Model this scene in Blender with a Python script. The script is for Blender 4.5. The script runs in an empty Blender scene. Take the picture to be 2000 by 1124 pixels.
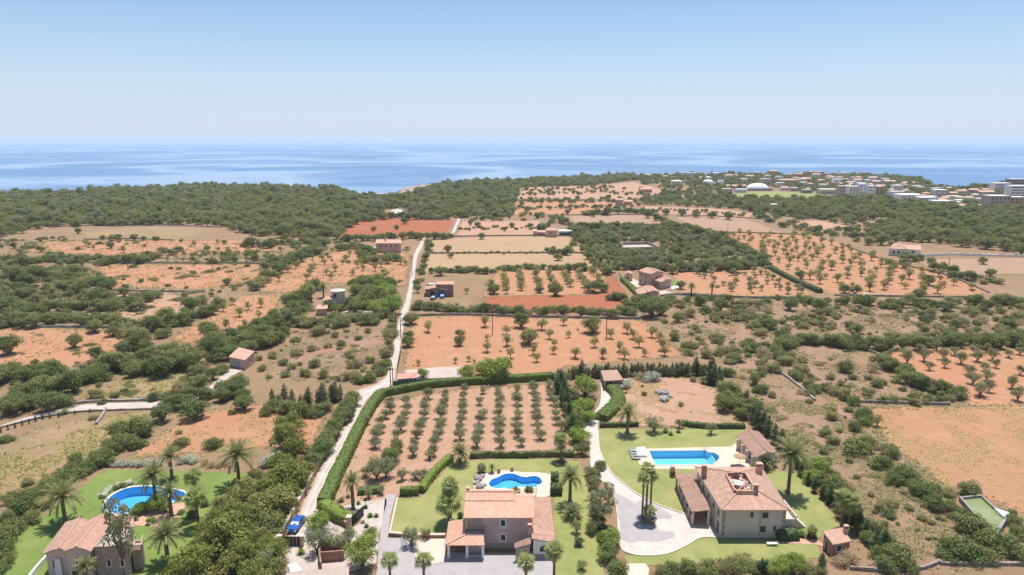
import bpy, bmesh, math, random
import numpy as np
from mathutils import Vector, Matrix
R = math.radians
rng = random.Random(7)
nr = np.random.RandomState(7)
scene = bpy.context.scene
COL = scene.collection

# ------------------------------------------------------------------ camera, sky, sun, exposure
CAM_H = 64.0                      # the drone hovers 64 m above the fields
FPX = 1333.3                      # focal length in photo pixels (2000 wide) = 24 mm
PITCH = math.atan(288.0 / FPX)
cam = bpy.data.cameras.new('camera')
cam.lens = 36.0 * FPX / 2000.0
cam.clip_start = 0.5
cam.clip_end = 90000.0
camo = bpy.data.objects.new('camera', cam)
COL.objects.link(camo)
camo.location = (0, 0, CAM_H)
camo.rotation_euler = (math.pi / 2 - PITCH, 0, 0)
scene.camera = camo

TO_SUN = Vector((0.08, 0.28, 1.0)).normalized()
SUN_EL = math.asin(TO_SUN.z)
SUN_AZ = math.atan2(TO_SUN.x, TO_SUN.y)
world = bpy.data.worlds.new('World')
scene.world = world
world.use_nodes = True
wn = world.node_tree
wn.nodes.clear()
sky = wn.nodes.new('ShaderNodeTexSky')
sky.sky_type = 'NISHITA'
sky.sun_disc = False
sky.sun_elevation = SUN_EL
sky.sun_rotation = SUN_AZ
sky.altitude = 60.0
sky.air_density = 1.0
sky.dust_density = 0.6
sky.ozone_density = 3.0
bg = wn.nodes.new('ShaderNodeBackground')
bg.inputs['Strength'].default_value = 0.095
wo = wn.nodes.new('ShaderNodeOutputWorld')
# summer haze whitens the sky towards the horizon, all the way round
tc = wn.nodes.new('ShaderNodeTexCoord'); sx = wn.nodes.new('ShaderNodeSeparateXYZ')
wn.links.new(tc.outputs['Generated'], sx.inputs[0])
mr = wn.nodes.new('ShaderNodeMapRange'); mr.interpolation_type = 'SMOOTHSTEP'
mr.inputs[1].default_value = -0.03; mr.inputs[2].default_value = 0.21
mr.inputs[3].default_value = 0.95; mr.inputs[4].default_value = 0.06
wn.links.new(sx.outputs[2], mr.inputs[0])
mxs = wn.nodes.new('ShaderNodeMix'); mxs.data_type = 'RGBA'
tn = wn.nodes.new('ShaderNodeVectorMath'); tn.operation = 'MULTIPLY'; tn.inputs[1].default_value = (0.88, 0.98, 1.07)
wn.links.new(sky.outputs[0], tn.inputs[0])
wn.links.new(mr.outputs[0], mxs.inputs[0]); wn.links.new(tn.outputs[0], mxs.inputs[6])
mxs.inputs[7].default_value = (5.4, 6.25, 7.75, 1)
wn.links.new(mxs.outputs[2], bg.inputs[0])
wn.links.new(bg.outputs[0], wo.inputs[0])

sun = bpy.data.lights.new('sun', 'SUN')
sun.energy = 4.6
sun.angle = R(0.53)
sun.color = (1.0, 0.955, 0.89)
suno = bpy.data.objects.new('sun', sun)
COL.objects.link(suno)
suno.rotation_euler = TO_SUN.to_track_quat('Z', 'Y').to_euler()
suno.location = (0, 0, 300)

scene.view_settings.view_transform = 'Standard'
scene.view_settings.look = 'None'
scene.view_settings.gamma = 1.0
scene.view_settings.use_curve_mapping = False
scene.view_settings.exposure = 0.38
scene.render.engine = 'CYCLES'
scene.cycles.max_bounces = 6
scene.cycles.diffuse_bounces = 3
scene.cycles.glossy_bounces = 2
scene.cycles.transparent_max_bounces = 12
scene.cycles.transmission_bounces = 3
scene.cycles.volume_bounces = 1
scene.cycles.use_denoising = True

# ------------------------------------------------------------------ where things stand
SP, CP = math.sin(PITCH), math.cos(PITCH)

def G(px, py, z=0.0):
    """the point of the plane at height z seen at a spot of the photograph (2000 x 1124)"""
    u, v = (px - 1000.0) / FPX, (562.0 - py) / FPX
    t = (z - CAM_H) / (-SP + v * CP)
    return Vector((u * t, (CP + v * SP) * t, z))

def Zat(p, py):
    """height over ground point p that is seen at photo row py"""
    v = (562.0 - py) / FPX
    return CAM_H + p.y * (-SP + v * CP) / (CP + v * SP)

def to_px(p):
    dx, dy, dz = p[0], p[1], p[2] - CAM_H
    zc = dy * CP - dz * SP
    return 1000 + FPX * dx / zc, 562 - FPX * (dy * SP + dz * CP) / zc

def GP(pts, z=0.0):
    return [G(x, y, z) for x, y in pts]

def inside(P, poly):
    """vectorised point in polygon; P is n x 2, poly is k x 2"""
    P = np.asarray(P, float).reshape(-1, 2)
    poly = np.asarray(poly, float)
    r = np.zeros(len(P), bool)
    x, y = P[:, 0], P[:, 1]
    j = len(poly) - 1
    for i in range(len(poly)):
        xi, yi = poly[i]
        xj, yj = poly[j]
        c = ((yi > y) != (yj > y)) & (x < (xj - xi) * (y - yi) / (yj - yi + 1e-12) + xi)
        r ^= c
        j = i
    return r

def dist_poly(P, line):
    P = np.asarray(P, float).reshape(-1, 2)
    line = np.asarray(line, float)
    best = np.full(len(P), 1e9)
    for a, b in zip(line[:-1], line[1:]):
        d = b - a
        t = np.clip(((P - a) @ d) / (d @ d + 1e-9), 0, 1)
        q = a + t[:, None] * d
        best = np.minimum(best, np.hypot(*(P - q).T))
    return best

# ------------------------------------------------------------------ materials
MATS = {}

def nodes_of(name):
    m = bpy.data.materials.new(name)
    m.use_nodes = True
    nt = m.node_tree
    b = nt.nodes['Principled BSDF']
    MATS[name] = m
    return m, nt, b

def N(nt, kind, **kw):
    n = nt.nodes.new(kind)
    for k, v in kw.items():
        if hasattr(n, k):
            setattr(n, k, v)
        else:
            n.inputs[k].default_value = v
    return n

def noise(nt, coord, scale, detail=4.0, rough=0.6, stretch=None):
    if stretch:
        mp = N(nt, 'ShaderNodeMapping')
        mp.inputs['Scale'].default_value = stretch[:3]
        if len(stretch) > 3:
            mp.inputs['Rotation'].default_value = (0, 0, stretch[3])
        nt.links.new(coord, mp.inputs[0])
        coord = mp.outputs[0]
    n = N(nt, 'ShaderNodeTexNoise')
    n.inputs['Scale'].default_value = scale
    n.inputs['Detail'].default_value = detail
    n.inputs['Roughness'].default_value = rough
    nt.links.new(coord, n.inputs['Vector'])
    return n.outputs[0]

def ramp(nt, fac, lo, hi):
    n = N(nt, 'ShaderNodeMapRange')
    n.inputs[1].default_value = lo
    n.inputs[2].default_value = hi
    nt.links.new(fac, n.inputs[0])
    return n.outputs[0]

def mix(nt, fac, a, b):
    n = N(nt, 'ShaderNodeMix', data_type='RGBA')
    for sock, v in ((n.inputs[0], fac), (n.inputs[6], a), (n.inputs[7], b)):
        if isinstance(v, bpy.types.NodeSocket):
            nt.links.new(v, sock)
        elif sock.type == 'RGBA':
            sock.default_value = tuple(v) + (1.0,)
        else:
            sock.default_value = v
    return n.outputs[2]

def bump(nt, b, h, dist, strength=0.6):
    n = N(nt, 'ShaderNodeBump')
    n.inputs['Strength'].default_value = strength
    n.inputs['Distance'].default_value = dist
    nt.links.new(h, n.inputs['Height'])
    nt.links.new(n.outputs[0], b.inputs['Normal'])

def soil(name, c1, c2, tuft, patch=(0.5, 0.62), tuft_amt=(0.56, 0.66), fur=None, dark=0.72, straw=0.6, scol=(0.35, 0.275, 0.15)):
    """earth: two tones in patches, pebbly fine grain, dry tufts, optional furrows at an angle"""
    m, nt, b = nodes_of(name)
    P = N(nt, 'ShaderNodeNewGeometry').outputs['Position']
    f1 = ramp(nt, noise(nt, P, 0.035, 5, 0.62), 0.36, 0.64)
    col = mix(nt, f1, c1, c2)
    f2 = ramp(nt, noise(nt, P, 0.16, 6, 0.7), patch[0], patch[1])
    pale = tuple(min(1, v * 1.18 + 0.03) for v in c2)
    fm = N(nt, 'ShaderNodeMath', operation='MULTIPLY')
    nt.links.new(f2, fm.inputs[0]); fm.inputs[1].default_value = 0.6
    col = mix(nt, fm.outputs[0], col, pale)
    f3 = ramp(nt, noise(nt, P, 1.3, 5, 0.75), tuft_amt[0], tuft_amt[1])
    f3b = ramp(nt, noise(nt, P, 0.06, 4, 0.6), 0.42, 0.6)
    mm = N(nt, 'ShaderNodeMath', operation='MULTIPLY')
    nt.links.new(f3, mm.inputs[0]); nt.links.new(f3b, mm.inputs[1])
    col = mix(nt, mm.outputs[0], col, tuft)
    f4 = ramp(nt, noise(nt, P, 0.022, 6, 0.68), 0.47, 0.66)
    f5 = N(nt, 'ShaderNodeMath', operation='MULTIPLY')
    nt.links.new(f4, f5.inputs[0]); f5.inputs[1].default_value = straw
    col = mix(nt, f5.outputs[0], col, scol)
    f6 = ramp(nt, noise(nt, P, 0.45, 6, 0.78), 0.52, 0.68)
    f7 = N(nt, 'ShaderNodeMath', operation='MULTIPLY')
    nt.links.new(f6, f7.inputs[0]); f7.inputs[1].default_value = 0.42
    col = mix(nt, f7.outputs[0], col, tuple(0.55 * v for v in c1))
    g = ramp(nt, noise(nt, P, 2.6, 6, 0.8), 0.3, 0.72)
    col = mix(nt, g, tuple(v * dark for v in c1), col)
    if fur:
        ang, period, amt = fur
        mp = N(nt, 'ShaderNodeMapping')
        mp.inputs['Rotation'].default_value = (0, 0, ang)
        nt.links.new(P, mp.inputs[0])
        w = N(nt, 'ShaderNodeTexWave')
        w.inputs['Scale'].default_value = 0.314 / period
        w.inputs['Distortion'].default_value = 7.0
        w.inputs['Detail'].default_value = 3
        w.inputs['Detail Scale'].default_value = 0.6
        nt.links.new(mp.outputs[0], w.inputs[0])
        wm = N(nt, 'ShaderNodeMath', operation='MULTIPLY')
        nt.links.new(w.outputs[1], wm.inputs[0]); wm.inputs[1].default_value = amt
        col = mix(nt, wm.outputs[0], col, tuple(0.62 * v for v in c1))
    nt.links.new(col, b.inputs['Base Color'])
    b.inputs['Roughness'].default_value = 0.95
    b.inputs['Specular IOR Level'].default_value = 0.1
    bump(nt, b, noise(nt, P, 1.8, 6, 0.75), 0.35, 0.7)
    return m

def mottled(name, c1, c2, scale=1.0, rough=0.85, bumpd=0.0, spec=0.2, lo=0.35, hi=0.65, fine=None, coord='Position', stretch=None):
    m, nt, b = nodes_of(name)
    if coord == 'Position':
        P = N(nt, 'ShaderNodeNewGeometry').outputs['Position']
    else:
        P = N(nt, 'ShaderNodeTexCoord').outputs['Object']
    f = ramp(nt, noise(nt, P, scale, 5, 0.65, stretch), lo, hi)
    col = mix(nt, f, c1, c2)
    if fine:
        g = ramp(nt, noise(nt, P, fine[0], 4, 0.7), 0.35, 0.7)
        gm = N(nt, 'ShaderNodeMath', operation='MULTIPLY')
        nt.links.new(g, gm.inputs[0]); gm.inputs[1].default_value = fine[2] if len(fine) > 2 else 0.6
        col = mix(nt, gm.outputs[0], col, fine[1])
    nt.links.new(col, b.inputs['Base Color'])
    b.inputs['Roughness'].default_value = rough
    b.inputs['Specular IOR Level'].default_value = spec
    if bumpd:
        bump(nt, b, noise(nt, P, scale * 3, 5, 0.7), bumpd)
    return m

def plain(name, c, rough=0.6, spec=0.3, metal=0.0):
    return mottled(name, tuple(v * 0.9 for v in c), tuple(min(1, v * 1.06) for v in c), 2.0, rough, 0, spec)

def leafy(name, c1, c2, c3, trans=0.35, vary=0.28):
    """leaves: a tone per plant, a tone per sprig (face attribute), light passes through"""
    c1, c2, c3 = [tuple(min(.62, v * k) for v, k in zip(c, (1.86, 1.78, 1.5))) for c in (c1, c2, c3)]
    m, nt, b = nodes_of(name)
    out = [n for n in nt.nodes if n.type == 'OUTPUT_MATERIAL'][0]
    oi = N(nt, 'ShaderNodeObjectInfo')
    at = N(nt, 'ShaderNodeAttribute', attribute_name='tint')
    col = mix(nt, at.outputs['Fac'], c1, c2)
    r = ramp(nt, oi.outputs['Random'], 0.0, 1.0)
    rm = N(nt, 'ShaderNodeMath', operation='MULTIPLY')
    nt.links.new(r, rm.inputs[0]); rm.inputs[1].default_value = vary * 2
    col = mix(nt, rm.outputs[0], col, c3)
    nt.links.new(col, b.inputs['Base Color'])
    b.inputs['Roughness'].default_value = 0.6
    b.inputs['Specular IOR Level'].default_value = 0.25
    t = N(nt, 'ShaderNodeBsdfTranslucent')
    nt.links.new(col, t.inputs[0])
    ms = N(nt, 'ShaderNodeMixShader')
    ms.inputs[0].default_value = trans
    nt.links.new(b.outputs[0], ms.inputs[1])
    nt.links.new(t.outputs[0], ms.inputs[2])
    nt.links.new(ms.outputs[0], out.inputs[0])
    return m

SOIL_BASE = soil('scrub_soil', (0.35, 0.205, 0.125), (0.335, 0.245, 0.15), (0.175, 0.18, 0.09), tuft_amt=(0.42, 0.56), straw=.7, scol=(0.30, 0.235, 0.13))
SOIL_ORANGE = soil('orange_soil', (0.50, 0.24, 0.132), (0.50, 0.29, 0.175), (0.28, 0.24, 0.13), tuft_amt=(0.56, 0.66), straw=.38)
SOIL_RED = soil('ploughed_red_soil', (0.41, 0.145, 0.075), (0.44, 0.175, 0.095), (0.38, 0.17, 0.10), patch=(0.55, 0.72), fur=(0.1, 0.9, 0.35), straw=.12)
SOIL_PINK = soil('pale_pink_soil', (0.50, 0.29, 0.195), (0.52, 0.33, 0.23), (0.38, 0.28, 0.18), tuft_amt=(0.58, 0.68))
SOIL_TAN = soil('stubble_soil', (0.47, 0.305, 0.18), (0.50, 0.35, 0.215), (0.40, 0.31, 0.17), patch=(0.5, 0.7), fur=(1.45, 1.6, 0.16))
SOIL_MAUVE = soil('fallow_soil', (0.42, 0.265, 0.18), (0.46, 0.31, 0.215), (0.33, 0.25, 0.15), fur=(0.05, 1.8, 0.18))
SOIL_DRY = soil('dry_grass_soil', (0.37, 0.235, 0.13), (0.43, 0.30, 0.18), (0.21, 0.20, 0.10), tuft_amt=(0.42, 0.56), scol=(0.31, 0.265, 0.13), straw=.8)
SOIL_SCRUB = soil('grey_scrub_soil', (0.37, 0.215, 0.14), (0.385, 0.255, 0.18), (0.19, 0.18, 0.10), tuft_amt=(0.42, 0.56), straw=.65, scol=(0.33, 0.25, 0.16))
SOIL_FURROW = soil('furrowed_orange_soil', (0.50, 0.25, 0.14), (0.50, 0.29, 0.165), (0.36, 0.265, 0.13), tuft_amt=(0.46, 0.6), fur=(1.45, 1.5, 0.14), straw=.8)
SOIL_ORCH = soil('orchard_orange_soil', (0.50, 0.25, 0.138), (0.51, 0.285, 0.165), (0.36, 0.26, 0.13), fur=(1.5, 6.0, 0.28))
LAWN = mottled('lawn_turf', (0.19, 0.225, 0.065), (0.29, 0.285, 0.105), 0.16, 0.9, 0.05, 0.15, fine=(0.6, (0.32, 0.285, 0.125), 0.5), lo=.38, hi=.62)
LAWN_LUSH = mottled('lush_lawn_turf', (0.115, 0.18, 0.037), (0.185, 0.235, 0.06), 0.16, 0.9, 0.05, 0.15, fine=(0.6, (0.22, 0.245, 0.075), 0.45))
GRAVEL = mottled('pale_gravel', (0.45, 0.385, 0.335), (0.56, 0.50, 0.45), 0.35, 0.95, 0.03, 0.1, fine=(3.5, (0.34, 0.28, 0.24), 0.5))
LANE = mottled('dusty_lane', (0.44, 0.36, 0.31), (0.53, 0.46, 0.41), 0.3, 0.95, 0.03, 0.1, fine=(2.5, (0.35, 0.26, 0.21), 0.55))
LANE_RUT = mottled('worn_lane_track', (0.50, 0.44, 0.395), (0.60, 0.545, 0.50), 0.3, 0.95, 0.02, 0.1, fine=(2.5, (0.42, 0.35, 0.30), 0.5))
LANE_EDGE = mottled('dusty_lane_edge', (0.40, 0.27, 0.19), (0.46, 0.36, 0.29), 0.35, 0.95, 0.03, 0.1, fine=(2.0, (0.28, 0.22, 0.13), 0.6))
PALE_ROAD = mottled('pale_concrete_drive', (0.52, 0.44, 0.385), (0.60, 0.54, 0.485), 0.5, 0.9, 0.02, 0.15, fine=(1.6, (0.42, 0.345, 0.29), 0.5))
ASPHALT = mottled('grey_chippings', (0.36, 0.325, 0.32), (0.42, 0.385, 0.38), 0.6, 0.95, 0.02, 0.15, fine=(5, (0.30, 0.275, 0.27), 0.5))
PAVING = mottled('cream_paving', (0.60, 0.46, 0.37), (0.66, 0.53, 0.44), 0.9, 0.8, 0.01, 0.25, fine=(1.2, (0.53, 0.40, 0.31), 0.5))
TERRACOTTA_PAVE = mottled('terracotta_paving', (0.48, 0.27, 0.19), (0.54, 0.33, 0.24), 1.2, 0.8, 0.01, 0.25)
COPING = plain('white_coping', (0.74, 0.70, 0.64), 0.7)
DRYSTONE = mottled('dry_stone', (0.27, 0.22, 0.185), (0.42, 0.36, 0.31), 1.8, 0.95, 0.15, 0.1, fine=(4, (0.17, 0.135, 0.11), 0.8))
STUCCO_PINK = mottled('mauve_stucco', (0.50, 0.375, 0.33), (0.55, 0.42, 0.37), 0.5, 0.9, 0.01, 0.15, fine=(1.3, (0.36, 0.265, 0.23), 0.4))
STUCCO_BEIGE = mottled('beige_stucco', (0.57, 0.48, 0.395), (0.64, 0.55, 0.46), 0.45, 0.9, 0.01, 0.15, fine=(1.2, (0.48, 0.395, 0.32), 0.4))
STUCCO_WHITE = mottled('white_stucco', (0.72, 0.68, 0.63), (0.80, 0.77, 0.73), 0.6, 0.9, 0.01, 0.15)
STUCCO_ROSE = mottled('rose_stucco', (0.54, 0.35, 0.28), (0.58, 0.39, 0.315), 0.5, 0.9, 0.01, 0.15)
STONEWALL = mottled('rubble_stone', (0.35, 0.27, 0.22), (0.50, 0.41, 0.34), 2.2, 0.95, 0.05, 0.1, fine=(5, (0.25, 0.19, 0.15), 0.6))
BRICKY = mottled('brown_masonry', (0.33, 0.19, 0.135), (0.42, 0.26, 0.19), 1.4, 0.9, 0.03, 0.1, fine=(4, (0.24, 0.14, 0.10), 0.5))
TILE = mottled('roof_tile', (0.56, 0.345, 0.255), (0.65, 0.44, 0.345), 0.9, 0.85, 0.0, 0.15, fine=(2.4, (0.42, 0.225, 0.155), 0.6))
TILE_WARM = mottled('warm_roof_tile', (0.61, 0.375, 0.265), (0.70, 0.475, 0.36), 1.1, 0.85, 0.0, 0.15, fine=(2.6, (0.48, 0.225, 0.14), 0.5))
TILE_OLD = mottled('weathered_roof_tile', (0.55, 0.35, 0.26), (0.63, 0.43, 0.335), 1.1, 0.9, 0.0, 0.12, fine=(1.7, (0.37, 0.22, 0.155), 0.75))
TILE_BROWN = mottled('brown_roof_tile', (0.43, 0.275, 0.205), (0.50, 0.335, 0.255), 1.1, 0.9, 0.0, 0.12, fine=(1.7, (0.27, 0.17, 0.125), 0.6))
WHITE = plain('white_paint', (0.78, 0.76, 0.72), 0.6)
CREAM = plain('cream_stone', (0.62, 0.53, 0.43), 0.8)
DARK = plain('dark_joinery', (0.035, 0.04, 0.04), 0.5)
GREENSHUT = plain('green_shutter', (0.035, 0.06, 0.04), 0.5)
BROWNWOOD = plain('brown_timber', (0.17, 0.095, 0.06), 0.7)
TANWOOD = plain('tan_timber', (0.42, 0.27, 0.14), 0.7)
BLACKMETAL = plain('black_metal', (0.025, 0.026, 0.028), 0.45)
GREYMETAL = plain('grey_metal', (0.33, 0.33, 0.34), 0.5)
GREENNET = plain('green_netting', (0.06, 0.14, 0.09), 0.8)
TERRA = plain('terracotta_pot', (0.48, 0.22, 0.13), 0.8)
TRUNK = mottled('bark', (0.13, 0.10, 0.075), (0.21, 0.165, 0.125), 3.0, 0.95, 0.05, 0.1, coord='Object')
PALMBARK = mottled('palm_bark', (0.16, 0.115, 0.08), (0.25, 0.19, 0.14), 2.0, 0.95, 0.08, 0.1, coord='Object', stretch=(0.6, 0.6, 5.0))
POOLTILE = mottled('pool_tile', (0.30, 0.62, 0.80), (0.36, 0.68, 0.84), 0.6, 0.4, 0.0, 0.3)
POOLTILE_DEEP = mottled('deep_blue_pool_tile', (0.15, 0.48, 0.76), (0.19, 0.54, 0.82), 0.6, 0.4, 0.0, 0.3)
ROCK = mottled('pale_rock', (0.27, 0.21, 0.165), (0.42, 0.35, 0.285), 0.12, 0.95, 0.8, 0.1, fine=(0.5, (0.28, 0.23, 0.18), 0.6))
BOULDER = mottled('grey_boulder', (0.24, 0.215, 0.20), (0.40, 0.365, 0.345), 1.4, 0.95, 0.1, 0.1)

L_OLIVE = leafy('olive_leaves', (0.105, 0.125, 0.068), (0.165, 0.18, 0.115), (0.16, 0.165, 0.085))
L_CAROB = leafy('carob_leaves', (0.054, 0.083, 0.027), (0.105, 0.135, 0.047), (0.14, 0.15, 0.058), vary=.4)
L_SHRUB = leafy('lentisk_leaves', (0.07, 0.092, 0.036), (0.125, 0.145, 0.06), (0.185, 0.175, 0.085), vary=0.5)
L_ALMOND = leafy('almond_leaves', (0.13, 0.15, 0.055), (0.20, 0.21, 0.09), (0.18, 0.165, 0.075))
L_PINE = leafy('pine_needles', (0.085, 0.11, 0.026), (0.16, 0.18, 0.045), (0.13, 0.14, 0.045))
L_WOOD = leafy('woodland_leaves', (0.062, 0.085, 0.032), (0.11, 0.13, 0.05), (0.16, 0.16, 0.06), vary=0.5)
L_CYPRESS = leafy('cypress_leaves', (0.026, 0.052, 0.022), (0.05, 0.08, 0.03), (0.06, 0.08, 0.03), trans=0.2)
L_HEDGE = leafy('hedge_leaves', (0.07, 0.105, 0.03), (0.12, 0.165, 0.045), (0.11, 0.14, 0.04))
L_OLEANDER = leafy('white_flowering_leaves', (0.15, 0.18, 0.10), (0.50, 0.50, 0.42), (0.32, 0.34, 0.25), trans=0.25)
L_BRIGHT = leafy('bright_leaves', (0.095, 0.15, 0.03), (0.17, 0.225, 0.05), (0.16, 0.19, 0.05))
L_GREY = leafy('dry_brush_leaves', (0.20, 0.165, 0.11), (0.28, 0.235, 0.165), (0.22, 0.20, 0.12))
L_DATE = leafy('date_palm_leaves', (0.10, 0.125, 0.05), (0.18, 0.19, 0.09), (0.16, 0.155, 0.075), vary=0.35)
L_FAN = leafy('fan_palm_leaves', (0.11, 0.145, 0.05), (0.19, 0.22, 0.085), (0.17, 0.175, 0.075))
L_SKIRT = leafy('dead_fronds', (0.26, 0.19, 0.10), (0.36, 0.27, 0.155), (0.30, 0.23, 0.13))
L_DRY = leafy('dry_grass_blades', (0.30, 0.235, 0.105), (0.42, 0.34, 0.17), (0.22, 0.21, 0.085))

def water_mat(name, tint, rough=0.05, fac=0.12):
    m, nt, b = nodes_of(name)
    out = [n for n in nt.nodes if n.type == 'OUTPUT_MATERIAL'][0]
    t = N(nt, 'ShaderNodeBsdfTransparent'); t.inputs[0].default_value = tint + (1,)
    g = N(nt, 'ShaderNodeBsdfGlossy'); g.inputs['Roughness'].default_value = rough
    fr = N(nt, 'ShaderNodeFresnel'); fr.inputs[0].default_value = 1.33
    ms = N(nt, 'ShaderNodeMixShader')
    P = N(nt, 'ShaderNodeNewGeometry').outputs['Position']
    bm_ = N(nt, 'ShaderNodeBump'); bm_.inputs['Strength'].default_value = 0.15; bm_.inputs['Distance'].default_value = 0.03
    nt.links.new(noise(nt, P, 1.6, 3, 0.5), bm_.inputs['Height'])
    nt.links.new(bm_.outputs[0], g.inputs['Normal'])
    nt.links.new(fr.outputs[0], ms.inputs[0])
    nt.links.new(t.outputs[0], ms.inputs[1]); nt.links.new(g.outputs[0], ms.inputs[2])
    nt.links.new(ms.outputs[0], out.inputs[0])
    return m
POOLWATER = water_mat('pool_water', (0.62, 0.86, 0.96))

def sea_mat():
    m, nt, b = nodes_of('sea_water')
    P = N(nt, 'ShaderNodeNewGeometry').outputs['Position']
    big = noise(nt, P, 0.00085, 5, 0.55, (0.42, 1.25, 1.0, R(6)))
    warp = N(nt, 'ShaderNodeVectorMath', operation='MULTIPLY_ADD')
    nz = N(nt, 'ShaderNodeTexNoise'); nz.inputs['Scale'].default_value = 0.0012; nz.inputs['Detail'].default_value = 3
    nt.links.new(P, nz.inputs['Vector'])
    nt.links.new(nz.outputs['Color'], warp.inputs[0])
    warp.inputs[1].default_value = (900, 900, 0)
    nt.links.new(P, warp.inputs[2])
    n1 = noise(nt, warp.outputs[0], 0.00075, 3, 0.5)
    rd = N(nt, 'ShaderNodeMath', operation='SUBTRACT'); nt.links.new(n1, rd.inputs[0]); rd.inputs[1].default_value = 0.5
    ab = N(nt, 'ShaderNodeMath', operation='ABSOLUTE'); nt.links.new(rd.outputs[0], ab.inputs[0])
    s1 = ramp(nt, ab.outputs[0], 0.055, 0.005)
    s2 = ramp(nt, noise(nt, warp.outputs[0], 0.0016, 5, 0.62, (0.6, 1.2, 1.0, R(8))), 0.50, 0.68)
    mm = N(nt, 'ShaderNodeMath', operation='MULTIPLY_ADD')
    nt.links.new(s2, mm.inputs[0]); mm.inputs[1].default_value = 0.6; nt.links.new(s1, mm.inputs[2])
    mm.use_clamp = True
    col = mix(nt, big, (0.095, 0.185, 0.325), (0.125, 0.225, 0.37))
    mx = N(nt, 'ShaderNodeMath', operation='MULTIPLY')
    nt.links.new(mm.outputs[0], mx.inputs[0]); mx.inputs[1].default_value = 0.75
    col = mix(nt, mx.outputs[0], col, (0.30, 0.385, 0.485))
    nt.links.new(col, b.inputs['Base Color'])
    rr = ramp(nt, mm.outputs[0], 0, 1)
    b.inputs['Roughness'].default_value = 0.45
    b.inputs['IOR'].default_value = 1.33
    b.inputs['Specular IOR Level'].default_value = 0.16
    bump(nt, b, noise(nt, P, 0.05, 4, 0.6, (0.5, 1.0, 1.0)), 1.2, 0.5)
    return m
SEA = sea_mat()

# ------------------------------------------------------------------ helpers that make objects
class MB:
    """collects faces, then links them as one mesh object"""
    def __init__(s):
        s.v, s.f, s.mi, s.tint, s.mats = [], [], [], [], []
    def mslot(s, m):
        if m not in s.mats:
            s.mats.append(m)
        return s.mats.index(m)
    def poly(s, pts, m=None):
        o = len(s.v)
        s.v += [tuple(p) for p in pts]
        s.f.append(tuple(range(o, o + len(pts))))
        s.mi.append(s.mslot(m) if m else 0)
    def grid(s, rows, m=None, close=False):
        o = len(s.v); n = len(rows[0])
        for r in rows:
            s.v += [tuple(p) for p in r]
        k = s.mslot(m) if m else 0
        for i in range(len(rows) - 1):
            for j in range(n if close else n - 1):
                a = o + i * n + j; b = o + i * n + (j + 1) % n
                s.f.append((a, b, b + n, a + n)); s.mi.append(k)
    def box(s, lo, hi, m=None, rot=0, org=(0, 0, 0)):
        c, sn = math.cos(rot), math.sin(rot)
        P = []
        for z in (lo[2], hi[2]):
            for x, y in ((lo[0], lo[1]), (hi[0], lo[1]), (hi[0], hi[1]), (lo[0], hi[1])):
                P.append((org[0] + x * c - y * sn, org[1] + x * sn + y * c, org[2] + z))
        o = len(s.v); s.v += P
        k = s.mslot(m) if m else 0
        for q in ((0, 3, 2, 1), (4, 5, 6, 7), (0, 1, 5, 4), (1, 2, 6, 5), (2, 3, 7, 6), (3, 0, 4, 7)):
            s.f.append(tuple(o + i for i in q)); s.mi.append(k)
    def tube(s, pts, rad, m=None, n=8, cap=True):
        rows = []
        pts = [Vector(p) for p in pts]
        if not hasattr(rad, '__len__'):
            rad = [rad] * len(pts)
        for i, p in enumerate(pts):
            d = (pts[min(i + 1, len(pts) - 1)] - pts[max(i - 1, 0)]).normalized()
            a = d.cross(Vector((0, 1, 0.01)))
            if a.length < 0.1: a = d.cross(Vector((1, 0, 0)))
            a.normalize(); b = d.cross(a)
            rows.append([p + (a * math.cos(t) + b * math.sin(t)) * rad[i] for t in [2 * math.pi * k / n for k in range(n)]])
        s.grid(rows, m, True)
        if cap:
            s.poly(rows[-1], m); s.poly(rows[0][::-1], m)
    def lathe(s, prof, m=None, n=12, org=(0, 0, 0)):
        s.grid([[(org[0] + r * math.cos(2 * math.pi * k / n), org[1] + r * math.sin(2 * math.pi * k / n), org[2] + z) for k in range(n)] for r, z in prof], m, True)
    def prism(s, outline, z0, z1, m=None, bottom=False):
        n = len(outline)
        lo = [(p[0], p[1], z0) for p in outline]; hi = [(p[0], p[1], z1) for p in outline]
        s.poly(hi, m)
        if bottom: s.poly(lo[::-1], m)
        for i in range(n):
            j = (i + 1) % n
            s.poly([lo[i], lo[j], hi[j], hi[i]], m)
    def mesh(s, name):
        me = bpy.data.meshes.new(name)
        me.from_pydata(s.v, [], s.f)
        for m in s.mats: me.materials.append(m)
        if s.mi: me.polygons.foreach_set('material_index', s.mi)
        me.validate(); me.update()
        return me
    def build(s, name, parent=None, loc=(0, 0, 0), rz=0.0):
        return link(name, s.mesh(name), parent, loc, rz)

def link(name, data, parent=None, loc=(0, 0, 0), rz=0.0, sc=None):
    o = bpy.data.objects.new(name, data)
    COL.objects.link(o)
    o.location = loc
    o.rotation_euler = (0, 0, rz)
    if sc is not None:
        o.scale = (sc, sc, sc) if not hasattr(sc, '__len__') else sc
    if parent is not None:
        o.parent = parent
    return o

def tag(o, label, cat, group=None, kind=None):
    o['label'] = label; o['category'] = cat
    if group: o['group'] = group
    if kind: o['kind'] = kind
    return o

def thing(name, label, cat, loc=(0, 0, 0), rz=0.0, group=None):
    return tag(link(name, None, None, loc, rz), label, cat, group)

def struct(o, kind='structure'):
    o['kind'] = kind
    return o

def ccw(pts):
    a = sum(p[0] * q[1] - q[0] * p[1] for p, q in zip(pts, pts[1:] + pts[:1]))
    return pts if a > 0 else pts[::-1]

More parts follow.
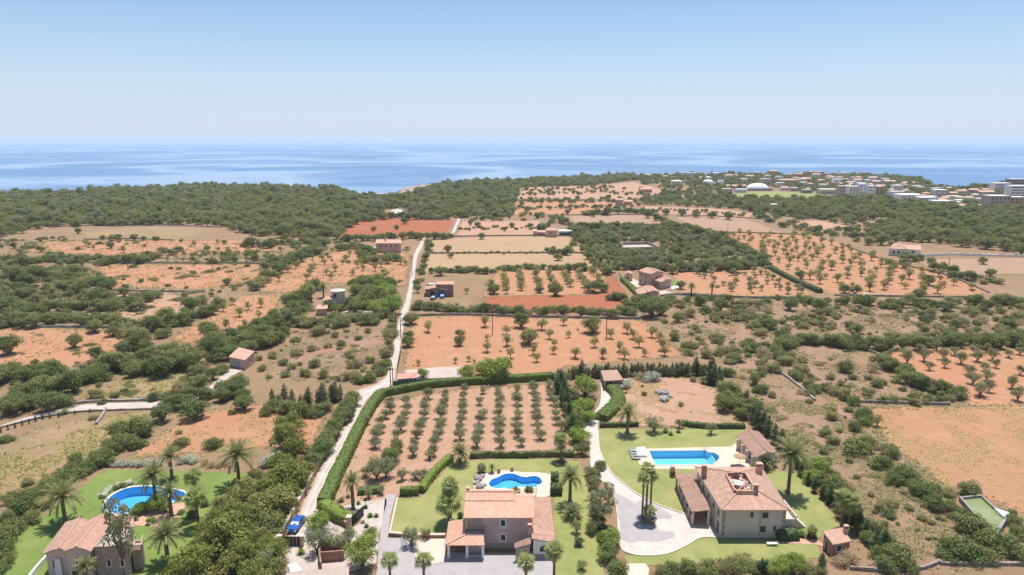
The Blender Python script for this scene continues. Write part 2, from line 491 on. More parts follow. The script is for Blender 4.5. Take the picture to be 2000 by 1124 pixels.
def rough_edge(pts, step, amp):
    """subdivide an outline and let it wander like a real field edge"""
    out = []
    n = len(pts)
    for i in range(n):
        a, b = Vector(pts[i][:2]), Vector(pts[(i + 1) % n][:2])
        L = (b - a).length
        k = max(1, min(60, int(L / step)))
        nrm = Vector((-(b - a).y, (b - a).x)) / max(L, 1e-6)
        for j in range(k):
            t = j / k
            w = 0 if j == 0 else rng.uniform(-amp, amp)
            p = a.lerp(b, t) + nrm * w
            out.append((p.x, p.y))
    return out

def fill_poly(mb, pts, z, m, holes=()):
    """one flat n-gon, cut into triangles, with openings"""
    bm = bmesh.new()
    es = []
    for loop in [list(pts)] + [list(h) for h in holes]:
        vs = [bm.verts.new((p[0], p[1], z)) for p in ccw(loop)]
        es += [bm.edges.new((vs[i], vs[(i + 1) % len(vs)])) for i in range(len(vs))]
    bmesh.ops.triangle_fill(bm, use_beauty=True, use_dissolve=False, edges=es, normal=(0, 0, 1))
    bm.verts.index_update()
    o = len(mb.v)
    mb.v += [tuple(v.co) for v in bm.verts]
    k = mb.mslot(m)
    for f in bm.faces:
        idx = [o + v.index for v in f.verts]
        if f.normal.z < 0: idx.reverse()
        mb.f.append(tuple(idx)); mb.mi.append(k)
    bm.free()

def sheet(name, px, z, m, step=4.0, amp=0.5, raw=False, holes=()):
    pts = [(p.x, p.y) for p in GP(px)] if not raw else [(p[0], p[1]) for p in px]
    if amp:
        far = np.mean([p[1] for p in pts])
        pts = rough_edge(ccw(pts), step * max(1, far / 150), amp * max(1, far / 200))
    mb = MB()
    fill_poly(mb, pts, z, m, holes)
    return struct(mb.build(name))

def smooth_line(pts, n=6, closed=False):
    """Catmull-Rom through ground points"""
    P = [Vector(p) for p in pts]
    out = []
    k = len(P)
    rngk = range(k if closed else k - 1)
    for i in rngk:
        p0 = P[(i - 1) % k] if closed or i > 0 else P[0]
        p1, p2 = P[i], P[(i + 1) % k]
        p3 = P[(i + 2) % k] if closed or i + 2 < k else P[-1]
        for j in range(n):
            t = j / n
            out.append(0.5 * ((2 * p1) + (p2 - p0) * t + (2 * p0 - 5 * p1 + 4 * p2 - p3) * t * t + (3 * p1 - p0 - 3 * p2 + p3) * t ** 3))
    if not closed: out.append(P[-1])
    return out
# ------------------------------------------------------------------ ground, sea, fields, roads
SEA_Z = -14.0
coast_px = [(-700, 380), (-300, 380), (0, 378), (130, 377), (250, 371), (400, 362), (500, 366), (660, 370), (690, 380), (735, 385), (775, 384), (783, 377),
            (786, 371), (800, 365), (850, 359), (900, 356), (1000, 353), (1150, 346), (1280, 341), (1400, 339), (1600, 339), (1760, 344), (1798, 353),
            (1815, 361), (1830, 367), (1885, 369), (1925, 364), (1945, 357), (1975, 350), (2050, 348), (2500, 345), (3200, 345)]
coast = [(p.x, p.y) for p in GP(coast_px)]
coast = [(coast[0][0] - 1200, coast[0][1] + 200)] + coast + [(coast[-1][0] + 800, coast[-1][1])]
POOL_PX = [
    [(955, 944), (962, 937), (973, 933), (981, 928.5), (991, 926), (1001, 926), (1010, 928.5), (1019, 932), (1030, 932.5), (1041, 931), (1050, 932), (1056, 936), (1059, 942), (1057, 946), (1051, 948), (1046, 952), (1032, 953), (1021, 952), (1010, 953), (999, 956), (991, 956), (986, 954), (977, 955), (968, 955), (961, 953), (956, 949)],
    [(1268, 882), (1378, 881), (1380, 884), (1395, 885.5), (1403, 890), (1405, 895), (1401, 901), (1395, 905), (1394, 908), (1280, 909)],
    [(205, 991), (213, 974), (232, 961), (256, 953), (290, 951), (330, 955), (358, 962), (361, 970), (345, 979), (318, 984), (292, 987), (280, 992), (262, 1000), (238, 1004), (216, 1001)],
]
POOLS = []
for k, px in enumerate(POOL_PX):
    pts = [Vector((p.x, p.y)) for p in GP(px)]
    POOLS.append([tuple(q) for q in (smooth_line(pts, 4, True) if k != 1 else pts)])
land_pts = rough_edge(coast + [(coast[-1][0], -300), (coast[0][0], -300)], 25, 5.0)
mb = MB(); fill_poly(mb, land_pts, 0.0, SOIL_BASE, POOLS)
struct(mb.build('ground'))
# the low cliffs under the land's edge
mb = MB()
cl = coast
rows = [[], [], []]
for i, (a, b) in enumerate(zip(cl[:-1], cl[1:])):
    k = max(2, int((Vector(b) - Vector(a)).length / 9))
    for j in range(k):
        t = j / k
        p = Vector(a).lerp(Vector(b), t)
        rows[0].append((p.x + rng.uniform(-2, 2), p.y - 6, -0.3))
        rows[1].append((p.x + rng.uniform(-3, 3), p.y + 3 + rng.uniform(-3, 4), -5 + rng.uniform(-3, 3)))
        rows[2].append((p.x + rng.uniform(-3, 3), p.y + 6 + rng.uniform(-3, 5), SEA_Z - 1))
mb.grid(rows[::-1], ROCK)
struct(mb.build('cliff'))
mb = MB()
mb.poly([(-48000, -300, SEA_Z), (48000, -300, SEA_Z), (48000, 48000, SEA_Z), (-48000, 48000, SEA_Z)], SEA)
struct(mb.build('sea'))

# fields: (photo outline, material)
FIELDS = [
    ([(657, 464), (700, 429), (760, 426), (880, 429), (886, 434), (870, 459), (800, 463), (720, 466)], SOIL_RED),
    ([(834, 495), (850, 466), (1000, 462), (1120, 463), (1148, 493), (1000, 494)], SOIL_TAN),
    ([(828, 531), (832, 497), (1000, 496), (1150, 495), (1168, 521), (1100, 525), (1000, 527)], SOIL_TAN),
    ([(945, 579), (962, 545), (975, 528), (1182, 527), (1181, 573), (1100, 577)], SOIL_ORANGE),
    ([(943, 613), (946, 581), (1000, 579), (1140, 577), (1182, 574), (1184, 532), (1194, 530), (1212, 560), (1246, 607), (1100, 611), (1000, 613)], SOIL_RED),
    ([(790, 742), (803, 622), (900, 618), (1000, 621), (1250, 626), (1300, 665), (1330, 696), (1200, 706), (1100, 716), (1080, 737), (900, 745)], SOIL_ORANGE),
    ([(650, 968), (690, 870), (722, 795), (745, 789), (830, 772), (900, 762), (1000, 755), (1076, 752), (1105, 830), (1132, 888), (1000, 890), (886, 894), (818, 960), (770, 972), (668, 990)], SOIL_PINK),
    ([(1180, 832), (1205, 790), (1215, 745), (1260, 736), (1335, 735), (1400, 760), (1445, 800), (1462, 834)], SOIL_PINK),
    ([(1668, 806), (1700, 796), (1900, 796), (2110, 792), (2260, 1010), (1990, 1000), (1960, 985), (1890, 960), (1850, 950), (1760, 880), (1700, 845)], SOIL_FURROW),
    ([(1700, 682), (1900, 679), (2110, 681), (2160, 790), (1900, 794), (1862, 768), (1770, 722)], SOIL_ORANGE),
    ([(1385, 455), (1500, 456), (1580, 459), (1640, 476), (1740, 511), (1830, 531), (1930, 571), (1900, 578), (1800, 576), (1680, 581), (1625, 576), (1500, 521), (1440, 481)], SOIL_ORCH),
    ([(1785, 506), (2060, 504), (2110, 536), (1990, 536), (1860, 539), (1830, 531)], SOIL_MAUVE),
    ([(1310, 531), (1495, 525), (1560, 560), (1588, 577), (1450, 579), (1335, 571)], SOIL_ORANGE),
    ([(1112, 422), (1280, 421), (1302, 437), (1130, 441)], SOIL_MAUVE),
    ([(1322, 424), (1450, 426), (1530, 455), (1390, 451), (1340, 440)], SOIL_MAUVE),
    ([(1018, 367), (1165, 364), (1235, 356), (1300, 372), (1275, 389), (1105, 389), (1010, 389)], SOIL_PINK),
    ([(1005, 396), (1185, 393), (1255, 400), (1150, 418), (1005, 419)], SOIL_ORANGE),
    ([(1252, 403), (1400, 408), (1470, 418), (1462, 425), (1275, 416)], SOIL_PINK),
    ([(890, 462), (905, 433), (1055, 432), (1050, 459)], SOIL_PINK),
    ([(1530, 432), (1600, 432), (1690, 448), (1690, 453), (1590, 448)], SOIL_PINK),
    ([(1660, 440), (1725, 427), (1765, 434), (1715, 446)], SOIL_MAUVE),
    ([(1410, 378), (1520, 374), (1610, 380), (1560, 388), (1440, 386)], LAWN),
    ([(160, 456), (250, 445), (340, 444), (432, 448), (330, 469), (250, 466), (170, 466)], SOIL_DRY),
    ([(50, 492), (90, 472), (330, 471), (560, 470), (540, 490), (330, 500), (150, 496)], SOIL_ORANGE),
    ([(190, 519), (500, 516), (545, 528), (500, 545), (390, 566), (225, 560)], SOIL_ORANGE),
    ([(500, 546), (560, 521), (660, 486), (800, 497), (792, 558), (640, 552), (560, 572), (510, 570)], SOIL_ORANGE),
    ([(340, 662), (400, 622), (470, 579), (547, 574), (540, 606), (500, 650), (400, 676)], SOIL_ORANGE),
    ([(0, 641), (60, 641), (240, 649), (245, 673), (205, 691), (140, 718), (40, 713), (-60, 706)], SOIL_ORANGE),
    ([(200, 575), (330, 572), (375, 590), (330, 630), (240, 632), (200, 612)], SOIL_PINK),
    ([(145, 772), (300, 736), (390, 714), (412, 711), (335, 770), (205, 786)], SOIL_DRY),
    ([(-80, 905), (100, 831), (300, 801), (342, 801), (300, 842), (200, 882), (60, 962), (-100, 1010)], SOIL_DRY),
    ([(262, 892), (350, 825), (430, 800), (560, 788), (645, 792), (622, 832), (597, 882), (520, 872), (400, 884)], SOIL_ORANGE),
    ([(522, 742), (535, 695), (590, 655), (745, 645), (758, 668), (740, 720), (690, 748)], SOIL_SCRUB),
    ([(1290, 640), (1330, 600), (1560, 596), (1700, 600), (2080, 598), (2110, 662), (1700, 668), (1640, 705), (1860, 765), (1850, 792), (1690, 800), (1560, 752), (1420, 712)], SOIL_SCRUB),
    ([(1440, 740), (1560, 758), (1690, 812), (1760, 888), (1870, 968), (1890, 1040), (1850, 1140), (1720, 1140), (1640, 1000), (1560, 880)], SOIL_SCRUB),
]
zf = 0.02
FIELD_POLYS = []
for i, (px, m) in enumerate(FIELDS):
    sheet('field', px, zf + 0.006 * (i % 4), m)
    FIELD_POLYS.append(np.array([(p.x, p.y) for p in GP(px)]))

lane_l = [(560, 1060), (578, 1015), (601, 966), (626, 916), (657, 860), (692, 797), (694, 772), (700, 762), (742, 745), (760, 716), (773, 646), (780, 620), (785, 600), (794, 578), (807, 502), (811, 492), (825, 466), (832, 461)]
lane_r = [(600, 1060), (622, 1015), (629, 976), (662, 908), (682, 860), (717, 782), (735, 770), (761, 767), (766, 757), (775, 727), (785, 653), (796, 618), (800, 600), (808, 562), (816, 502), (822, 490), (831, 466), (838, 462)]
def strip(name, lp, rp, z, m, n=5):
    l = smooth_line([(p.x, p.y) for p in GP(lp)], n); r = smooth_line([(p.x, p.y) for p in GP(rp)], n)
    k = min(len(l), len(r))
    mb = MB()
    rows = []
    for a, b in zip(l[:k], r[:k]):
        a = a + Vector((rng.uniform(-.25, .25), 0)); b = b + Vector((rng.uniform(-.25, .25), 0))
        rows.append([(a.x, a.y, z), (b.x, b.y, z)])
    if m is LANE:
        cuts = [0, .1, .28, .43, .57, .72, .9, 1]
        js = [[0] + [t + rng.uniform(-.03, .03) for t in cuts[1:-1]] + [1] for _ in rows]
        for c_, cm in enumerate((LANE_EDGE, LANE, LANE_RUT, LANE, LANE_RUT, LANE, LANE_EDGE)):
            mb.grid([[tuple(Vector(r_[0]).lerp(Vector(r_[1]), j_[c_ + k_])) for k_ in (0, 1)] for r_, j_ in zip(rows, js)], cm)
    else:
        mb.grid([[q for q in r_] for r_ in rows], m)
    return struct(mb.build(name)), [tuple(q[:2]) for q in [r_[0] for r_ in rows] + [r_[1] for r_ in rows][::-1]]
_, LANE_POLY = strip('road', lane_l, lane_r, 0.06, LANE)
_, p2 = strip('road', [(881, 456), (889, 438), (894, 427)], [(888, 456), (896, 438), (899, 427)], 0.06, LANE)
_, TRACK_POLY = strip('track', [(-60, 848), (0, 832), (76, 809), (141, 795), (192, 789), (308, 786), (352, 783)], [(-60, 856), (0, 838), (76, 815), (141, 804), (202, 800), (308, 797), (352, 796)], 0.06, GRAVEL)
_, p4 = strip('path', [(352, 783), (405, 758), (433, 735), (448, 722)], [(352, 796), (418, 764), (446, 739), (480, 722)], 0.055, GRAVEL)
drive_l = [(1172, 744), (1174, 767), (1169, 795), (1141, 826), (1136, 843), (1151, 865), (1152, 890), (1157, 923), (1177, 941), (1196, 960), (1204, 1000), (1208, 1057), (1216, 1076)]
drive_r = [(1184, 747), (1197, 777), (1194, 795), (1174, 817), (1168, 833), (1168, 863), (1172, 885), (1192, 923), (1227, 954), (1268, 981), (1326, 1002), (1340, 1006), (1394, 1048)]
d_out = [tuple(q) for q in smooth_line([(p.x, p.y) for p in GP(drive_l)], 5)] + [tuple(q) for q in smooth_line([(p.x, p.y) for p in GP([(1216, 1076), (1243, 1084), (1285, 1084.5), (1316, 1077), (1346, 1062), (1369, 1050), (1404, 1050)])], 4)] + \
        [tuple(q) for q in smooth_line([(p.x, p.y) for p in GP([(1412, 1030), (1345, 1006), (1326, 1002), (1268, 981), (1227, 954), (1192, 923), (1172, 885), (1168, 863), (1168, 833), (1174, 817), (1194, 795), (1197, 777), (1184, 747)])], 4)]
mb = MB(); fill_poly(mb, d_out, 0.07, PALE_ROAD); struct(mb.build('driveway'))
DRIVE_POLY = d_out
sheet('asphalt_patch', [(1200, 963), (1206, 1000), (1210, 1052), (1227, 1062), (1253, 1057), (1275, 1060), (1318, 1050), (1316, 1040), (1285, 1037), (1278, 1014), (1311, 1014), (1313, 1007), (1290, 993), (1256, 975), (1240, 985), (1222, 972)], 0.085, ASPHALT, 1.5, 0.35)
# forecourt of the middle villa
sheet('forecourt', [(753, 966), (774, 966), (762, 1010), (757, 1052), (800, 1051), (870, 1051), (870, 1080), (1082, 1080), (1075, 1160), (730, 1160), (742, 1060)], 0.05, ASPHALT, 3, 0.1)
sheet('paved_apron', [(800, 1053), (869, 1053), (869, 1098), (840, 1102), (812, 1090)], 0.066, PAVING, 2, 0.2)
sheet('gravel_garden', [(668, 990), (700, 980), (755, 975), (748, 1010), (738, 1060), (715, 1050), (705, 1010), (682, 1030)], 0.05, GRAVEL, 2, 0.3)
sheet('gravel_drive', [(622, 1000), (632, 994), (680, 1036), (712, 1018), (742, 1062), (735, 1100), (560, 1160), (500, 1160), (535, 1085), (560, 1060), (585, 1062)], 0.045, LANE, 2, 0.3)
sheet('gravel_yard', [(783, 744), (790, 724), (850, 718), (900, 716), (905, 742)], 0.055, LANE, 3, 0.9)
LAWNS = [
    ([(776, 974), (822, 973), (850, 940), (886, 901), (1000, 897), (1085, 898), (1130, 902), (1152, 960), (1165, 1010), (1185, 1150), (1078, 1150), (1086, 1060), (1080, 960), (912, 960), (905, 1020), (871, 1049), (760, 1045)], LAWN),
    ([(1168, 839), (1250, 839), (1457, 838), (1478, 875), (1520, 920), (1560, 925), (1600, 970), (1640, 1028), (1600, 1050), (1560, 1045), (1415, 1035), (1345, 1005), (1326, 1001), (1268, 980), (1227, 953), (1192, 922), (1172, 885), (1168, 863)], LAWN),
    ([(1218, 1086), (1243, 1085), (1285, 1085.5), (1316, 1078), (1346, 1063), (1369, 1051), (1560, 1053), (1596, 1066), (1604, 1090), (1440, 1098), (1230, 1106)], LAWN),
    ([(205, 918), (270, 918), (400, 922), (515, 927), (520, 975), (470, 1000), (385, 1080), (310, 1150), (-70, 1150), (-20, 1085), (90, 1005), (150, 962), (185, 930)], LAWN_LUSH),
]
LAWN_POLYS = []
for k, (px, m) in enumerate(LAWNS):
    sheet('lawn', px, 0.04, m, 2.5, 0.2, holes=[POOLS[{0: 0, 1: 1, 3: 2}[k]]] if k != 2 else ())
    LAWN_POLYS.append(np.array([(p.x, p.y) for p in GP(px)]))
sheet('lawn', [(575, 606), (588, 596), (600, 600), (597, 612), (580, 617)], 0.05, LAWN_LUSH, 3, 0.3)
sheet('lawn', [(1312, 548), (1326, 549), (1326, 560), (1310, 560)], 0.05, LAWN_LUSH, 3, 0.3)
sheet('garden_path', [(1516, 1054), (1560, 1052), (1600, 1058), (1622, 1074), (1640, 1092), (1628, 1094), (1606, 1068), (1590, 1064), (1516, 1062)], 0.075, TERRACOTTA_PAVE, 2, 0.15)
sheet('driveway_slab', [(1222, 1102), (1260, 1101), (1268, 1112), (1262, 1150), (1228, 1150)], 0.06, PAVING, 3, 0.05)
# kerbs of the lawn and of the curving drive
def edging(name, px, w, h, m, n=5, closed=False):
    line = smooth_line([(p.x, p.y, 0) for p in GP(px)], n, closed)
    rows = []
    for i, p in enumerate(line):
        a, b = line[max(i - 1, 0)], line[min(i + 1, len(line) - 1)]
        d = (b - a).normalized(); q = Vector((-d.y, d.x, 0)) * w / 2
        rows.append([p + q, p + q + Vector((0, 0, h)), p - q + Vector((0, 0, h)), p - q])
    mb = MB(); mb.grid(rows, m)
    mb.poly(rows[0], m); mb.poly(rows[-1][::-1], m)
    return mb, line
mb, _ = edging('kerb', [(1168, 842), (1169, 863), (1173, 885), (1193, 922), (1228, 953), (1269, 980), (1327, 1001), (1344, 1006)], 0.22, 0.16, CREAM)
struct(mb.build('kerb'))
mb, _ = edging('kerb', [(1217, 1077), (1243, 1085), (1285, 1085.5), (1316, 1078), (1346, 1063), (1369, 1051), (1404, 1051)], 0.22, 0.16, CREAM)
struct(mb.build('kerb'))
mb, _ = edging('kerb', [(776, 973), (768, 1010), (760, 1046)], 0.3, 0.2, PAVING, 3)
struct(mb.build('kerb'))

sheet('pool_deck', [(924, 943), (926, 930), (940, 927), (968, 922), (985, 919), (1000, 920), (1020, 923), (1045, 923), (1066, 925), (1076, 928), (1077, 958), (1081, 963), (1072, 969), (1060, 975), (935, 975), (927, 960)], 0.055, PAVING, 3, 0.0, holes=[POOLS[0]])
sheet('pool_deck', [(1238, 878), (1300, 876), (1430, 873), (1433, 868), (1442, 867), (1450, 880), (1480, 900), (1474, 914), (1440, 917), (1380, 917), (1252, 916)], 0.055, PAVING, 3, 0.0, holes=[POOLS[1]])
sheet('pool_terrace', [(258, 1005), (275, 1003), (300, 992), (345, 984), (360, 982), (362, 990), (350, 1014), (310, 1032), (262, 1026)], 0.055, TERRACOTTA_PAVE, 3, 0.0)
# the air
mb = MB()
mb.box((-49500, -600, SEA_Z - 1.5), (49500, 49500, CAM_H + 14))
hz = mb.build('haze')
hm = bpy.data.materials.new('haze_air'); hm.use_nodes = True
hn = hm.node_tree; hn.nodes.clear()
ho = hn.nodes.new('ShaderNodeOutputMaterial'); hv = hn.nodes.new('ShaderNodeVolumePrincipled')
hv.inputs['Color'].default_value = (0.72, 0.85, 1.0, 1)
hv.inputs['Density'].default_value = 0.00009
hv.inputs['Anisotropy'].default_value = 0.0
hn.links.new(hv.outputs[0], ho.inputs['Volume'])
hz.data.materials.append(hm)
struct(hz, 'stuff')
# ------------------------------------------------------------------ buildings
def tile_plane(mb, pts, m, hole=None, period=0.32, amp=0.055, thick=0.14, flat=False):
    """one roof slope: pts = eave left, eave right, top right, top left (tops may meet); real corrugation of tile rows"""
    P = [Vector(p) for p in pts]
    if len(P) == 4 and (P[2] - P[3]).length < 0.02: P = P[:3]
    u = (P[1] - P[0]).normalized()
    n = u.cross(P[-1] - P[0]).normalized()
    if n.z < 0: n = -n
    s = n.cross(u)
    if s.z < -1e-6: s = -s
    q = [((p - P[0]).dot(u), (p - P[0]).dot(s)) for p in P]
    umin, umax = min(a for a, b in q), max(a for a, b in q)
    vmax = max(b for a, b in q)
    if flat: k = 2
    else: k = max(2, min(240, int((umax - umin) / period * 4)))
    nv = 2 if hole is None else max(8, int(vmax / 0.25))
    cols = []
    for i in range(k + 1):
        uu = umin + (umax - umin) * (0.002 + 0.996 * i / k)
        hits = []
        for (a0, b0), (a1, b1) in zip(q, q[1:] + q[:1]):
            if (a0 <= uu <= a1 or a1 <= uu <= a0) and abs(a1 - a0) > 1e-6:
                hits.append(b0 + (b1 - b0) * (uu - a0) / (a1 - a0))
        if len(hits) < 2: hits = [0, 0]
        lo, hi = min(hits), max(hits)
        off = 0 if flat else amp * math.sin(i * math.pi / 2) + rng.uniform(-.012, .012)
        cols.append([P[0] + u * uu + s * (lo + (hi - lo) * j / (nv - 1)) + n * off for j in range(nv)])
    o = len(mb.v); slot = mb.mslot(m)
    for c in cols: mb.v += [tuple(p) for p in c]
    for i in range(k):
        for j in range(nv - 1):
            a = o + i * nv + j
            if hole is not None:
                cx = (Vector(mb.v[a]) + Vector(mb.v[a + nv + 1])) / 2
                if inside([(cx.x, cx.y)], hole)[0]: continue
            mb.f.append((a, a + nv, a + nv + 1, a + 1)); mb.mi.append(slot)
    lo_ = [p - n * thick for p in P]
    if hole is None: mb.poly(lo_[::-1], m)
    up = [p - n * 0.02 for p in P]
    for i in range(len(P)):
        j = (i + 1) % len(P)
        mb.poly([lo_[i], lo_[j], up[j], up[i]], m)

def inset_quad(P, d):
    c = sum((Vector((p.x, p.y)) for p in P), Vector((0, 0))) / 4
    out = []
    for i in range(4):
        p = Vector((P[i].x, P[i].y)); a = Vector((P[i - 1].x, P[i - 1].y)); b = Vector((P[(i + 1) % 4].x, P[(i + 1) % 4].y))
        out.append(p + (a - p).normalized() * d + (b - p).normalized() * d)
    return out

H_FAR = None
def block(root, px4, z, kind, wm, rm, over=0.35, rise=1.2, base=-0.1, hole=None, wall_name='wall', ridge=True, world=False, roof_name='roof', tiles=True, walls=True):
    """walls and roof over four roof corners (front left, front right, back right, back left); corner heights z"""
    zs = list(z) if hasattr(z, '__len__') else [z] * 4
    P = [Vector((p[0], p[1], zz)) for p, zz in zip(px4, zs)] if world else [G(p[0], p[1], zz) for p, zz in zip(px4, zs)]
    ro = root.location
    P = [p - Vector((ro.x, ro.y, 0)) for p in P]
    W = inset_quad(P, over)
    FL, FR, BR, BL = P
    mid = lambda a, b: (a + b) / 2
    up = Vector((0, 0, rise))
    planes, ridges, peaks = [], [], {}
    if kind == 'plane':
        lowest = min(range(4), key=lambda i: zs[i] + zs[(i + 1) % 4])
        i = lowest
        planes = [[P[i], P[(i + 1) % 4], P[(i + 2) % 4], P[(i + 3) % 4]]]
    elif kind == 'gable_x':
        rl, rr = mid(FL, BL) + up, mid(FR, BR) + up
        planes = [[FL, FR, rr, rl], [BR, BL, rl, rr]]; ridges = [(rl, rr)]; peaks = {1: rr, 3: rl}
    elif kind == 'gable_y':
        rf, rb = mid(FL, FR) + up, mid(BL, BR) + up
        planes = [[BL, FL, rf, rb], [FR, BR, rb, rf]]; ridges = [(rf, rb)]; peaks = {0: rf, 2: rb}
    elif kind == 'hip':
        w = (FR - FL).length; d = (BL - FL).length
        if d >= w:
            rf = mid(FL, FR) + (mid(BL, BR) - mid(FL, FR)) * (w * 0.5 / d) + up
            rb = mid(BL, BR) + (mid(FL, FR) - mid(BL, BR)) * (w * 0.5 / d) + up
            planes = [[FL, FR, rf, rf], [FR, BR, rb, rf], [BR, BL, rb, rb], [BL, FL, rf, rb]]
            ridges = [(rf, rb), (FL, rf), (FR, rf), (BR, rb), (BL, rb)]
        else:
            rl = mid(FL, BL) + (mid(FR, BR) - mid(FL, BL)) * (d * 0.5 / w) + up
            rr = mid(FR, BR) + (mid(FL, BL) - mid(FR, BR)) * (d * 0.5 / w) + up
            planes = [[FL, FR, rr, rl], [FR, BR, rr, rr], [BR, BL, rl, rr], [BL, FL, rl, rl]]
            ridges = [(rl, rr), (FL, rl), (BL, rl), (FR, rr), (BR, rr)]
    mb = MB()
    tops = [zz - 0.16 + (over * 0.25 if kind != 'plane' else 0) for zz in zs]
    if kind == 'flat': tops = [zz for zz in zs]
    for i in range(4 if walls else 0):
        j = (i + 1) % 4
        poly = [(W[i].x, W[i].y, base), (W[j].x, W[j].y, base), (W[j].x, W[j].y, tops[j])]
        if i in peaks:
            pk = peaks[i]; c = (W[i] + W[j]) / 2
            poly.append((c.x, c.y, pk.z - 0.17))
        poly.append((W[i].x, W[i].y, tops[i]))
        mb.poly(poly, wm)
    wall = mb.build(wall_name, root) if walls else None
    roof = None
    if kind == 'flat':
        mb = MB(); zt = zs[0]
        mb.poly([(p.x, p.y, zt - (0.25 if H_FAR is None else -.015)) for p in W], rm)
        I = inset_quad([Vector((p.x, p.y, 0)) for p in W], 0.3)
        for i in range(4):
            j = (i + 1) % 4
            mb.poly([(W[i].x, W[i].y, zt + .01), (W[j].x, W[j].y, zt + .01), (I[j].x, I[j].y, zt + .01), (I[i].x, I[i].y, zt + .01)], wm)
            mb.poly([(I[i].x, I[i].y, zt), (I[j].x, I[j].y, zt), (I[j].x, I[j].y, zt - .25), (I[i].x, I[i].y, zt - .25)], wm)
        roof = mb.build(roof_name, root)
    elif rm:
        mb = MB()
        for pl in planes: tile_plane(mb, pl, rm, hole, flat=not tiles)
        roof = mb.build(roof_name, root)
        if ridges and ridge:
            for a, b in (ridges[1:] if hole is not None else ridges):
                mb = MB(); mb.tube([a + Vector((0, 0, .04)), b + Vector((0, 0, .04))], 0.13, rm, 6); mb.build('ridge_tiles', root)
    return {'W': W, 'P': P, 'tops': tops, 'wall': wall, 'roof': roof}

def face_frame(B, face):
    a, b = B['W'][face], B['W'][(face + 1) % 4]
    d = (b - a).normalized()
    return a, d, (b - a).length, math.atan2(d.y, d.x)

WIN = {}
def window(root, B, face, t, z, w, h, surround=CREAM, pane=DARK, arch=False, sill=True, name='window', metres=False):
    """a window on a wall of a block: stone surround, sill and dark pane, centred at fraction t along the face"""
    a, d, L, ang = face_frame(B, face)
    p = a + d * (t if metres else t * L)
    key = (round(w, 2), round(h, 2), surround.name, pane.name, arch)
    if key not in WIN:
        mb = MB(); e = 0.16
        if not arch:
            mb.box((-w / 2 - e, -0.07, 0), (-w / 2, 0.02, h), surround); mb.box((w / 2, -0.07, 0), (w / 2 + e, 0.02, h), surround)
            mb.box((-w / 2 - e, -0.07, h), (w / 2 + e, 0.02, h + e), surround)
            if sill: mb.box((-w / 2 - e - .05, -0.12, -e), (w / 2 + e + .05, 0.02, 0), surround)
            else: mb.box((-w / 2 - e, -0.07, -e), (w / 2 + e, 0.02, 0), surround)
        else:
            pts = [(-w / 2, 0)] + [(-w / 2 * math.cos(k * math.pi / 10), h * 0.35 + h * 0.65 * math.sin(k * math.pi / 10)) for k in range(11)] + [(w / 2, 0)]
            out = [(x * 1.12, y * 1.1 if y > 0.01 else -0.08) for x, y in pts]
            for (x0, y0), (x1, y1), (X0, Y0), (X1, Y1) in zip(pts, pts[1:], out, out[1:]):
                mb.poly([(x0, -.06, y0), (x1, -.06, y1), (X1, -.06, Y1), (X0, -.06, Y0)], surround)
                mb.poly([(x0, -.06, y0), (x1, -.06, y1), (x1, .02, y1), (x0, .02, y0)], surround)
        pm = MB()
        if not arch:
            pm.box((-w / 2, -0.02, 0), (w / 2, 0.02, h), pane)
            for k in (-1, 1): pm.box((k * w / 4 - w / 4 + .03, -0.035, .05), (k * w / 4 + w / 4 - .03, -0.021, h - .05), pane)
        else:
            pm.poly([(x, -.015, y) for x, y in pts][::-1], pane)
        WIN[key] = (mb.mesh('window_surround'), pm.mesh('window_pane'))
    f, pn = WIN[key]
    o = link(name, f, root, (p.x, p.y, z), ang)
    link('pane', pn, o)
    return o

def door(root, B, face, t, w, h, m=BROWNWOOD, surround=CREAM, z=0.0, handle=True, name='door'):
    a, d, L, ang = face_frame(B, face)
    p = a + d * t * L
    mb = MB()
    mb.box((-w / 2, -0.05, 0), (w / 2, 0.02, h), m)
    n = max(2, int(w / .35))
    for k in range(n):
        mb.box((-w / 2 + k * w / n + .03, -.075, .05), (-w / 2 + (k + 1) * w / n - .03, -.051, h - .05), m)
    if surround:
        for x0, x1, z0, z1 in ((-w / 2 - .15, -w / 2, 0, h), (w / 2, w / 2 + .15, 0, h), (-w / 2 - .15, w / 2 + .15, h, h + .15)):
            mb.box((x0, -.08, z0), (x1, .02, z1), surround)
    o = mb.build(name, root, (p.x, p.y, z), ang)
    if handle:
        hb = MB(); hb.box((w / 2 - .22, -.13, h * .45), (w / 2 - .12, -.076, h * .45 + .12), GREYMETAL); hb.build('handle', o)
    return o

def chimney(root, p, z0, z1, w, m=TILE, pots=True):
    mb = MB()
    mb.box((-w / 2, -w / 2, z0), (w / 2, w / 2, z1), m)
    mb.box((-w / 2 - .08, -w / 2 - .08, z1), (w / 2 + .08, w / 2 + .08, z1 + .1), TILE)
    if pots:
        for a, b in ((-1, 0), (1, 0)):
            mb.box((a * w * .32 - .1, -.12, z1 + .1), (a * w * .32 + .1, .12, z1 + .42), m)
        mb.box((-w / 2 - .06, -w / 2, z1 + .42), (w / 2 + .06, w / 2, z1 + .52), TILE)
    return mb.build('chimney', root, (p[0], p[1], 0))

def column(root, p, z0, z1, w, m=WHITE):
    mb = MB()
    mb.box((-w / 2, -w / 2, z0), (w / 2, w / 2, z1), m)
    mb.box((-w / 2 - .06, -w / 2 - .06, z0), (w / 2 + .06, w / 2 + .06, z0 + .2), m)
    mb.box((-w / 2 - .06, -w / 2 - .06, z1 - .15), (w / 2 + .06, w / 2 + .06, z1 - .002), m)
    return mb.build('column', root, (p[0], p[1], 0))

def rel(root, p): return Vector((p.x - root.location.x, p.y - root.location.y, p.z))

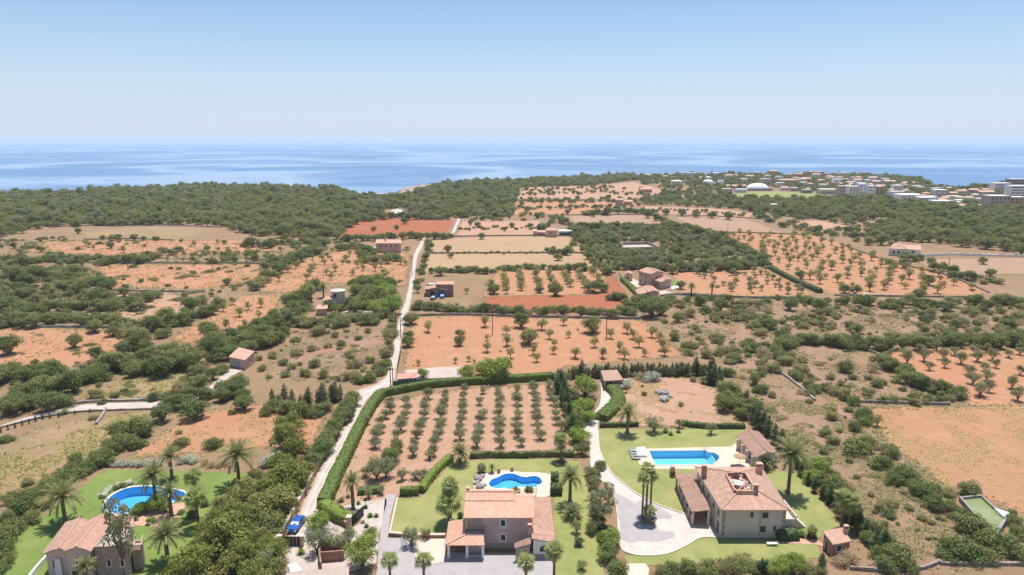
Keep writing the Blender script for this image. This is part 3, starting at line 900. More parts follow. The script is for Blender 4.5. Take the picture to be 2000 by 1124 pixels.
# --- the middle villa with the tiled carport
fl, fr = G(911, 1071), G(1041, 1071)
V1 = thing('villa', 'mauve two-storey villa with tiled carport in front of the kidney-shaped pool', 'house', (fl.x, fl.y, 0))
Wd = fr.x - fl.x
ze = Zat(fl + Vector((0, -.4, 0)), 1011.5)
xu = G(1004, 978, ze + 1).x - fl.x
F = lambda x, y: (x + fl.x, y + fl.y)
tn = 0.22
V_ = lambda b_, py: Zat(fl + Vector((0, b_, 0)), py)
B1 = block(V1, [F(-.35, -.45), F(Wd + .2, -.45), F(Wd + .2, 4.1), F(-.35, 4.1)], [ze, ze, V_(4.1, 971), V_(4.1, 971)], 'plane', STUCCO_PINK, TILE_WARM, world=True, over=.4)
zr = V_(3.15, 978)
B1u = block(V1, [F(-.45, 3.15), F(xu, 3.15), F(xu, 6.85), F(-.45, 6.85)], zr, 'gable_x', STUCCO_PINK, TILE_WARM, world=True, rise=V_(5.0, 960.5) - zr, over=.3)
B1b = block(V1, [F(xu + .05, 4.14), F(Wd + .2, 4.14), F(Wd + .2, 7.2), F(xu + .05, 7.2)], [V_(4.1, 971), V_(4.1, 971), ze, ze], 'plane', STUCCO_PINK, TILE_WARM, world=True, over=.2)
for py, hh in ((1027, None), (1055.5, None)):
    zz = Zat(fl, py)
    window(V1, B1, 0, 0.56, zz, 0.72, Zat(fl, py - 11.5) - zz, WHITE, DARK)
mb = MB(); mb.box((0.05, -0.06, 2.9), (2.55, -0.003, ze - .35), STONEWALL); mb.build('stone_facing', V1, (0.05, 0.0, 0))
mb = MB(); mb.box((0.06, -0.12, -0.05), (Wd - 2.7, -0.003, 0.95), STONEWALL); mb.build('plinth', V1, (0.05, 0.0, 0))
chimney(V1, (-.02, 5.6), ze, zr + .9, .5, BRICKY, False)
# wing on the far side of the yard
wz = [3.35, 2.75, 2.75, 3.35]
B1w = block(V1, [(1038.5, 1053), (1085.5, 1060), (1074.5, 971), (1041, 971)], wz, 'plane', STUCCO_WHITE, TILE_OLD, over=.25)
window(V1, B1w, 0, 0.52, 1.0, 1.35, 1.05, STUCCO_WHITE, DARK, arch=True)
mb = MB(); a, d, L, ang = face_frame(B1w, 0); mb.box((0.02, -.1, -.05), (L - .02, -.003, .55), STONEWALL); mb.build('plinth', V1, (a.x, a.y, 0), ang)
chimney(V1, rel(V1, G(1035, 1052, 2.6)), 2.2, 4.6, .55, TILE_OLD)
# lean-to with the tan door
B1a = block(V1, [(1004.5, 1071), (1036.5, 1063), (1037, 1049), (1005, 1061)], [2.35, 2.5, 3.1, 2.9], 'plane', STONEWALL, TILE, over=.2)
door(V1, B1a, 0, 0.62, 0.95, 1.7, TANWOOD, CREAM)
# carport: hipped tiled roof on white columns
c = [rel(V1, G(869, 1065.5, 2.55)), rel(V1, G(945.5, 1065.5, 2.55)), rel(V1, G(945.5, 1045, 3.25)), rel(V1, G(909, 1045, 3.25)), rel(V1, G(909.5, 1013.5, 3.25)), rel(V1, G(876, 1019, 2.55))]
mb = MB()
tile_plane(mb, [c[0], c[1], c[2], c[3]], TILE_WARM)
tile_plane(mb, [c[5], c[0], c[3], c[4]], TILE_WARM)
mb.build('carport_roof', V1)
mb = MB(); mb.tube([c[0] + Vector((.05, .05, .05)), c[3] + Vector((0, 0, .05))], .12, TILE_WARM, 6); mb.build('ridge_tiles', V1)
for px, py in ((876.5, 1090), (912.5, 1090), (943.5, 1091)):
    column(V1, rel(V1, G(px, py)), 0, 2.52, .38)
column(V1, rel(V1, G(880, 1062)), 0, 2.5, .38); column(V1, rel(V1, G(881.5, 1040)), 0, 2.5, .38)
mb = MB(); mb.box((c[0].x + .35, c[0].y + .25, 2.3), (c[1].x - .25, c[0].y + .5, 2.5), BROWNWOOD); mb.build('carport_beam', V1)
# terrace over the back of the carport
tx0, tx1, ty0 = c[3].x + .1, c[2].x, c[2].y + .1
mb = MB(); mb.box((tx0, ty0, 2.9), (tx1, -.15, 3.12), PAVING); mb.build('terrace_floor', V1)
mb = MB()
for k in range(12):
    x = tx0 + (tx1 - tx0) * k / 11
    mb.box((x - .02, ty0 + .05, 3.12), (x + .02, ty0 + .09, 4.05), BLACKMETAL)
mb.box((tx0, ty0 + .04, 4.05), (tx1, ty0 + .1, 4.11), BLACKMETAL)
for k in range(8):
    y = ty0 + (-.2 - ty0) * k / 7
    mb.box((tx1 - .05, y, 3.12), (tx1 - .01, y + .04, 4.05), BLACKMETAL)
mb.box((tx1 - .06, ty0, 4.05), (tx1, -.15, 4.11), BLACKMETAL)
mb.build('railing', V1)
mb = MB(); mb.box((tx0, c[2].y + .15, -.05), (tx1, c[2].y + .35, 2.9), STUCCO_PINK); mb.build('carport_wall', V1)

# --- the villa with the roof terrace
fl2, fr2 = G(1407.6, 1050.5), G(1540, 1050.5)
V2 = thing('villa', 'grey-beige villa with hipped tile roof and sunken roof terrace', 'house', (fl2.x, fl2.y, 0))
z2 = Zat(fl2 + Vector((0, -.4, 0)), 996.6)
bl2, br2 = G(1357, 913, z2), G(1487, 912, z2)
X0, X1 = fl2.x - .4, G(1542, 995.5, z2).x
Yb = (bl2.y + br2.y) / 2
skew = bl2.x - G(1408.6, 996.6, z2).x
t2 = [G(1437, 958, z2 + 1.6), G(1476, 958, z2 + 1.6), G(1455, 924, z2 + 1.6), G(1419, 924, z2 + 1.6)]
t2l = [(p.x - fl2.x, p.y - fl2.y) for p in t2]
B2 = block(V2, [(X0, fl2.y - .4), (X1, fl2.y - .4), (br2.x, Yb), (bl2.x, Yb)], z2, 'hip', STUCCO_BEIGE, TILE_OLD, over=.4, rise=1.75, hole=t2l, world=True)
mb = MB()
mb.poly([(x, y, z2 + .6) for x, y in t2l], TERRACOTTA_PAVE)
for i in range(4):
    (x0, y0), (x1, y1) = t2l[i], t2l[(i + 1) % 4]
    mb.poly([(x0, y0, z2 + .45), (x1, y1, z2 + .45), (x1, y1, z2 + 1.62), (x0, y0, z2 + 1.62)], BRICKY)
    d = Vector((x1 - x0, y1 - y0)).normalized(); q = Vector((d.y, -d.x)) * .22
    mb.poly([(x0, y0, z2 + 1.62), (x1, y1, z2 + 1.62), (x1 + q.x, y1 + q.y, z2 + 1.62), (x0 + q.x, y0 + q.y, z2 + 1.62)], TILE_OLD)
    mb.poly([(x0 + q.x, y0 + q.y, z2 + 1.62), (x1 + q.x, y1 + q.y, z2 + 1.62), (x1 + q.x, y1 + q.y, z2 + .9), (x0 + q.x, y0 + q.y, z2 + .9)], TILE_OLD)
mb.build('roof_terrace', V2)
chimney(V2, rel(V2, G(1375, 927, z2 + .6)), z2, z2 + 1.9, .75, BRICKY)
chimney(V2, rel(V2, G(1482, 925, z2 + .4)), z2, z2 + 1.9, .95, TILE)
chimney(V2, (t2l[1][0] + .1, t2l[1][1] + .2), z2 + .8, z2 + 2.5, .55, BRICKY, False)
for x, y, w, h in ((1465.5, 1010.6, .5, .95), (1491.5, 1012, 1.0, 1.05), (1489, 1039.4, .95, 1.1), (1511.5, 1037.5, .42, .95)):
    zz = Zat(fl2, y)
    window(V2, B2, 0, G(x, 1050.5).x - fl2.x - .05, zz, w, h, CREAM, GREENSHUT, metres=True)
for face, wx in ((0, 0.05), (0, None)):
    a, d, L, ang = face_frame(B2, face)
    n = 9
    for k in range(n):
        w = .62 if k % 2 else .38
        x = w / 2 if wx is not None else L - w / 2
        mb = MB(); mb.box((-w / 2, -.05, .02), (w / 2, -.003, z2 / n - .06), STONEWALL)
        mb.build('quoin', V2, (a.x + d.x * x, a.y + d.y * x, k * (z2 - .3) / n), ang)
mb = MB(); a, d, L, ang = face_frame(B2, 0); mb.box((0.02, -.08, -.05), (L - .02, -.003, .32), CREAM); mb.build('plinth', V2, (a.x, a.y, 0), ang)
mb = MB(); mb.tube([(a.x + d.x * L * .6, a.y - .09, .3), (a.x + d.x * L * .6, a.y - .09, z2 - .2)], .05, GREYMETAL, 6); mb.build('downpipe', V2)
for t in (.12, .3, .5, .7, .88):
    window(V2, B2, 3, t, z2 * .58, .8, 1.0, CREAM, GREENSHUT)
door(V2, B2, 3, .9, 1.1, 2.1, BROWNWOOD, CREAM)
# porch along the drive
pz = [2.65, 3.2, 3.2, 2.65]
B2p = block(V2, [(1351, 1000.5), (1387, 995.5), (1362, 924), (1318, 925.5)], pz, 'plane', STUCCO_BEIGE, TILE_BROWN, over=.2, walls=False)
pc = B2p['P']
for k in range(6):
    p = pc[0].lerp(pc[3], .03 + .94 * k / 5) + Vector((.35, .1, 0))
    column(V2, p, 0, 2.5, .34, CREAM)
column(V2, pc[0].lerp(pc[1], .96) + Vector((0, .3, 0)), 0, 2.95, .34, CREAM)
mb = MB(); mb.prism([(p.x, p.y) for p in (pc[0] + Vector((.1, .1, 0)), pc[1], pc[2], pc[3] + Vector((.1, -.1, 0)))], 0, .18, TERRACOTTA_PAVE); mb.build('porch_floor', V2)
mb = MB()
for k in range(5):
    a_, b_ = pc[0].lerp(pc[3], .03 + .94 * k / 5), pc[0].lerp(pc[3], .03 + .94 * (k + 1) / 5)
    mb.poly([(a_.x + .35, a_.y + .3, .18), (b_.x + .35, b_.y, .18), (b_.x + .35, b_.y, .95), (a_.x + .35, a_.y + .3, .95)], STONEWALL)
mb.build('porch_parapet', V2)
# side stair and terrace
q0 = rel(V2, G(1538.5, 1046)); q1 = rel(V2, G(1552, 1042))
mb = MB(); mb.box((B2['W'][1].x + .003, q1.y - .3, -.05), (q1.x, q1.y + 5.0, 2.45), STUCCO_BEIGE)
mb.box((q1.x - .2, q1.y - .3, 2.45), (q1.x, q1.y + 5.0, 3.3), CREAM); mb.box((B2['W'][1].x + .01, q1.y - .3, 2.45), (q1.x - .21, q1.y - .1, 2.8), CREAM)
mb.build('side_terrace', V2)
mb = MB()
for k in range(9):
    mb.box((q1.x + .02 + k * .28, q1.y + 1.5, -.05), (q1.x + .3 + k * .28, q1.y + 2.7, 2.3 - k * .26), CREAM)
mb.build('stair', V2)
bbq = rel(V2, G(1313, 931))
mb = MB(); mb.box((-.5, -.4, 0), (.5, .4, 1.2), BRICKY); mb.box((-.42, -.35, 1.2), (.42, .35, 1.9), TILE); mb.lathe([(.4, 1.9), (.36, 2.1), (.2, 2.2), (0, 2.22)], TILE, 10)
mb.box((-.3, -.42, .45), (.3, -.401, 1.0), DARK)
tag(mb.build('barbecue', None, (bbq.x + fl2.x, bbq.y + fl2.y, 0)), 'brick barbecue oven standing on the lawn at the porch corner', 'barbecue')

# furniture on the roof terrace
tz = z2 + .6
def wpt(t, s): # across, along the terrace
    a = Vector(t2[0]).lerp(Vector(t2[1]), t); b = Vector(t2[3]).lerp(Vector(t2[2]), t)
    return a.lerp(b, s)
p = wpt(.42, .5)
tb = thing('round_table', 'white round table on the roof terrace', 'table', (p.x, p.y, tz))
mb = MB(); mb.lathe([(0, .70), (.85, .70), (.88, .73), (.85, .76), (0, .765)], WHITE, 20); mb.build('tabletop', tb)
mb = MB(); mb.lathe([(.4, 0), (.36, .05), (.07, .1), (.06, .7)], WHITE, 10); mb.build('pedestal', tb)
CH = {}
def chair(p, rz, label, z):
    c = thing('garden_chair', label, 'chair', (p.x, p.y, z), rz, 'white chairs on the roof terrace')
    if not CH:
        mb = MB(); mb.box((-.26, -.26, .40), (.26, .26, .46), WHITE); CH['seat'] = mb.mesh('seat')
        mb = MB(); mb.box((-.26, .22, .46), (.26, .28, .95), WHITE); CH['backrest'] = mb.mesh('backrest')
        mb = MB(); mb.box((-.025, -.025, 0), (.025, .025, .40), WHITE); CH['leg'] = mb.mesh('leg')
    link('seat', CH['seat'], c); link('backrest', CH['backrest'], c)
    for x in (-.22, .22):
        for y in (-.22, .22): link('leg', CH['leg'], c, (x, y, 0))
for t, s, rz, lab in ((.14, .74, .6, 'white chair in the far corner of the roof terrace'), (.72, .86, -.4, 'white chair at the seaward wall of the roof terrace'),
                      (.80, .52, -1.4, 'white chair beside the round table, on its right'), (.84, .32, -1.6, 'second white chair from the front wall of the roof terrace'), (.84, .14, -1.6, 'white chair at the front wall of the roof terrace')):
    chair(wpt(t, s), rz, lab, tz)

# --- pool house, garden shed, field hut and the farmhouses
def house_at(name, label, px, cat='house'):
    p = G(*px)
    return thing(name, label, cat, (p.x, p.y, 0))
h = house_at('pool_house', 'low brown-tiled pool house at the end of the pale deck', (1480, 905))
B = block(h, [(1476, 894), (1522, 887.5), (1482, 843), (1438, 850.5)], [2.7, 2.7, 2.7, 2.7], 'gable_y', STUCCO_BEIGE, TILE_BROWN, rise=.8, over=.3)
window(h, B, 0, .3, .9, .8, 1.0); door(h, B, 0, .7, 1.0, 1.9); 
for t in (.15, .4, .65, .9): column(h, B['P'][3].lerp(B['P'][0], t) + Vector((-.25, 0, 0)), 0, 2.5, .3, CREAM)
window(h, B, 3, .3, .8, 1.2, 1.1); window(h, B, 3, .7, .8, 1.2, 1.1)
h = house_at('garden_shed', 'small brick garden shed with pink tiled roof beside the terracotta path', (1635, 1075), 'shed')
B = block(h, [(1626.7, 1064.3), (1663.5, 1057.4), (1644.6, 1030.5), (1606.8, 1037.5)], [2.3, 2.3, 2.9, 2.9], 'plane', BRICKY, TILE, over=.2)
window(h, B, 0, .38, .85, .9, 1.0, CREAM, GREENSHUT); door(h, B, 3, .4, .9, 1.8)
chimney(h, rel(h, G(1651.5, 1042, 2.5)), 2.3, 3.4, .6, TILE_OLD)
h = house_at('field_hut', 'small beige field hut with a dark garage door at the end of a path', (465, 712), 'hut')
B = block(h, [(446, 697.5), (478.8, 703.8), (497.7, 686), (466, 678.5)], [3.0, 3.0, 3.6, 3.6], 'plane', STUCCO_ROSE, TILE, over=.2)
door(h, B, 0, .5, 2.6, 2.4, GREYMETAL, CREAM, name='garage_door'); window(h, B, 1, .5, 1.2, .8, .8)
h = house_at('farmhouse', 'long mauve-pink farmhouse with white side terrace beside the upper lane', (757, 490))
B = block(h, [(733, 475.5), (784, 475.5), (783, 467.5), (736, 467.5)], 5.6, 'gable_x', STUCCO_ROSE, TILE, rise=1.0)
for t in (.2, .4, .6, .8): window(h, B, 0, t, 3.4, 1.0, 1.2)
B = block(h, [(722, 492), (733.5, 489), (734, 482), (726, 482)], 2.2, 'flat', STUCCO_WHITE, PAVING)
door(h, B, 0, .5, 1.0, 1.8); chimney(h, rel(h, G(753, 472, 6)), 5.4, 7.6, .8, TILE)
h = house_at('round_tower_house', 'white house with a round flat-topped tower among the trees', (650, 595))
B = block(h, [(627, 588), (660, 583), (658, 576), (636, 579)], [4.2, 4.2, 5, 5], 'plane', STUCCO_WHITE, TILE)
window(h, B, 0, .4, 2.2, .9, 1.1)
p = rel(h, G(662, 601))
mb = MB(); mb.lathe([(2.5, -.1), (2.5, 6.6), (2.95, 6.65), (2.95, 6.95), (2.7, 6.97), (0, 6.9)], STUCCO_BEIGE, 24, p); mb.build('round_tower', h)
mb = MB(); mb.box((-.6, -.08, 0), (.6, .05, 1.3), DARK); o = mb.build('window', h, (p.x - .6, p.y - 2.47, 4.6))
B = block(h, [(617, 604), (640, 603), (640, 594), (620, 595)], 2.6, 'plane', STUCCO_ROSE, TILE)
mb = MB(); mb.box((0, 0, 0), (12, 5, .3), PAVING); mb.build('terrace_floor', h, tuple(rel(h, G(672, 612))[:2]) + (0,))
h = house_at('brick_house', 'brown brick house with a blue garage door beside the lane', (857, 572))
B = block(h, [(829, 566), (876, 567), (876, 559), (830, 559)], 3.0, 'gable_y', BRICKY, TILE, rise=1.0)
door(h, B, 0, .72, 3.2, 2.3, mottled('blue_door', (.05, .13, .30), (.06, .16, .36), 2.0), None, name='garage_door'); door(h, B, 0, .32, 2.0, 2.2, DARK, None)
B = block(h, [(852, 556), (887, 556), (886, 549), (852, 549)], 5.2, 'gable_x', BRICKY, TILE, rise=.7)
for t in (.3, .5): window(h, B, 0, t, 3.0, .8, 1.2, WHITE)
B = block(h, [(832, 556), (852, 556), (852, 551), (834, 551)], 4.0, 'flat', BRICKY, COPING)
h = house_at('farm_villa', 'pink farm villa with several tiled blocks beside the red ploughed field', (1270, 555))
B = block(h, [(1271, 536), (1297, 531.5), (1277, 524), (1246, 529)], 6.2, 'gable_y', STUCCO_ROSE, TILE, rise=.9)
for t, zz in ((.2, 4), (.6, 4), (.2, 1.4), (.6, 1.4)): window(h, B, 3, t, zz, .9, 1.2, CREAM, DARK)
window(h, B, 0, .5, 3.4, .9, 1.5)
B = block(h, [(1292, 551.5), (1313, 546), (1299, 540), (1274, 546)], 3.4, 'gable_y', STUCCO_ROSE, TILE, rise=.7)
window(h, B, 3, .4, 1.0, .9, 1.2); window(h, B, 3, .7, 1.0, .9, 1.2)
B = block(h, [(1266, 571), (1288, 570), (1275, 559), (1253, 560)], 2.6, 'gable_y', STUCCO_ROSE, TILE, rise=.5)
B = block(h, [(1246, 575), (1265, 572), (1256, 562), (1240, 567)], [2.4, 2.4, 2.8, 2.8], 'plane', STUCCO_ROSE, TILE)
B = block(h, [(1219, 537), (1237, 536), (1233, 530), (1222, 531)], 3.2, 'gable_y', STUCCO_ROSE, TILE, rise=.6)
window(h, B, 0, .4, 1.0, .9, 1.2)
sheet('paved_yard', [(1212, 546), (1236, 545), (1266, 558), (1250, 560), (1240, 562), (1226, 555)], .06, PAVING, 3, .2)
sheet('paved_yard', [(1288, 569), (1300, 568), (1330, 578), (1290, 580)], .06, GRAVEL, 3, .2)
sheet('paved_yard', [(1308, 561), (1326, 557), (1328, 562), (1312, 565)], .065, COPING, 3, .1)
h = house_at('white_villa', 'white villa with pink tiled roof between the fallow field and the trees', (1765, 493))
B = block(h, [(1735, 486), (1770, 487), (1770, 478), (1745, 476)], 4.0, 'hip', STUCCO_WHITE, TILE, rise=1.4)
for t in (.3, .6, .85): window(h, B, 0, t, 1.4, 1, 1.3)
B = block(h, [(1768, 487), (1800, 489), (1795, 479), (1768, 479)], 3.2, 'gable_x', STUCCO_WHITE, TILE, rise=1.2)
window(h, B, 0, .5, 1.1, 1.2, 1.2)
h = house_at('farm_shed', 'pink-roofed stone shed inside the corner of the lane junction', (795, 740), 'shed')
B = block(h, [(776.5, 741), (815, 738), (816, 726.5), (776, 729)], [2.0, 2.0, 2.5, 2.5], 'plane', STONEWALL, mottled('pink_sheet_roof', (.56, .26, .20), (.62, .31, .25), .6), over=.15, tiles=False)
door(h, B, 1, .5, 1.0, 1.7, GREENSHUT)
h = house_at('farm_building', 'mauve stone farm building at the far end of the stubble field', (1078, 458))
B = block(h, [(1066, 450.5), (1089, 450.5), (1088, 446), (1067, 446)], 4.6, 'gable_x', STUCCO_ROSE, TILE_OLD, rise=.9); window(h, B, 0, .4, 2, 1, 1.2)
B = block(h, [(1042, 454), (1066, 454), (1065, 450), (1043, 450)], 2.6, 'plane', STUCCO_ROSE, TILE); window(h, B, 0, .5, .9, 1, 1)
B = block(h, [(1040, 452), (1050, 452), (1050, 447), (1041, 447)], 3.6, 'flat', STUCCO_ROSE, TILE_OLD); window(h, B, 0, .5, .9, 1, 1)
h = house_at('white_pavilion', 'white flat-roofed pavilion with dark glazed front at the end of the stubble field', (1104, 458), 'pavilion')
B = block(h, [(1090, 452), (1119, 452), (1118, 448), (1091, 448)], 3.2, 'flat', STUCCO_WHITE, COPING)
for t in (.18, .4, .62, .84): window(h, B, 0, t, .5, 1.9, 1.7, WHITE)
h = house_at('farm_ruin', 'mauve stone farmhouse among the far pale fields', (1215, 399))
B = block(h, [(1202, 391), (1218, 391), (1217, 387.5), (1203, 387.5)], 6, 'gable_x', STUCCO_PINK, TILE_OLD, rise=.8); window(h, B, 0, .4, 3.0, 1, 1.4)
B = block(h, [(1218, 394), (1236, 394.5), (1235, 391), (1219, 391)], 3.5, 'plane', STUCCO_ROSE, TILE); window(h, B, 0, .5, 1.0, 1, 1.2)
h = house_at('forest_house', 'grey-roofed house under the pines behind the red field', (777, 419))
B = block(h, [(760, 417), (788, 417), (786, 411), (766, 411)], 3.2, 'hip', STUCCO_WHITE, COPING, rise=1.6, tiles=False); window(h, B, 0, .5, 1.0, 1.2, 1.2)
h = house_at('gatehouse', 'low grey stone building on the edge of the pines near the lane end', (855, 425), 'building')
B = block(h, [(845, 423), (862, 423), (862, 420), (846, 420)], 3.0, 'flat', STONEWALL, COPING); door(h, B, 0, .5, 1.2, 2)
h = house_at('field_store', 'tiny mauve store hut at the edge of the wide almond orchard', (1691, 586), 'hut')
B = block(h, [(1684, 578), (1698, 578), (1697, 571), (1686, 571)], 2.4, 'plane', STUCCO_PINK, TILE_OLD, tiles=False); door(h, B, 0, .5, 1, 1.7)

# pergola at the head of the curving drive
pg = thing('pergola', 'brown-roofed timber pergola at the head of the curving drive', 'pergola', tuple(G(1195, 748)))
pp = [rel(pg, G(1180, 744.5, 2.6)), rel(pg, G(1218, 742, 2.6)), rel(pg, G(1205, 722.5, 2.6)), rel(pg, G(1173, 724, 2.6))]
mb = MB(); tile_plane(mb, pp, TILE_BROWN, period=.5, amp=.05); mb.build('roof', pg)
pm_ = MB(); pm_.box((-.14, -.14, 0), (.14, .14, 2.5), CREAM); pmesh = pm_.mesh('post')
for a_, b_ in ((0, 1), (1, 2), (2, 3), (3, 0)):
    for t in (0.04, .5):
        p = pp[a_].lerp(pp[b_], t); c0 = (pp[0] + pp[2]) / 2
        p = p.lerp(c0, .06)
        link('post', pmesh, pg, (p.x, p.y, 0))
for a_, b_ in ((0, 1), (3, 2)):
    mb = MB(); a1, b1 = pp[a_] - Vector((0, 0, .2)), pp[b_] - Vector((0, 0, .2)); mb.tube([a1, b1], .1, BROWNWOOD, 4); mb.build('beam', pg)

# --- the half-moon pool villa at the bottom edge
h3 = thing('villa', 'stone and white villa with several tiled roofs below the half-moon pool', 'house', tuple(G(190, 1130)))
B = block(h3, [(82, 1082), (150, 1079), (186, 1019), (128, 1020)], 4.0, 'gable_y', STUCCO_BEIGE, TILE_OLD, rise=.75)
window(h3, B, 0, .3, 1.4, .9, 1.2)
B = block(h3, [(122, 1079), (178, 1077.5), (228, 1012), (176, 1014)], 5.2, 'gable_y', STUCCO_BEIGE, TILE, rise=.85)
for t in (.42, .56, .70): window(h3, B, 0, t, 3.0, .5, 1.2, STUCCO_WHITE, DARK, sill=False)
window(h3, B, 0, .25, .6, .9, 1.3)
B3 = block(h3, [(176, 1071), (252, 1070), (262, 1024), (214, 1026)], 5.4, 'flat', STONEWALL, GRAVEL)
for t in (.4, .8): window(h3, B3, 0, t, 2.2, .45, 1.0, CREAM)
B = block(h3, [(206, 1032), (262, 1030), (262, 1010), (222, 1011)], 5.2, 'gable_x', STUCCO_WHITE, TILE, rise=.8)
chimney(h3, rel(h3, G(232, 1026, 6)), 5, 7.2, .7, BRICKY)
B = block(h3, [(98, 1096), (122, 1094), (124, 1082), (106, 1084)], 3.0, 'flat', STUCCO_WHITE, TERRACOTTA_PAVE)
B = block(h3, [(252, 1078), (282, 1076), (284, 1052), (256, 1054)], 3.4, 'flat', STONEWALL, TERRACOTTA_PAVE)
mb = MB()
q = B['W']
for i in (0, 1):
    for k in range(14):
        p_ = q[i].lerp(q[i + 1], k / 13); mb.box((p_.x - .03, p_.y - .03, 3.4), (p_.x + .03, p_.y + .03, 4.2), CREAM)
    a1 = Vector((q[i].x, q[i].y, 4.25)); b1 = Vector((q[i + 1].x, q[i + 1].y, 4.25)); mb.tube([a1, b1], .07, CREAM, 4)
mb.build('balustrade', h3)
mb, _ = edging('wall', [(58, 1135), (76, 1112), (97, 1090)], .35, .9, COPING)
tag(mb.build('garden_wall'), 'low white garden wall running down to the half-moon pool villa', 'wall')

# --- outbuilding with the ribbed roof at the bottom edge, left of the grey forecourt
h4 = thing('outbuilding', 'outbuilding with ribbed grey roof and brown walled yard at the bottom edge', 'building', tuple(G(640, 1122)))
mb = MB()
a0, b0, c0_, d0 = [rel(h4, G(x, y, 2.6)) for x, y in ((545, 1140), (682, 1138), (681, 1107), (560, 1119))]
tile_plane(mb, [a0, b0, c0_, d0], mottled('ribbed_roof', (.40, .33, .27), (.48, .40, .33), .6), period=.4, amp=.06)
mb.build('roof', h4)
mb = MB()
for pa, pb in ((a0, b0), (b0, c0_), (c0_, d0), (d0, a0)):
    mb.poly([(pa.x, pa.y, -.1), (pb.x, pb.y, -.1), (pb.x, pb.y, 2.45), (pa.x, pa.y, 2.45)], BRICKY)
mb.build('wall', h4)
mb = MB()
for (x0, y0), (x1, y1) in (((625, 1098), (673, 1094)), ((625, 1098), (628, 1118)), ((625, 1098), (627, 1076)), ((627, 1077), (676, 1074))):
    a1, b1 = rel(h4, G(x0, y0)), rel(h4, G(x1, y1)); d_ = (b1 - a1).normalized(); q_ = Vector((-d_.y, d_.x, 0)) * .12
    mb.prism([a1 - q_, b1 - q_, b1 + q_, a1 + q_], -.1, 1.7, BRICKY)
mb.build('yard_wall', h4)
w5 = thing('white_canopy', 'white flat canopy roof beside the ribbed outbuilding', 'canopy', tuple(G(576, 1118)))
mb = MB(); q_ = [rel(w5, G(x, y, 2.3)) for x, y in ((570, 1119), (590, 1116), (579, 1100), (561, 1104))]
mb.prism(q_, 2.25, 2.38, WHITE, True); mb.build('roof', w5)
for p_ in q_:
    c_ = (q_[0] + q_[2]) / 2; p_ = p_.lerp(c_, .1)
    mb = MB(); mb.box((-.06, -.06, 0), (.06, .06, 2.25), GREYMETAL); mb.build('post', w5, (p_.x, p_.y, 0))

# --- pools
def offset_loop(pts, d):
    out = []; n = len(pts)
    pts = ccw(list(pts))
    for i in range(n):
        a, b, c_ = Vector(pts[i - 1]), Vector(pts[i]), Vector(pts[(i + 1) % n])
        e = ((b - a).normalized() + (c_ - b).normalized())
        if e.length < 1e-6: e = (b - a)
        e.normalize()
        out.append((b.x + e.y * d, b.y - e.x * d))
    return pts, out
def pool(k, label, tile, depth, cop, cm):
    pts, outl = offset_loop(POOLS[k], cop)
    cx = sum(p[0] for p in pts) / len(pts); cy = sum(p[1] for p in pts) / len(pts)
    t = thing('swimming_pool', label, 'swimming pool', (cx, cy, 0))
    L = [(x - cx, y - cy) for x, y in pts]; O = [(x - cx, y - cy) for x, y in outl]
    mb = MB(); n = len(L)
    for i in range(n):
        j = (i + 1) % n
        mb.poly([(L[i][0], L[i][1], .05), (L[j][0], L[j][1], .05), (L[j][0], L[j][1], -depth), (L[i][0], L[i][1], -depth)][::-1], tile)
    fill_poly(mb, L, -depth, tile)
    mb.build('basin', t)
    mb = MB(); fill_poly(mb, L, -.14, POOLWATER); mb.build('water', t)
    mb = MB()
    for i in range(n):
        j = (i + 1) % n
        mb.poly([(L[i][0], L[i][1], .11), (O[i][0], O[i][1], .11), (O[j][0], O[j][1], .11), (L[j][0], L[j][1], .11)], cm)
        mb.poly([(O[i][0], O[i][1], 0), (O[j][0], O[j][1], 0), (O[j][0], O[j][1], .11), (O[i][0], O[i][1], .11)], cm)
        mb.poly([(L[i][0], L[i][1], 0), (L[j][0], L[j][1], 0), (L[j][0], L[j][1], .11), (L[i][0], L[i][1], .11)], cm)
    mb.build('coping', t)
    return t, L
POOLDEEP2 = POOLTILE
t, _ = pool(0, 'kidney-shaped blue swimming pool with white rim behind the middle villa', POOLTILE_DEEP, 1.25, .55, COPING)
t, L = pool(1, 'long rectangular light blue swimming pool with a rounded end', POOLTILE, 1.5, .35, PAVING)
mb = MB()
p0, p1 = rel(t, G(1378, 883)), rel(t, G(1392, 907))
for k in range(3):
    mb.box((p0.x + .2 + k * .35, p1.y + .3, -1.5), (p0.x + .55 + k * .35, p0.y - .3, -1.2 + k * .35), POOLTILE)
mb.build('steps', t)
mb = MB()
p_ = rel(t, G(1375, 882))
for dx in (0, .5): mb.tube([(p_.x + dx, p_.y + .3, .1), (p_.x + dx, p_.y + .2, .9), (p_.x + dx, p_.y - .3, .9), (p_.x + dx, p_.y - .45, -.6)], .04, GREYMETAL, 6)
mb.build('ladder', t)
t, _ = pool(2, 'half-moon deep blue swimming pool on the lush lawn under palms', POOLTILE_DEEP, 1.7, .42, COPING)

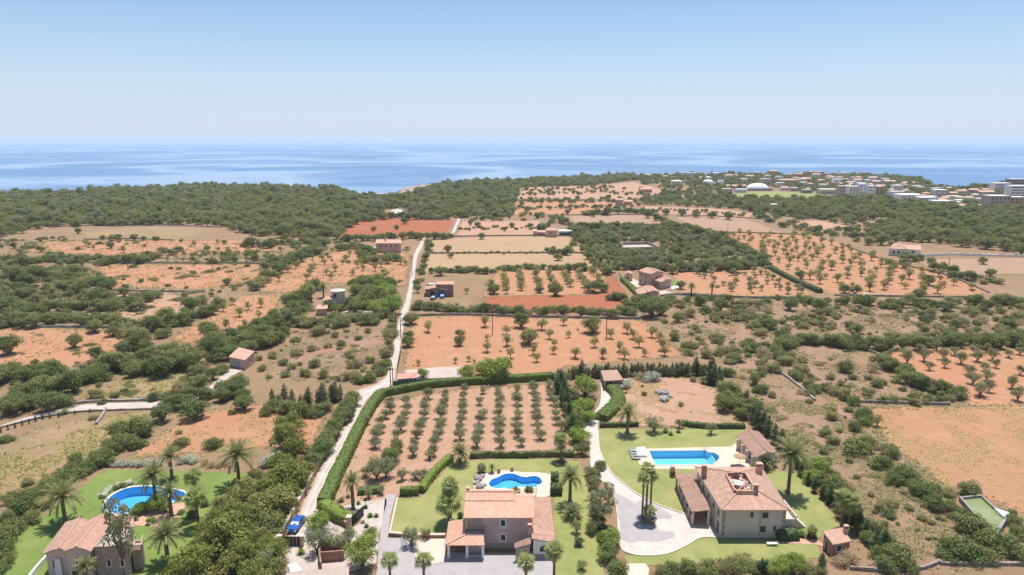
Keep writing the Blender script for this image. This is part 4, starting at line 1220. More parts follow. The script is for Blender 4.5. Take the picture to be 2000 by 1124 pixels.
# irrigation reservoir
t = thing('reservoir', 'concrete irrigation tank with murky green water beside the wide field', 'reservoir', tuple(G(1925, 1012)))
q = [rel(t, G(x, y)) for x, y in ((1872, 980), (1915, 976), (1966, 1022), (1948, 1052), (1934, 1052))]
qi = [Vector(p_) for p_ in offset_loop([(p_.x, p_.y) for p_ in q], -.45)[1]]
qo = [Vector(p_) for p_ in offset_loop([(p_.x, p_.y) for p_ in q], 0)[0]]
mb = MB()
for i in range(5):
    j = (i + 1) % 5
    mb.prism([qo[i], qo[j], qi[j], qi[i]], -.05, 1.0, mottled('aged_concrete', (.23, .225, .20), (.33, .32, .29), 1.0) if 'aged_concrete' not in MATS else MATS['aged_concrete'])
mb.build('wall', t)
mb = MB(); mb.poly([(p_.x, p_.y, .55) for p_ in qi], mottled('murky_water', (.20, .24, .08), (.27, .30, .14), .25, .15, 0, .5)); mb.build('water', t)
mb = MB(); q = [G(x, y) for x, y in ((1940, 1003), (1968, 1012), (1970, 1018), (1958, 1020))]
mb.prism([(p_.x, p_.y) for p_ in q], 0, 1.1, COPING)
tag(mb.build('pump_slab'), 'pale concrete slab built against the irrigation tank wall', 'slab')
# walled tank in the wood
t = thing('reservoir', 'grey walled stone tank sunk in the middle of the wood', 'reservoir', tuple(G(1248, 485)))
q = [rel(t, G(x, y)) for x, y in ((1214, 491), (1262, 490), (1288, 490), (1266, 479), (1215, 480))]
mb = MB()
for i in range(5):
    a1, b1 = q[i], q[(i + 1) % 5]
    d_ = (b1 - a1).normalized(); n_ = Vector((-d_.y, d_.x, 0)) * .3
    mb.prism([a1, b1, b1 + n_, a1 + n_], -.05, 2.2, MATS['aged_concrete'])
mb.build('wall', t)
mb = MB(); mb.poly([(p_.x, p_.y, .4) for p_ in q], GRAVEL); mb.build('bed', t)
# ------------------------------------------------------------------ walls, gates, poles, small things
def stone_wall(px, h, label, w=.5, m=DRYSTONE, name='stone_wall', cap=None, seg=1.2):
    line = smooth_line([(p.x, p.y, 0) for p in GP(px)], 4)
    tot = sum((b - a).length for a, b in zip(line, line[1:]))
    seg = max(seg, tot / 90)
    P = [line[0]]
    for a, b in zip(line, line[1:]):
        k = max(1, int((b - a).length / seg))
        for j in range(1, k + 1): P.append(a.lerp(b, j / k))
    root = thing(name, label, 'wall', tuple(P[len(P) // 2]))
    r0 = P[len(P) // 2]
    rows = []
    for i, p in enumerate(P):
        a, b = P[max(i - 1, 0)], P[min(i + 1, len(P) - 1)]
        d = (b - a).normalized(); q = Vector((-d.y, d.x, 0)) * w / 2
        p = p - r0
        hh = h * rng.uniform(.86, 1.1) if cap is None else h
        jt = rng.uniform(-.06, .06) if cap is None else 0
        rows.append([p + q * 1.15, p + q * (1 + jt) + Vector((0, 0, hh)), p - q * (1 - jt) + Vector((0, 0, hh * (1 if cap else rng.uniform(.92, 1.06)))), p - q * 1.15])
    mb = MB(); mb.grid(rows, m); mb.poly(rows[0], m); mb.poly(rows[-1][::-1], m)
    mb.build('courses', root)
    if cap:
        mb = MB()
        mb.grid([[r[1] + (r[1] - r[2]) * .12, r[1] + (r[1] - r[2]) * .12 + Vector((0, 0, .1)), r[2] + (r[2] - r[1]) * .12 + Vector((0, 0, .1)), r[2] + (r[2] - r[1]) * .12] for r in rows], cap)
        mb.build('cap', root)
    return root
WALLS = [
    ([(549, 1052), (575, 1002), (600, 955), (625, 905), (660, 845), (692, 790)], 1.1, 'rose-brown lane wall between the dark trees and the lower lane', STUCCO_ROSE, CREAM),
    ([(629, 995), (655, 1013), (683, 1035)], 1.1, 'rose-brown retaining wall under the clipped hedge corner', BRICKY, STUCCO_ROSE),
    ([(548, 1062), (530, 1072), (497, 1090)], 1.6, 'cream garden wall running downhill from the black gate', STUCCO_ROSE, CREAM),
    ([(760, 1046), (815, 1050), (870, 1050)], .55, 'low brown wall along the front of the middle lawn', BRICKY, PAVING),
    ([(-20, 842), (76, 818), (141, 807), (202, 803), (350, 799)], .55, 'dry stone wall on the near side of the gravel track', DRYSTONE, None),
    ([(141, 790), (192, 785), (250, 784), (320, 781)], .7, 'tumbled dry stone wall on the far side of the gravel track', BOULDER, None),
    ([(808, 618), (900, 616), (1000, 619), (1130, 622), (1250, 624)], 1.1, 'dry stone wall between the red ploughed field and the almond orchard', DRYSTONE, None),
    ([(834, 495.5), (1000, 495), (1149, 494.5)], 1.0, 'dry stone wall dividing the two stubble fields', DRYSTONE, None),
    ([(850, 463.5), (1000, 461), (1122, 462)], 1.0, 'dry stone wall at the far end of the stubble fields', DRYSTONE, None),
    ([(1122, 463), (1150, 494), (1171, 524)], 1.2, 'pale stone wall between the stubble fields and the dense wood', BOULDER, None),
    ([(215, 515), (350, 515), (500, 516), (545, 526)], 1.0, 'dry stone wall behind the long orange field with mats of scrub', DRYSTONE, None),
    ([(220, 568), (300, 570), (400, 571)], .9, 'dry stone wall on the near side of the long orange field', DRYSTONE, None),
    ([(115, 444), (200, 441), (330, 441), (432, 445)], 1.1, 'pale dry stone wall between the yellow meadow and the pine wood', BOULDER, None),
    ([(165, 469), (250, 467), (340, 470)], .9, 'dry stone wall on the near side of the yellow meadow', DRYSTONE, None),
    ([(55, 641), (150, 640), (245, 642)], 1.1, 'dry stone wall behind the orange field with two carobs', BOULDER, None),
    ([(60, 505), (150, 503), (260, 507)], .9, 'dry stone wall along the thin orange strip near the track end', BOULDER, None),
    ([(1640, 477), (1740, 513), (1840, 536), (1932, 573)], 1.0, 'dry stone wall along the far side of the wide almond orchard', DRYSTONE, None),
    ([(1630, 578), (1750, 580), (1920, 582)], 1.0, 'dry stone wall at the near side of the wide almond orchard', BOULDER, None),
    ([(1688, 683), (1730, 700), (1775, 726)], .9, 'broken dry stone wall beside the silvery olive orchard', DRYSTONE, None),
    ([(1662, 786), (1750, 789), (1855, 792)], .9, 'dry stone wall between the grey scrub and the wide furrowed field', DRYSTONE, None),
    ([(1525, 730), (1550, 748), (1570, 764), (1592, 784)], .8, 'pale tumbled wall crossing the grey scrub', BOULDER, None),
    ([(1660, 1112), (1720, 1116), (1800, 1112), (1835, 1099), (1850, 1104), (2000, 1104)], .7, 'dry stone wall along the bottom corner below the grey scrub', DRYSTONE, None),
    ([(1290, 580), (1335, 577), (1450, 583), (1565, 584)], 1.3, 'grey wall in front of the pink farm villa', MATS['aged_concrete'], None),
    ([(1782, 503), (1850, 499), (1900, 500), (2010, 503)], 1.6, 'pale wall between the fallow field and the white villa', STUCCO_WHITE, None),
    ([(1170, 438), (1290, 442), (1335, 440)], 1.0, 'dry stone wall between the fallow strips and the dense wood', DRYSTONE, None),
    ([(1400, 455), (1480, 456), (1580, 460)], 1.0, 'dry stone wall at the far end of the wide almond orchard', DRYSTONE, None),
    ([(1110, 421), (1200, 420), (1285, 420)], .9, 'dry stone wall behind the first fallow strip', DRYSTONE, None),
    ([(1320, 423), (1400, 423), (1480, 428)], .9, 'dry stone wall behind the second fallow strip', DRYSTONE, None),
    ([(1000, 393), (1100, 391), (1185, 392)], .9, 'dry stone wall between the two farthest orange fields', DRYSTONE, None),
    ([(1210, 537), (1222, 552), (1245, 580)], 1.3, 'grey wall between the red ploughed field and the pink farm villa', BOULDER, None),
    ([(188, 830), (200, 815), (207, 800)], .8, 'short tumbled wall running down from the gravel track', BOULDER, None),
]
WALL_LINES = []
for px, h_, lab, m_, cap in WALLS:
    stone_wall(px, h_ * (.8 if cap is None else 1), lab, .45, m_, 'stone_wall' if cap is None else 'garden_wall', cap)
    WALL_LINES.append([(p_.x, p_.y) for p_ in GP(px)])
# green windbreak net along the farm shed yard
t = thing('windbreak_fence', 'green mesh windbreak fence around the pink-roofed shed', 'fence', tuple(G(900, 762)))
fl_ = [rel(t, G(x, y)) for x, y in ((768, 757), (830, 752), (950, 746), (1078, 738))]
mb = MB(); mb.grid([[p_, p_ + Vector((0, 0, 1.7))] for p_ in fl_], GREENNET)
mb.grid([[p_ + Vector((0, .04, 0)), p_ + Vector((0, .04, 1.7))] for p_ in fl_], GREENNET); mb.build('mesh_panel', t)
mb = MB(); mb.box((-.04, -.04, 0), (.04, .04, 1.85), GREYMETAL); pm_ = mb.mesh('post')
for i in range(3):
    for k in range(8): link('post', pm_, t, tuple(fl_[i].lerp(fl_[i + 1], k / 8) + Vector((0, -.06, 0))))
t = thing('windbreak_fence', 'green mesh windbreak fence beside the lane, above the shed', 'fence', tuple(G(779, 712)))
fl_ = [rel(t, G(x, y)) for x, y in ((776, 726), (780, 705), (783, 688))]
mb = MB(); mb.grid([[p_, p_ + Vector((0, 0, 1.7))] for p_ in fl_], GREENNET); mb.build('mesh_panel', t)
for i in range(2):
    for k in range(4): link('post', pm_, t, tuple(fl_[i].lerp(fl_[i + 1], k / 4) + Vector((.06, 0, 0))))
# black sliding gate and its pillars
gl, gr = G(552, 1067), G(587, 1067)
t = thing('driveway_gate', 'black solid sliding gate in front of the blue car', 'gate', tuple(gl))
w_ = gr.x - gl.x
for k in range(5):
    mb = MB(); mb.box((k * w_ / 5 + .02, -.04, .12), ((k + 1) * w_ / 5 - .02, .04, 1.62), BLACKMETAL); mb.build('panel', t)
mb = MB(); mb.box((0, -.05, .05), (w_, .05, .118), GREYMETAL); mb.box((0, -.05, 1.622), (w_, .05, 1.70), BLACKMETAL); mb.build('rail', t)
mb = MB(); mb.box((-.4, -.6, 0), (w_ + .3, -.35, .07), COPING); mb.build('threshold', t)
for nm, p_ in (('left', gl + Vector((-.3, 0, 0))), ('right', gr + Vector((.3, 0, 0)))):
    t = thing('gate_pillar', 'cream pillar at the %s end of the black sliding gate' % nm, 'pillar', tuple(p_))
    mb = MB(); mb.box((-.25, -.25, 0), (.25, .25, 1.8), STUCCO_ROSE); mb.build('shaft', t)
    mb = MB(); mb.box((-.32, -.32, 1.8), (.32, .32, 1.93), CREAM); mb.build('cap', t)
t = thing('gate_pillar', 'stone pillar at the point of the clipped hedge corner', 'pillar', tuple(G(682.5, 1033)))
mb = MB(); mb.box((-.35, -.35, 0), (.35, .35, 2.2), STUCCO_ROSE); mb.build('shaft', t)
mb = MB(); mb.box((-.45, -.45, 2.2), (.45, .45, 2.36), CREAM); mb.build('cap', t)
a1, b1 = G(686, 1031), G(710, 1008)
t = thing('metal_gate', 'grey metal bar gate opened along the cactus garden', 'gate', tuple(a1))
d_ = b1 - a1; n_ = 14
mb = MB(); mb.tube([(0, 0, .3), d_ + Vector((0, 0, .3))], .05, BLACKMETAL, 4); mb.tube([(0, 0, 1.75), d_ + Vector((0, 0, 1.75))], .06, BLACKMETAL, 4); mb.build('rail', t)
bm_ = MB(); bm_.box((-.06, -.06, .1), (.06, .06, 1.9), BLACKMETAL); bmesh_bar = bm_.mesh('bar')
for k in range(n_ + 1): link('bar', bmesh_bar, t, tuple(d_ * k / n_))

# the parked car
def car(p, rz, label, paint):
    t = thing('parked_car', label, 'car', tuple(p), rz)
    prof = [(-2.1, .32), (-2.12, .70), (-2.0, .92), (-1.75, .98), (-.9, 1.02), (-.35, 1.40), (.2, 1.48), (1.1, 1.46), (1.75, 1.28), (2.05, .95), (2.1, .5), (2.05, .30)]
    mb = MB()
    rows = []
    for x, z in prof:
        w = .86 if z < 1.05 else .86 - (z - 1.0) * .42
        if abs(x) > 1.9: w -= .1
        rows.append([(x, -w, z), (x, -w * .6, z + (.02 if z > .9 else 0)), (x, 0, z + (.035 if z > .9 else 0)), (x, w * .6, z + (.02 if z > .9 else 0)), (x, w, z)])
    mb.grid(rows, paint)
    for s in (0, -1):
        top = [r[s] for r in rows]
        mb.poly(top if s else top[::-1], paint)
    mb.poly([rows[0][i] for i in (0, 4)] + [rows[-1][i] for i in (4, 0)], DARK)
    mb.build('body', t)
    gl_ = plain('car_glass', (.05, .07, .09), .1, .6) if 'car_glass' not in MATS else MATS['car_glass']
    mb = MB(); mb.poly([(-.86, -.74, 1.075), (-.86, .74, 1.075), (-.38, .64, 1.42), (-.38, -.64, 1.42)], mottled('sunshade', (.62, .66, .70), (.7, .74, .78), 3)); mb.build('windscreen', t)
    mb = MB(); mb.poly([(1.78, -.66, 1.29), (1.78, .66, 1.29), (2.03, .74, 1.0), (2.03, -.74, 1.0)], gl_); mb.build('rear_window', t)
    for s in (-1, 1):
        for x0, x1 in ((-.62, .15), (.22, 1.05)):
            mb = MB(); mb.poly([(x0 - .15 if x0 < 0 else x0, s * .855, 1.03), (x1, s * .855, 1.03), (x1, s * .72, 1.40), (x0 + .15 if x0 < 0 else x0, s * .72, 1.38)], gl_); mb.build('side_window', t)
        mb = MB(); mb.box((-2.14, s * .62 - .16, .62), (-2.02, s * .62 + .16, .78), WHITE); mb.build('headlight', t)
        mb = MB(); mb.box((2.05, s * .66 - .12, .68), (2.13, s * .66 + .12, .86), mottled('lamp_red', (.35, .03, .03), (.4, .04, .04), 2) if 'lamp_red' not in MATS else MATS['lamp_red']); mb.build('tail_light', t)
        mb = MB(); mb.box((-.72, s * .93 - .08, .95), (-.55, s * .93 + .08, 1.08), paint); mb.build('mirror', t)
        for x in (-1.35, 1.3):
            mb = MB(); mb.tube([(x, s * .70, .32), (x, s * .89, .32)], .32, DARK, 14); w0 = mb.build('wheel', t)
            mb = MB(); mb.tube([(x, s * .885, .32), (x, s * .905, .32)], .19, GREYMETAL, 10); mb.build('rim', w0)
    return t
BLUE = mottled('blue_car_paint', (.018, .085, .33), (.022, .10, .39), 1.0, .25, 0, .6)
c1, c2 = G(569, 1046), G(590, 1017)
d_ = c2 - c1
car((c1 + c2) / 2, math.atan2(d_.y, d_.x), 'blue parked car behind the black sliding gate', BLUE)
car(G(847, 585), 1.3, 'dark car parked in front of the brick house', plain('dark_car_paint', (.10, .11, .13), .3, .5))
car(G(864, 582), 1.5, 'blue car parked by the blue garage door', MATS['blue_car_paint'])
car(G(40, 573), .1, 'white car parked among the scrub in the far-left field corner', plain('white_car_paint', (.7, .7, .7), .3, .5))

# power poles
def pole(px, top, label, arms=1):
    p_ = G(*px); h_ = Zat(p_, top)
    t = thing('power_pole', label, 'pole', tuple(p_))
    mb = MB(); mb.tube([(0, 0, 0), (0, 0, h_)], [.16, .11], BROWNWOOD if arms == 1 else MATS['aged_concrete'], 7); mb.build('shaft', t)
    mb = MB(); mb.box((-.8, -.06, h_ - .5), (.8, .06, h_ - .38), BROWNWOOD); mb.build('crossarm', t)
    mb = MB()
    for x in (-.7, 0, .7): mb.lathe([(.05, h_ - .378), (.07, h_ - .28), (.03, h_ - .18), (0, h_ - .17)], WHITE, 6, (x, 0, 0))
    mb.build('insulators', t)
for px, top, lab in (((763.5, 765), 718, 'taller brown power pole at the lane junction'), ((768, 762), 719, 'second brown power pole at the lane junction, nearer the shed'),
                     ((962, 655), 606, 'power pole in the almond orchard below the red field'), ((1184, 663), 610, 'power pole in the almond orchard beside the round carob'),
                     ((783, 660), 610, 'power pole beside the lane at the almond orchard corner'), ((1428, 628), 588, 'grey power pole in the dry scrub past the pink farm villa'),
                     ((773, 640), 600, 'thin power pole on the lane verge'), ((368, 752), 728, 'thin post on the dry grass above the gravel track'),
                     ((805, 540), 500, 'power pole beside the upper lane near the almond terrace'), ((250, 528), 500, 'power pole in the long orange field'), ((415, 526), 500, 'power pole at the end of the long orange field'),
                     ((1850, 545), 505, 'power pole at the fallow field corner'), ((1420, 470), 437, 'power pole at the far end of the wide orchard')):
    pole(px, top, lab)
# communications mast and antenna among the far houses
t = thing('mast', 'slender dark mast rising above the far shore houses', 'mast', tuple(G(1390, 346)))
mb = MB(); mb.tube([(0, 0, 0), (0, 0, 13)], [.6, .3], GREYMETAL, 6); mb.build('shaft', t); mb = MB(); mb.box((-1, -.3, 9), (1, .3, 10.5), DARK); mb.build('antenna', t)

# small garden things
t = thing('parasol', 'straw parasol standing on the deck by the rounded pool end', 'parasol', tuple(G(1444, 910)))
mb = MB(); mb.lathe([(1.25, 2.0), (1.2, 2.12), (.6, 2.45), (0, 2.65)], TANWOOD, 14); mb.lathe([(1.25, 2.0), (0.05, 2.3)], TANWOOD, 14); mb.build('canopy', t)
mb = MB(); mb.tube([(0, 0, 0), (0, 0, 2.5)], .04, BROWNWOOD, 6); mb.build('pole', t); mb = MB(); mb.lathe([(.4, 0), (.4, .08), (.05, .12)], COPING, 10); mb.build('base', t)
def lounger(p_, rz, label, m_):
    t = thing('sun_lounger', label, 'sun lounger', tuple(p_), rz, 'sun loungers on the pale deck')
    mb = MB(); mb.box((-.32, -.95, .28), (.32, .35, .38), m_); mb.build('mattress', t)
    mb = MB(); mb.poly([(-.32, .35, .38), (.32, .35, .38), (.32, .9, .72), (-.32, .9, .72)], m_); mb.poly([(-.32, .38, .30), (.32, .38, .30), (.32, .93, .64), (-.32, .93, .64)], m_); mb.build('backrest', t)
    for x in (-.28, .28):
        for y in (-.85, .3):
            mb = MB(); mb.box((x - .03, y - .03, 0), (x + .03, y + .03, .278), GREYMETAL); mb.build('leg', t)
for k, (px, py) in enumerate(((1236, 883), (1238, 888), (1240, 893), (1242, 898))):
    lounger(G(px, py), 1.45, ('%s grey sun lounger counted from the far end of the deck edge') % ['first', 'second', 'third', 'fourth'][k], GREYMETAL)
t = thing('deck_table', 'low white pump housing on the left end of the rectangular pool deck', 'housing', tuple(G(1255, 890)))
mb = MB(); q_ = [rel(t, G(x, y)) for x, y in ((1244, 894), (1264, 894), (1260, 877), (1243, 878))]; mb.prism([(p_.x, p_.y) for p_ in q_], .05, .5, COPING); mb.build('lid', t)
t = thing('garden_bench', 'white stone bench on the grass in front of the roof-terrace villa', 'bench', tuple(G(1508, 1066)))
mb = MB(); mb.box((-.9, -.25, .38), (.9, .25, .48), COPING); mb.build('seat', t)
for x in (-.6, .6):
    mb = MB(); mb.box((x - .12, -.2, 0), (x + .12, .2, .378), COPING); mb.build('leg', t)
def urn(p_, label, plant=True):
    t = thing('plant_pot', label, 'plant pot', tuple(p_))
    mb = MB(); mb.lathe([(.22, 0), (.34, .2), (.38, .45), (.33, .6), (.37, .66), (.3, .66), (.26, .6)], TERRA, 12); mb.build('pot', t)
    return t
urn(G(1000, 921), 'terracotta pot on the far rim of the kidney-shaped pool')
urn(G(974, 924), 'terracotta pot beside the small palm at the kidney-shaped pool')
t = thing('planter', 'round stone planter holding the flowers beside the kidney-shaped pool', 'planter', tuple(G(1007, 962)))
mb = MB(); mb.lathe([(.9, 0), (.95, .5), (.85, .5), (.8, .4), (0, .42)], BRICKY, 14); mb.build('rim', t)
t = thing('shower_post', 'outdoor shower post at the kidney-shaped pool', 'shower', tuple(G(1047, 966)))
mb = MB(); mb.tube([(0, 0, 0), (0, 0, 2.1), (0, -.3, 2.15)], .06, GREENSHUT, 6); mb.build('post', t); mb = MB(); mb.lathe([(.14, 2.05), (.1, 2.12), (0, 2.13)], GREYMETAL, 8, (0, -.3, 0)); mb.build('head', t)
# rocks at the kidney pool and in the dry field
def rock(p_, r, label, m_=BOULDER, group=None, seed=0):
    rr = random.Random(seed)
    bm = bmesh.new(); bmesh.ops.create_icosphere(bm, subdivisions=2, radius=r)
    for v in bm.verts:
        f_ = 1 + rr.uniform(-.22, .22); v.co = Vector((v.co.x * f_ * 1.15, v.co.y * f_, v.co.z * f_ * .7))
    me = bpy.data.meshes.new('rock'); bm.to_mesh(me); bm.free(); me.materials.append(m_)
    o = link('rock', me, None, (p_.x, p_.y, r * .35), rr.uniform(0, 6))
    return tag(o, label, 'rock', group)
RK = ['tallest boulder of the rockery beside the kidney-shaped pool', 'second boulder of the rockery, counted from the lawn shrub ball', 'third boulder of the rockery, counted from the lawn shrub ball',
      'fourth boulder of the rockery, counted from the lawn shrub ball', 'boulder of the rockery next to the villa roof', 'small boulder of the rockery touching the pool rim']
for k, (px, py, r) in enumerate(((934, 937, .8), (930, 932, .5), (942, 932, .5), (931, 945, .6), (938, 953, .75), (946, 949, .45))):
    rock(G(px, py), r, RK[k], group='rockery boulders by the kidney-shaped pool', seed=k)
RK = ['largest pale rock on the mound in the dry garden field', 'flat grey rock in front of the mound in the dry garden field', 'small rock behind the mound in the dry garden field', 'low rock at the foot of the mound in the dry garden field']
for k, (px, py, r) in enumerate(((1296, 771, 1.3), (1297, 783, 1.2), (1285, 767, .8), (1308, 776, .7))):
    rock(G(px, py), r, RK[k], group='rocks on the dry mound', seed=10 + k)

# ------------------------------------------------------------------ the town on the shore
PALETTE = {'white': STUCCO_WHITE, 'cream': STUCCO_BEIGE, 'rose': STUCCO_ROSE, 'mauve': STUCCO_PINK,
           'orange': mottled('orange_stucco', (.52, .27, .15), (.58, .32, .19), .4, .9), 'blue': mottled('pale_blue_sheet', (.50, .62, .70), (.56, .68, .75), .4, .6), 'grey': MATS['aged_concrete'],
           'bright': mottled('bright_white_stucco', (.82, .81, .80), (.87, .86, .85), .3, .9)}
TOWN_RECTS = []
def town_house(px, py, w, hgt, wall, roof, label, rows=None, name='town_house', depth=None, cat='house', cols=None):
    p_ = G(px, py); zc = p_.y * CP + CAM_H * SP
    W_ = w * zc / FPX; H_ = hgt * zc / FPX * 1.2
    D_ = depth or min(max(W_ * .7, 8), 18)
    t = thing(name, label, cat, (p_.x, p_.y, 0))
    rc = [(p_.x - W_ / 2, p_.y), (p_.x + W_ / 2, p_.y), (p_.x + W_ / 2, p_.y + D_), (p_.x - W_ / 2, p_.y + D_)]
    TOWN_RECTS.append((p_.x, p_.y + D_ / 2, W_ / 2 + 2, D_ / 2 + 3))
    wm = PALETTE[wall]
    if roof == 'flat':
        B = block(t, rc, H_, 'flat', wm, PALETTE['bright'] if wall in ('white', 'bright') else COPING, over=.02, world=True)
    else:
        e = H_ * .72 if H_ < 6 else H_ - 1.6
        B = block(t, rc, e, 'gable_x' if roof == 'gable' else 'hip', wm, TILE if roof != 'pale' else COPING, over=.3, rise=H_ - e, world=True, tiles=False, ridge=False)
        H_ = e
    rows = rows or max(1, int(H_ / 3.0)); cols = cols or max(2, int(W_ / 3.4))
    for r_ in range(rows):
        for c_ in range(cols):
            window(t, B, 0, (c_ + .5) / cols, .9 + r_ * H_ / rows * .96, min(1.7, W_ / cols * .5) if cat != 'hotel' else W_ / cols * .72, min(1.4, H_ / rows * .5), wm, DARK, sill=False)
    return t
TOWN = [
    (1324, 363, 22, 9, 'white', 'pale', 'white house with a pale roof, first of the shore houses behind the trees'),
    (1380, 352, 22, 6, 'white', 'pale', 'pale-roofed bungalow behind the white curved hall'),
    (1440, 369, 40, 6, 'cream', 'gable', 'long beige clubhouse roof between the curved hall and the dome'),
    (1421, 376, 18, 6, 'cream', 'flat', 'low cream block in front of the clubhouse'),
    (1448, 377, 20, 6, 'white', 'flat', 'low white changing block beside the dome'),
    (1265, 348, 12, 6, 'rose', 'gable', 'pink house at the shore end of the tree line'),
    (1300, 349, 9, 5, 'white', 'gable', 'tiny white house by the shore past the pink house'),
    (1316, 350, 9, 4, 'white', 'flat', 'flat white house by the shore near the mast'),
    (1401, 344, 16, 5, 'white', 'flat', 'white shore house beside the slender mast'),
    (1545, 361, 40, 9, 'cream', 'hip', 'long cream house with orange hipped roof above the sports ground'),
    (1525, 367, 15, 8, 'white', 'flat', 'white house at the end of the sports ground'),
    (1533, 373, 15, 7, 'white', 'gable', 'white house with tiled roof at the sports ground corner'),
    (1552, 374, 14, 6, 'cream', 'flat', 'cream house behind the sports ground hedge'),
    (1560, 348, 17, 8, 'rose', 'gable', 'pink shore house with gabled roof'),
    (1595, 351, 15, 10, 'white', 'gable', 'tall white shore house with gabled roof'),
    (1590, 340, 20, 4, 'cream', 'gable', 'long low shore house on the water line'),
    (1617, 349, 11, 8, 'rose', 'flat', 'square pink shore house'),
    (1647, 347, 17, 8, 'white', 'flat', 'broad white shore house among dark pines'),
    (1678, 352, 10, 6, 'white', 'gable', 'small white house between the pines and the shore'),
    (1720, 351, 9, 10, 'white', 'flat', 'slim white tower house near the headland'),
    (1740, 361, 22, 7, 'cream', 'gable', 'cream house behind the headland pines'),
    (1577, 378, 18, 6, 'grey', 'flat', 'grey flat-roofed hall at the sports ground hedge'),
    (1621, 380, 34, 8, 'cream', 'flat', 'long cream terrace beside the sports ground'),
    (1647, 383, 19, 16, 'mauve', 'flat', 'mauve-white apartment block at the inland end of the row'),
    (1667, 386, 19, 18, 'white', 'flat', 'white apartment block with balconies, second of the row'),
    (1684, 385, 15, 21, 'white', 'flat', 'tallest white apartment block of the row'),
    (1702, 387, 14, 20, 'bright', 'flat', 'bright white apartment block beside the orange one'),
    (1716, 385, 17, 17, 'orange', 'flat', 'orange apartment block in the white row'),
    (1697, 366, 20, 6, 'rose', 'gable', 'tiled house behind the white apartment row'),
    (1655, 365, 28, 6, 'cream', 'gable', 'long tiled house behind the mauve-white block'),
    (1630, 362, 24, 5, 'cream', 'gable', 'low tiled house behind the long cream terrace'),
    (1749, 391, 20, 14, 'white', 'flat', 'white terrace block just past the orange one'),
    (1779, 395, 42, 12, 'bright', 'flat', 'long bright white terrace facing the wood'),
    (1815, 398, 34, 10, 'white', 'flat', 'long white terrace past the bright one'),
    (1755, 372, 20, 8, 'white', 'flat', 'white villa behind the long bright terrace'),
    (1780, 363, 30, 6, 'cream', 'gable', 'cream hall roof under the headland pines'),
    (1800, 378, 16, 10, 'rose', 'flat', 'rose house behind the long white terrace'),
    (1838, 387, 24, 13, 'white', 'flat', 'white house with an orange ground floor'),
    (1838, 407, 30, 12, 'bright', 'flat', 'bright white workshop at the edge of the wood'),
    (1866, 393, 24, 8, 'cream', 'flat', 'cream block behind the pale blue warehouse'),
    (1884, 401, 26, 8, 'white', 'flat', 'white block touching the pale blue warehouse'),
    (1893, 414, 40, 12, 'blue', 'gable', 'pale blue warehouse at the edge of the wood'),
    (1880, 384, 18, 11, 'white', 'gable', 'white house with tiled roof below the bay'),
    (1903, 382, 19, 11, 'rose', 'gable', 'rose house with tiled roof below the bay'),
    (1928, 386, 30, 11, 'rose', 'gable', 'long rose house below the hotel trees'),
    (1856, 374, 14, 7, 'rose', 'gable', 'rose bungalow at the bay beach'),
    (1952, 407, 40, 20, 'mauve', 'flat', 'grey-mauve apartment block in front of the hotel'),
    (1988, 406, 34, 17, 'orange', 'flat', 'orange apartment block in front of the hotel'),
    (1850, 420, 9, 7, 'bright', 'gable', 'tiny white house alone in the wood'),
    (1513, 408, 16, 7, 'grey', 'flat', 'grey flat-roofed house alone among the trees'),
    (1790, 388, 16, 8, 'cream', 'gable', 'cream house peeping over the bright white terrace'),
    (1920, 399, 20, 9, 'white', 'flat', 'white block behind the pale blue warehouse end'),
    (1262, 377, 24, 8, 'rose', 'gable', 'rose farmhouse beside the far pale field'),
    (718, 383, 10, 5, 'cream', 'flat', 'cream beach house at the cove'),
    (700, 386, 12, 5, 'rose', 'flat', 'rose beach house at the cove'),
    (748, 385, 9, 5, 'cream', 'flat', 'second cream beach house at the cove, next to the tall pine'),
    (855, 386, 6, 3, 'white', 'gable', 'tiny white house in the wood past the cove'),
]
H_FAR = True      # the roofs of the shore town are plain slabs
for r_ in TOWN: town_house(*r_)
SMALL = [(1335, 345), (1350, 349), (1425, 350), (1465, 352), (1480, 347), (1500, 352), (1510, 345), (1541, 348), (1575, 357), (1605, 358), (1628, 355), (1668, 358), (1690, 346), (1705, 356), (1730, 360),
         (1452, 357), (1496, 360), (1522, 356), (1570, 366), (1585, 366), (1612, 368), (1642, 354), (1660, 372), (1712, 364), (1765, 367), (1772, 378), (1812, 384), (1822, 392), (1848, 395), (1870, 403), (1862, 384), (1895, 393), (1912, 408), (1925, 376), (1940, 396), (1908, 390), (1556, 354), (1568, 359), (1600, 344), (1622, 351), (1636, 362), (1652, 357), (1664, 364), (1676, 361), (1684, 368), (1695, 360), (1722, 369), (1735, 366), (1745, 378), (1758, 383), (1792, 372), (1806, 390), (1830, 379), (1858, 401), (1842, 398), (1880, 395)]
for k, (px, py) in enumerate(SMALL):
    lm = min(((abs(px - r_[0]) + 3 * abs(py - r_[1]), r_[6]) for r_ in TOWN))[1].split(',')[0]
    wl = rng.choice(['bright', 'white', 'bright', 'bright', 'cream', 'rose']); rf = rng.choice(['gable', 'flat', 'hip', 'flat'])
    ref = [r_ for r_ in TOWN if r_[6].split(',')[0] == lm][0]
    side = 'left of' if px < ref[0] - 4 else 'right of' if px > ref[0] + 4 else 'behind' if py < ref[1] else 'in front of'
    town_house(px, py, rng.uniform(11, 19), rng.uniform(6, 10), wl, rf, ('small %s %s house %s the %s' % ({'flat': 'flat-roofed', 'gable': 'gabled', 'hip': 'hip-roofed'}[rf], {'bright': 'white', 'white': 'off-white'}.get(wl, wl), side, ' '.join(lm.split()[:8]))))
town_house(1958, 375, 32, 14, 'bright', 'flat', 'upper white hotel wing with rows of balconies', 4, 'hotel_wing', 12, 'hotel', 8)
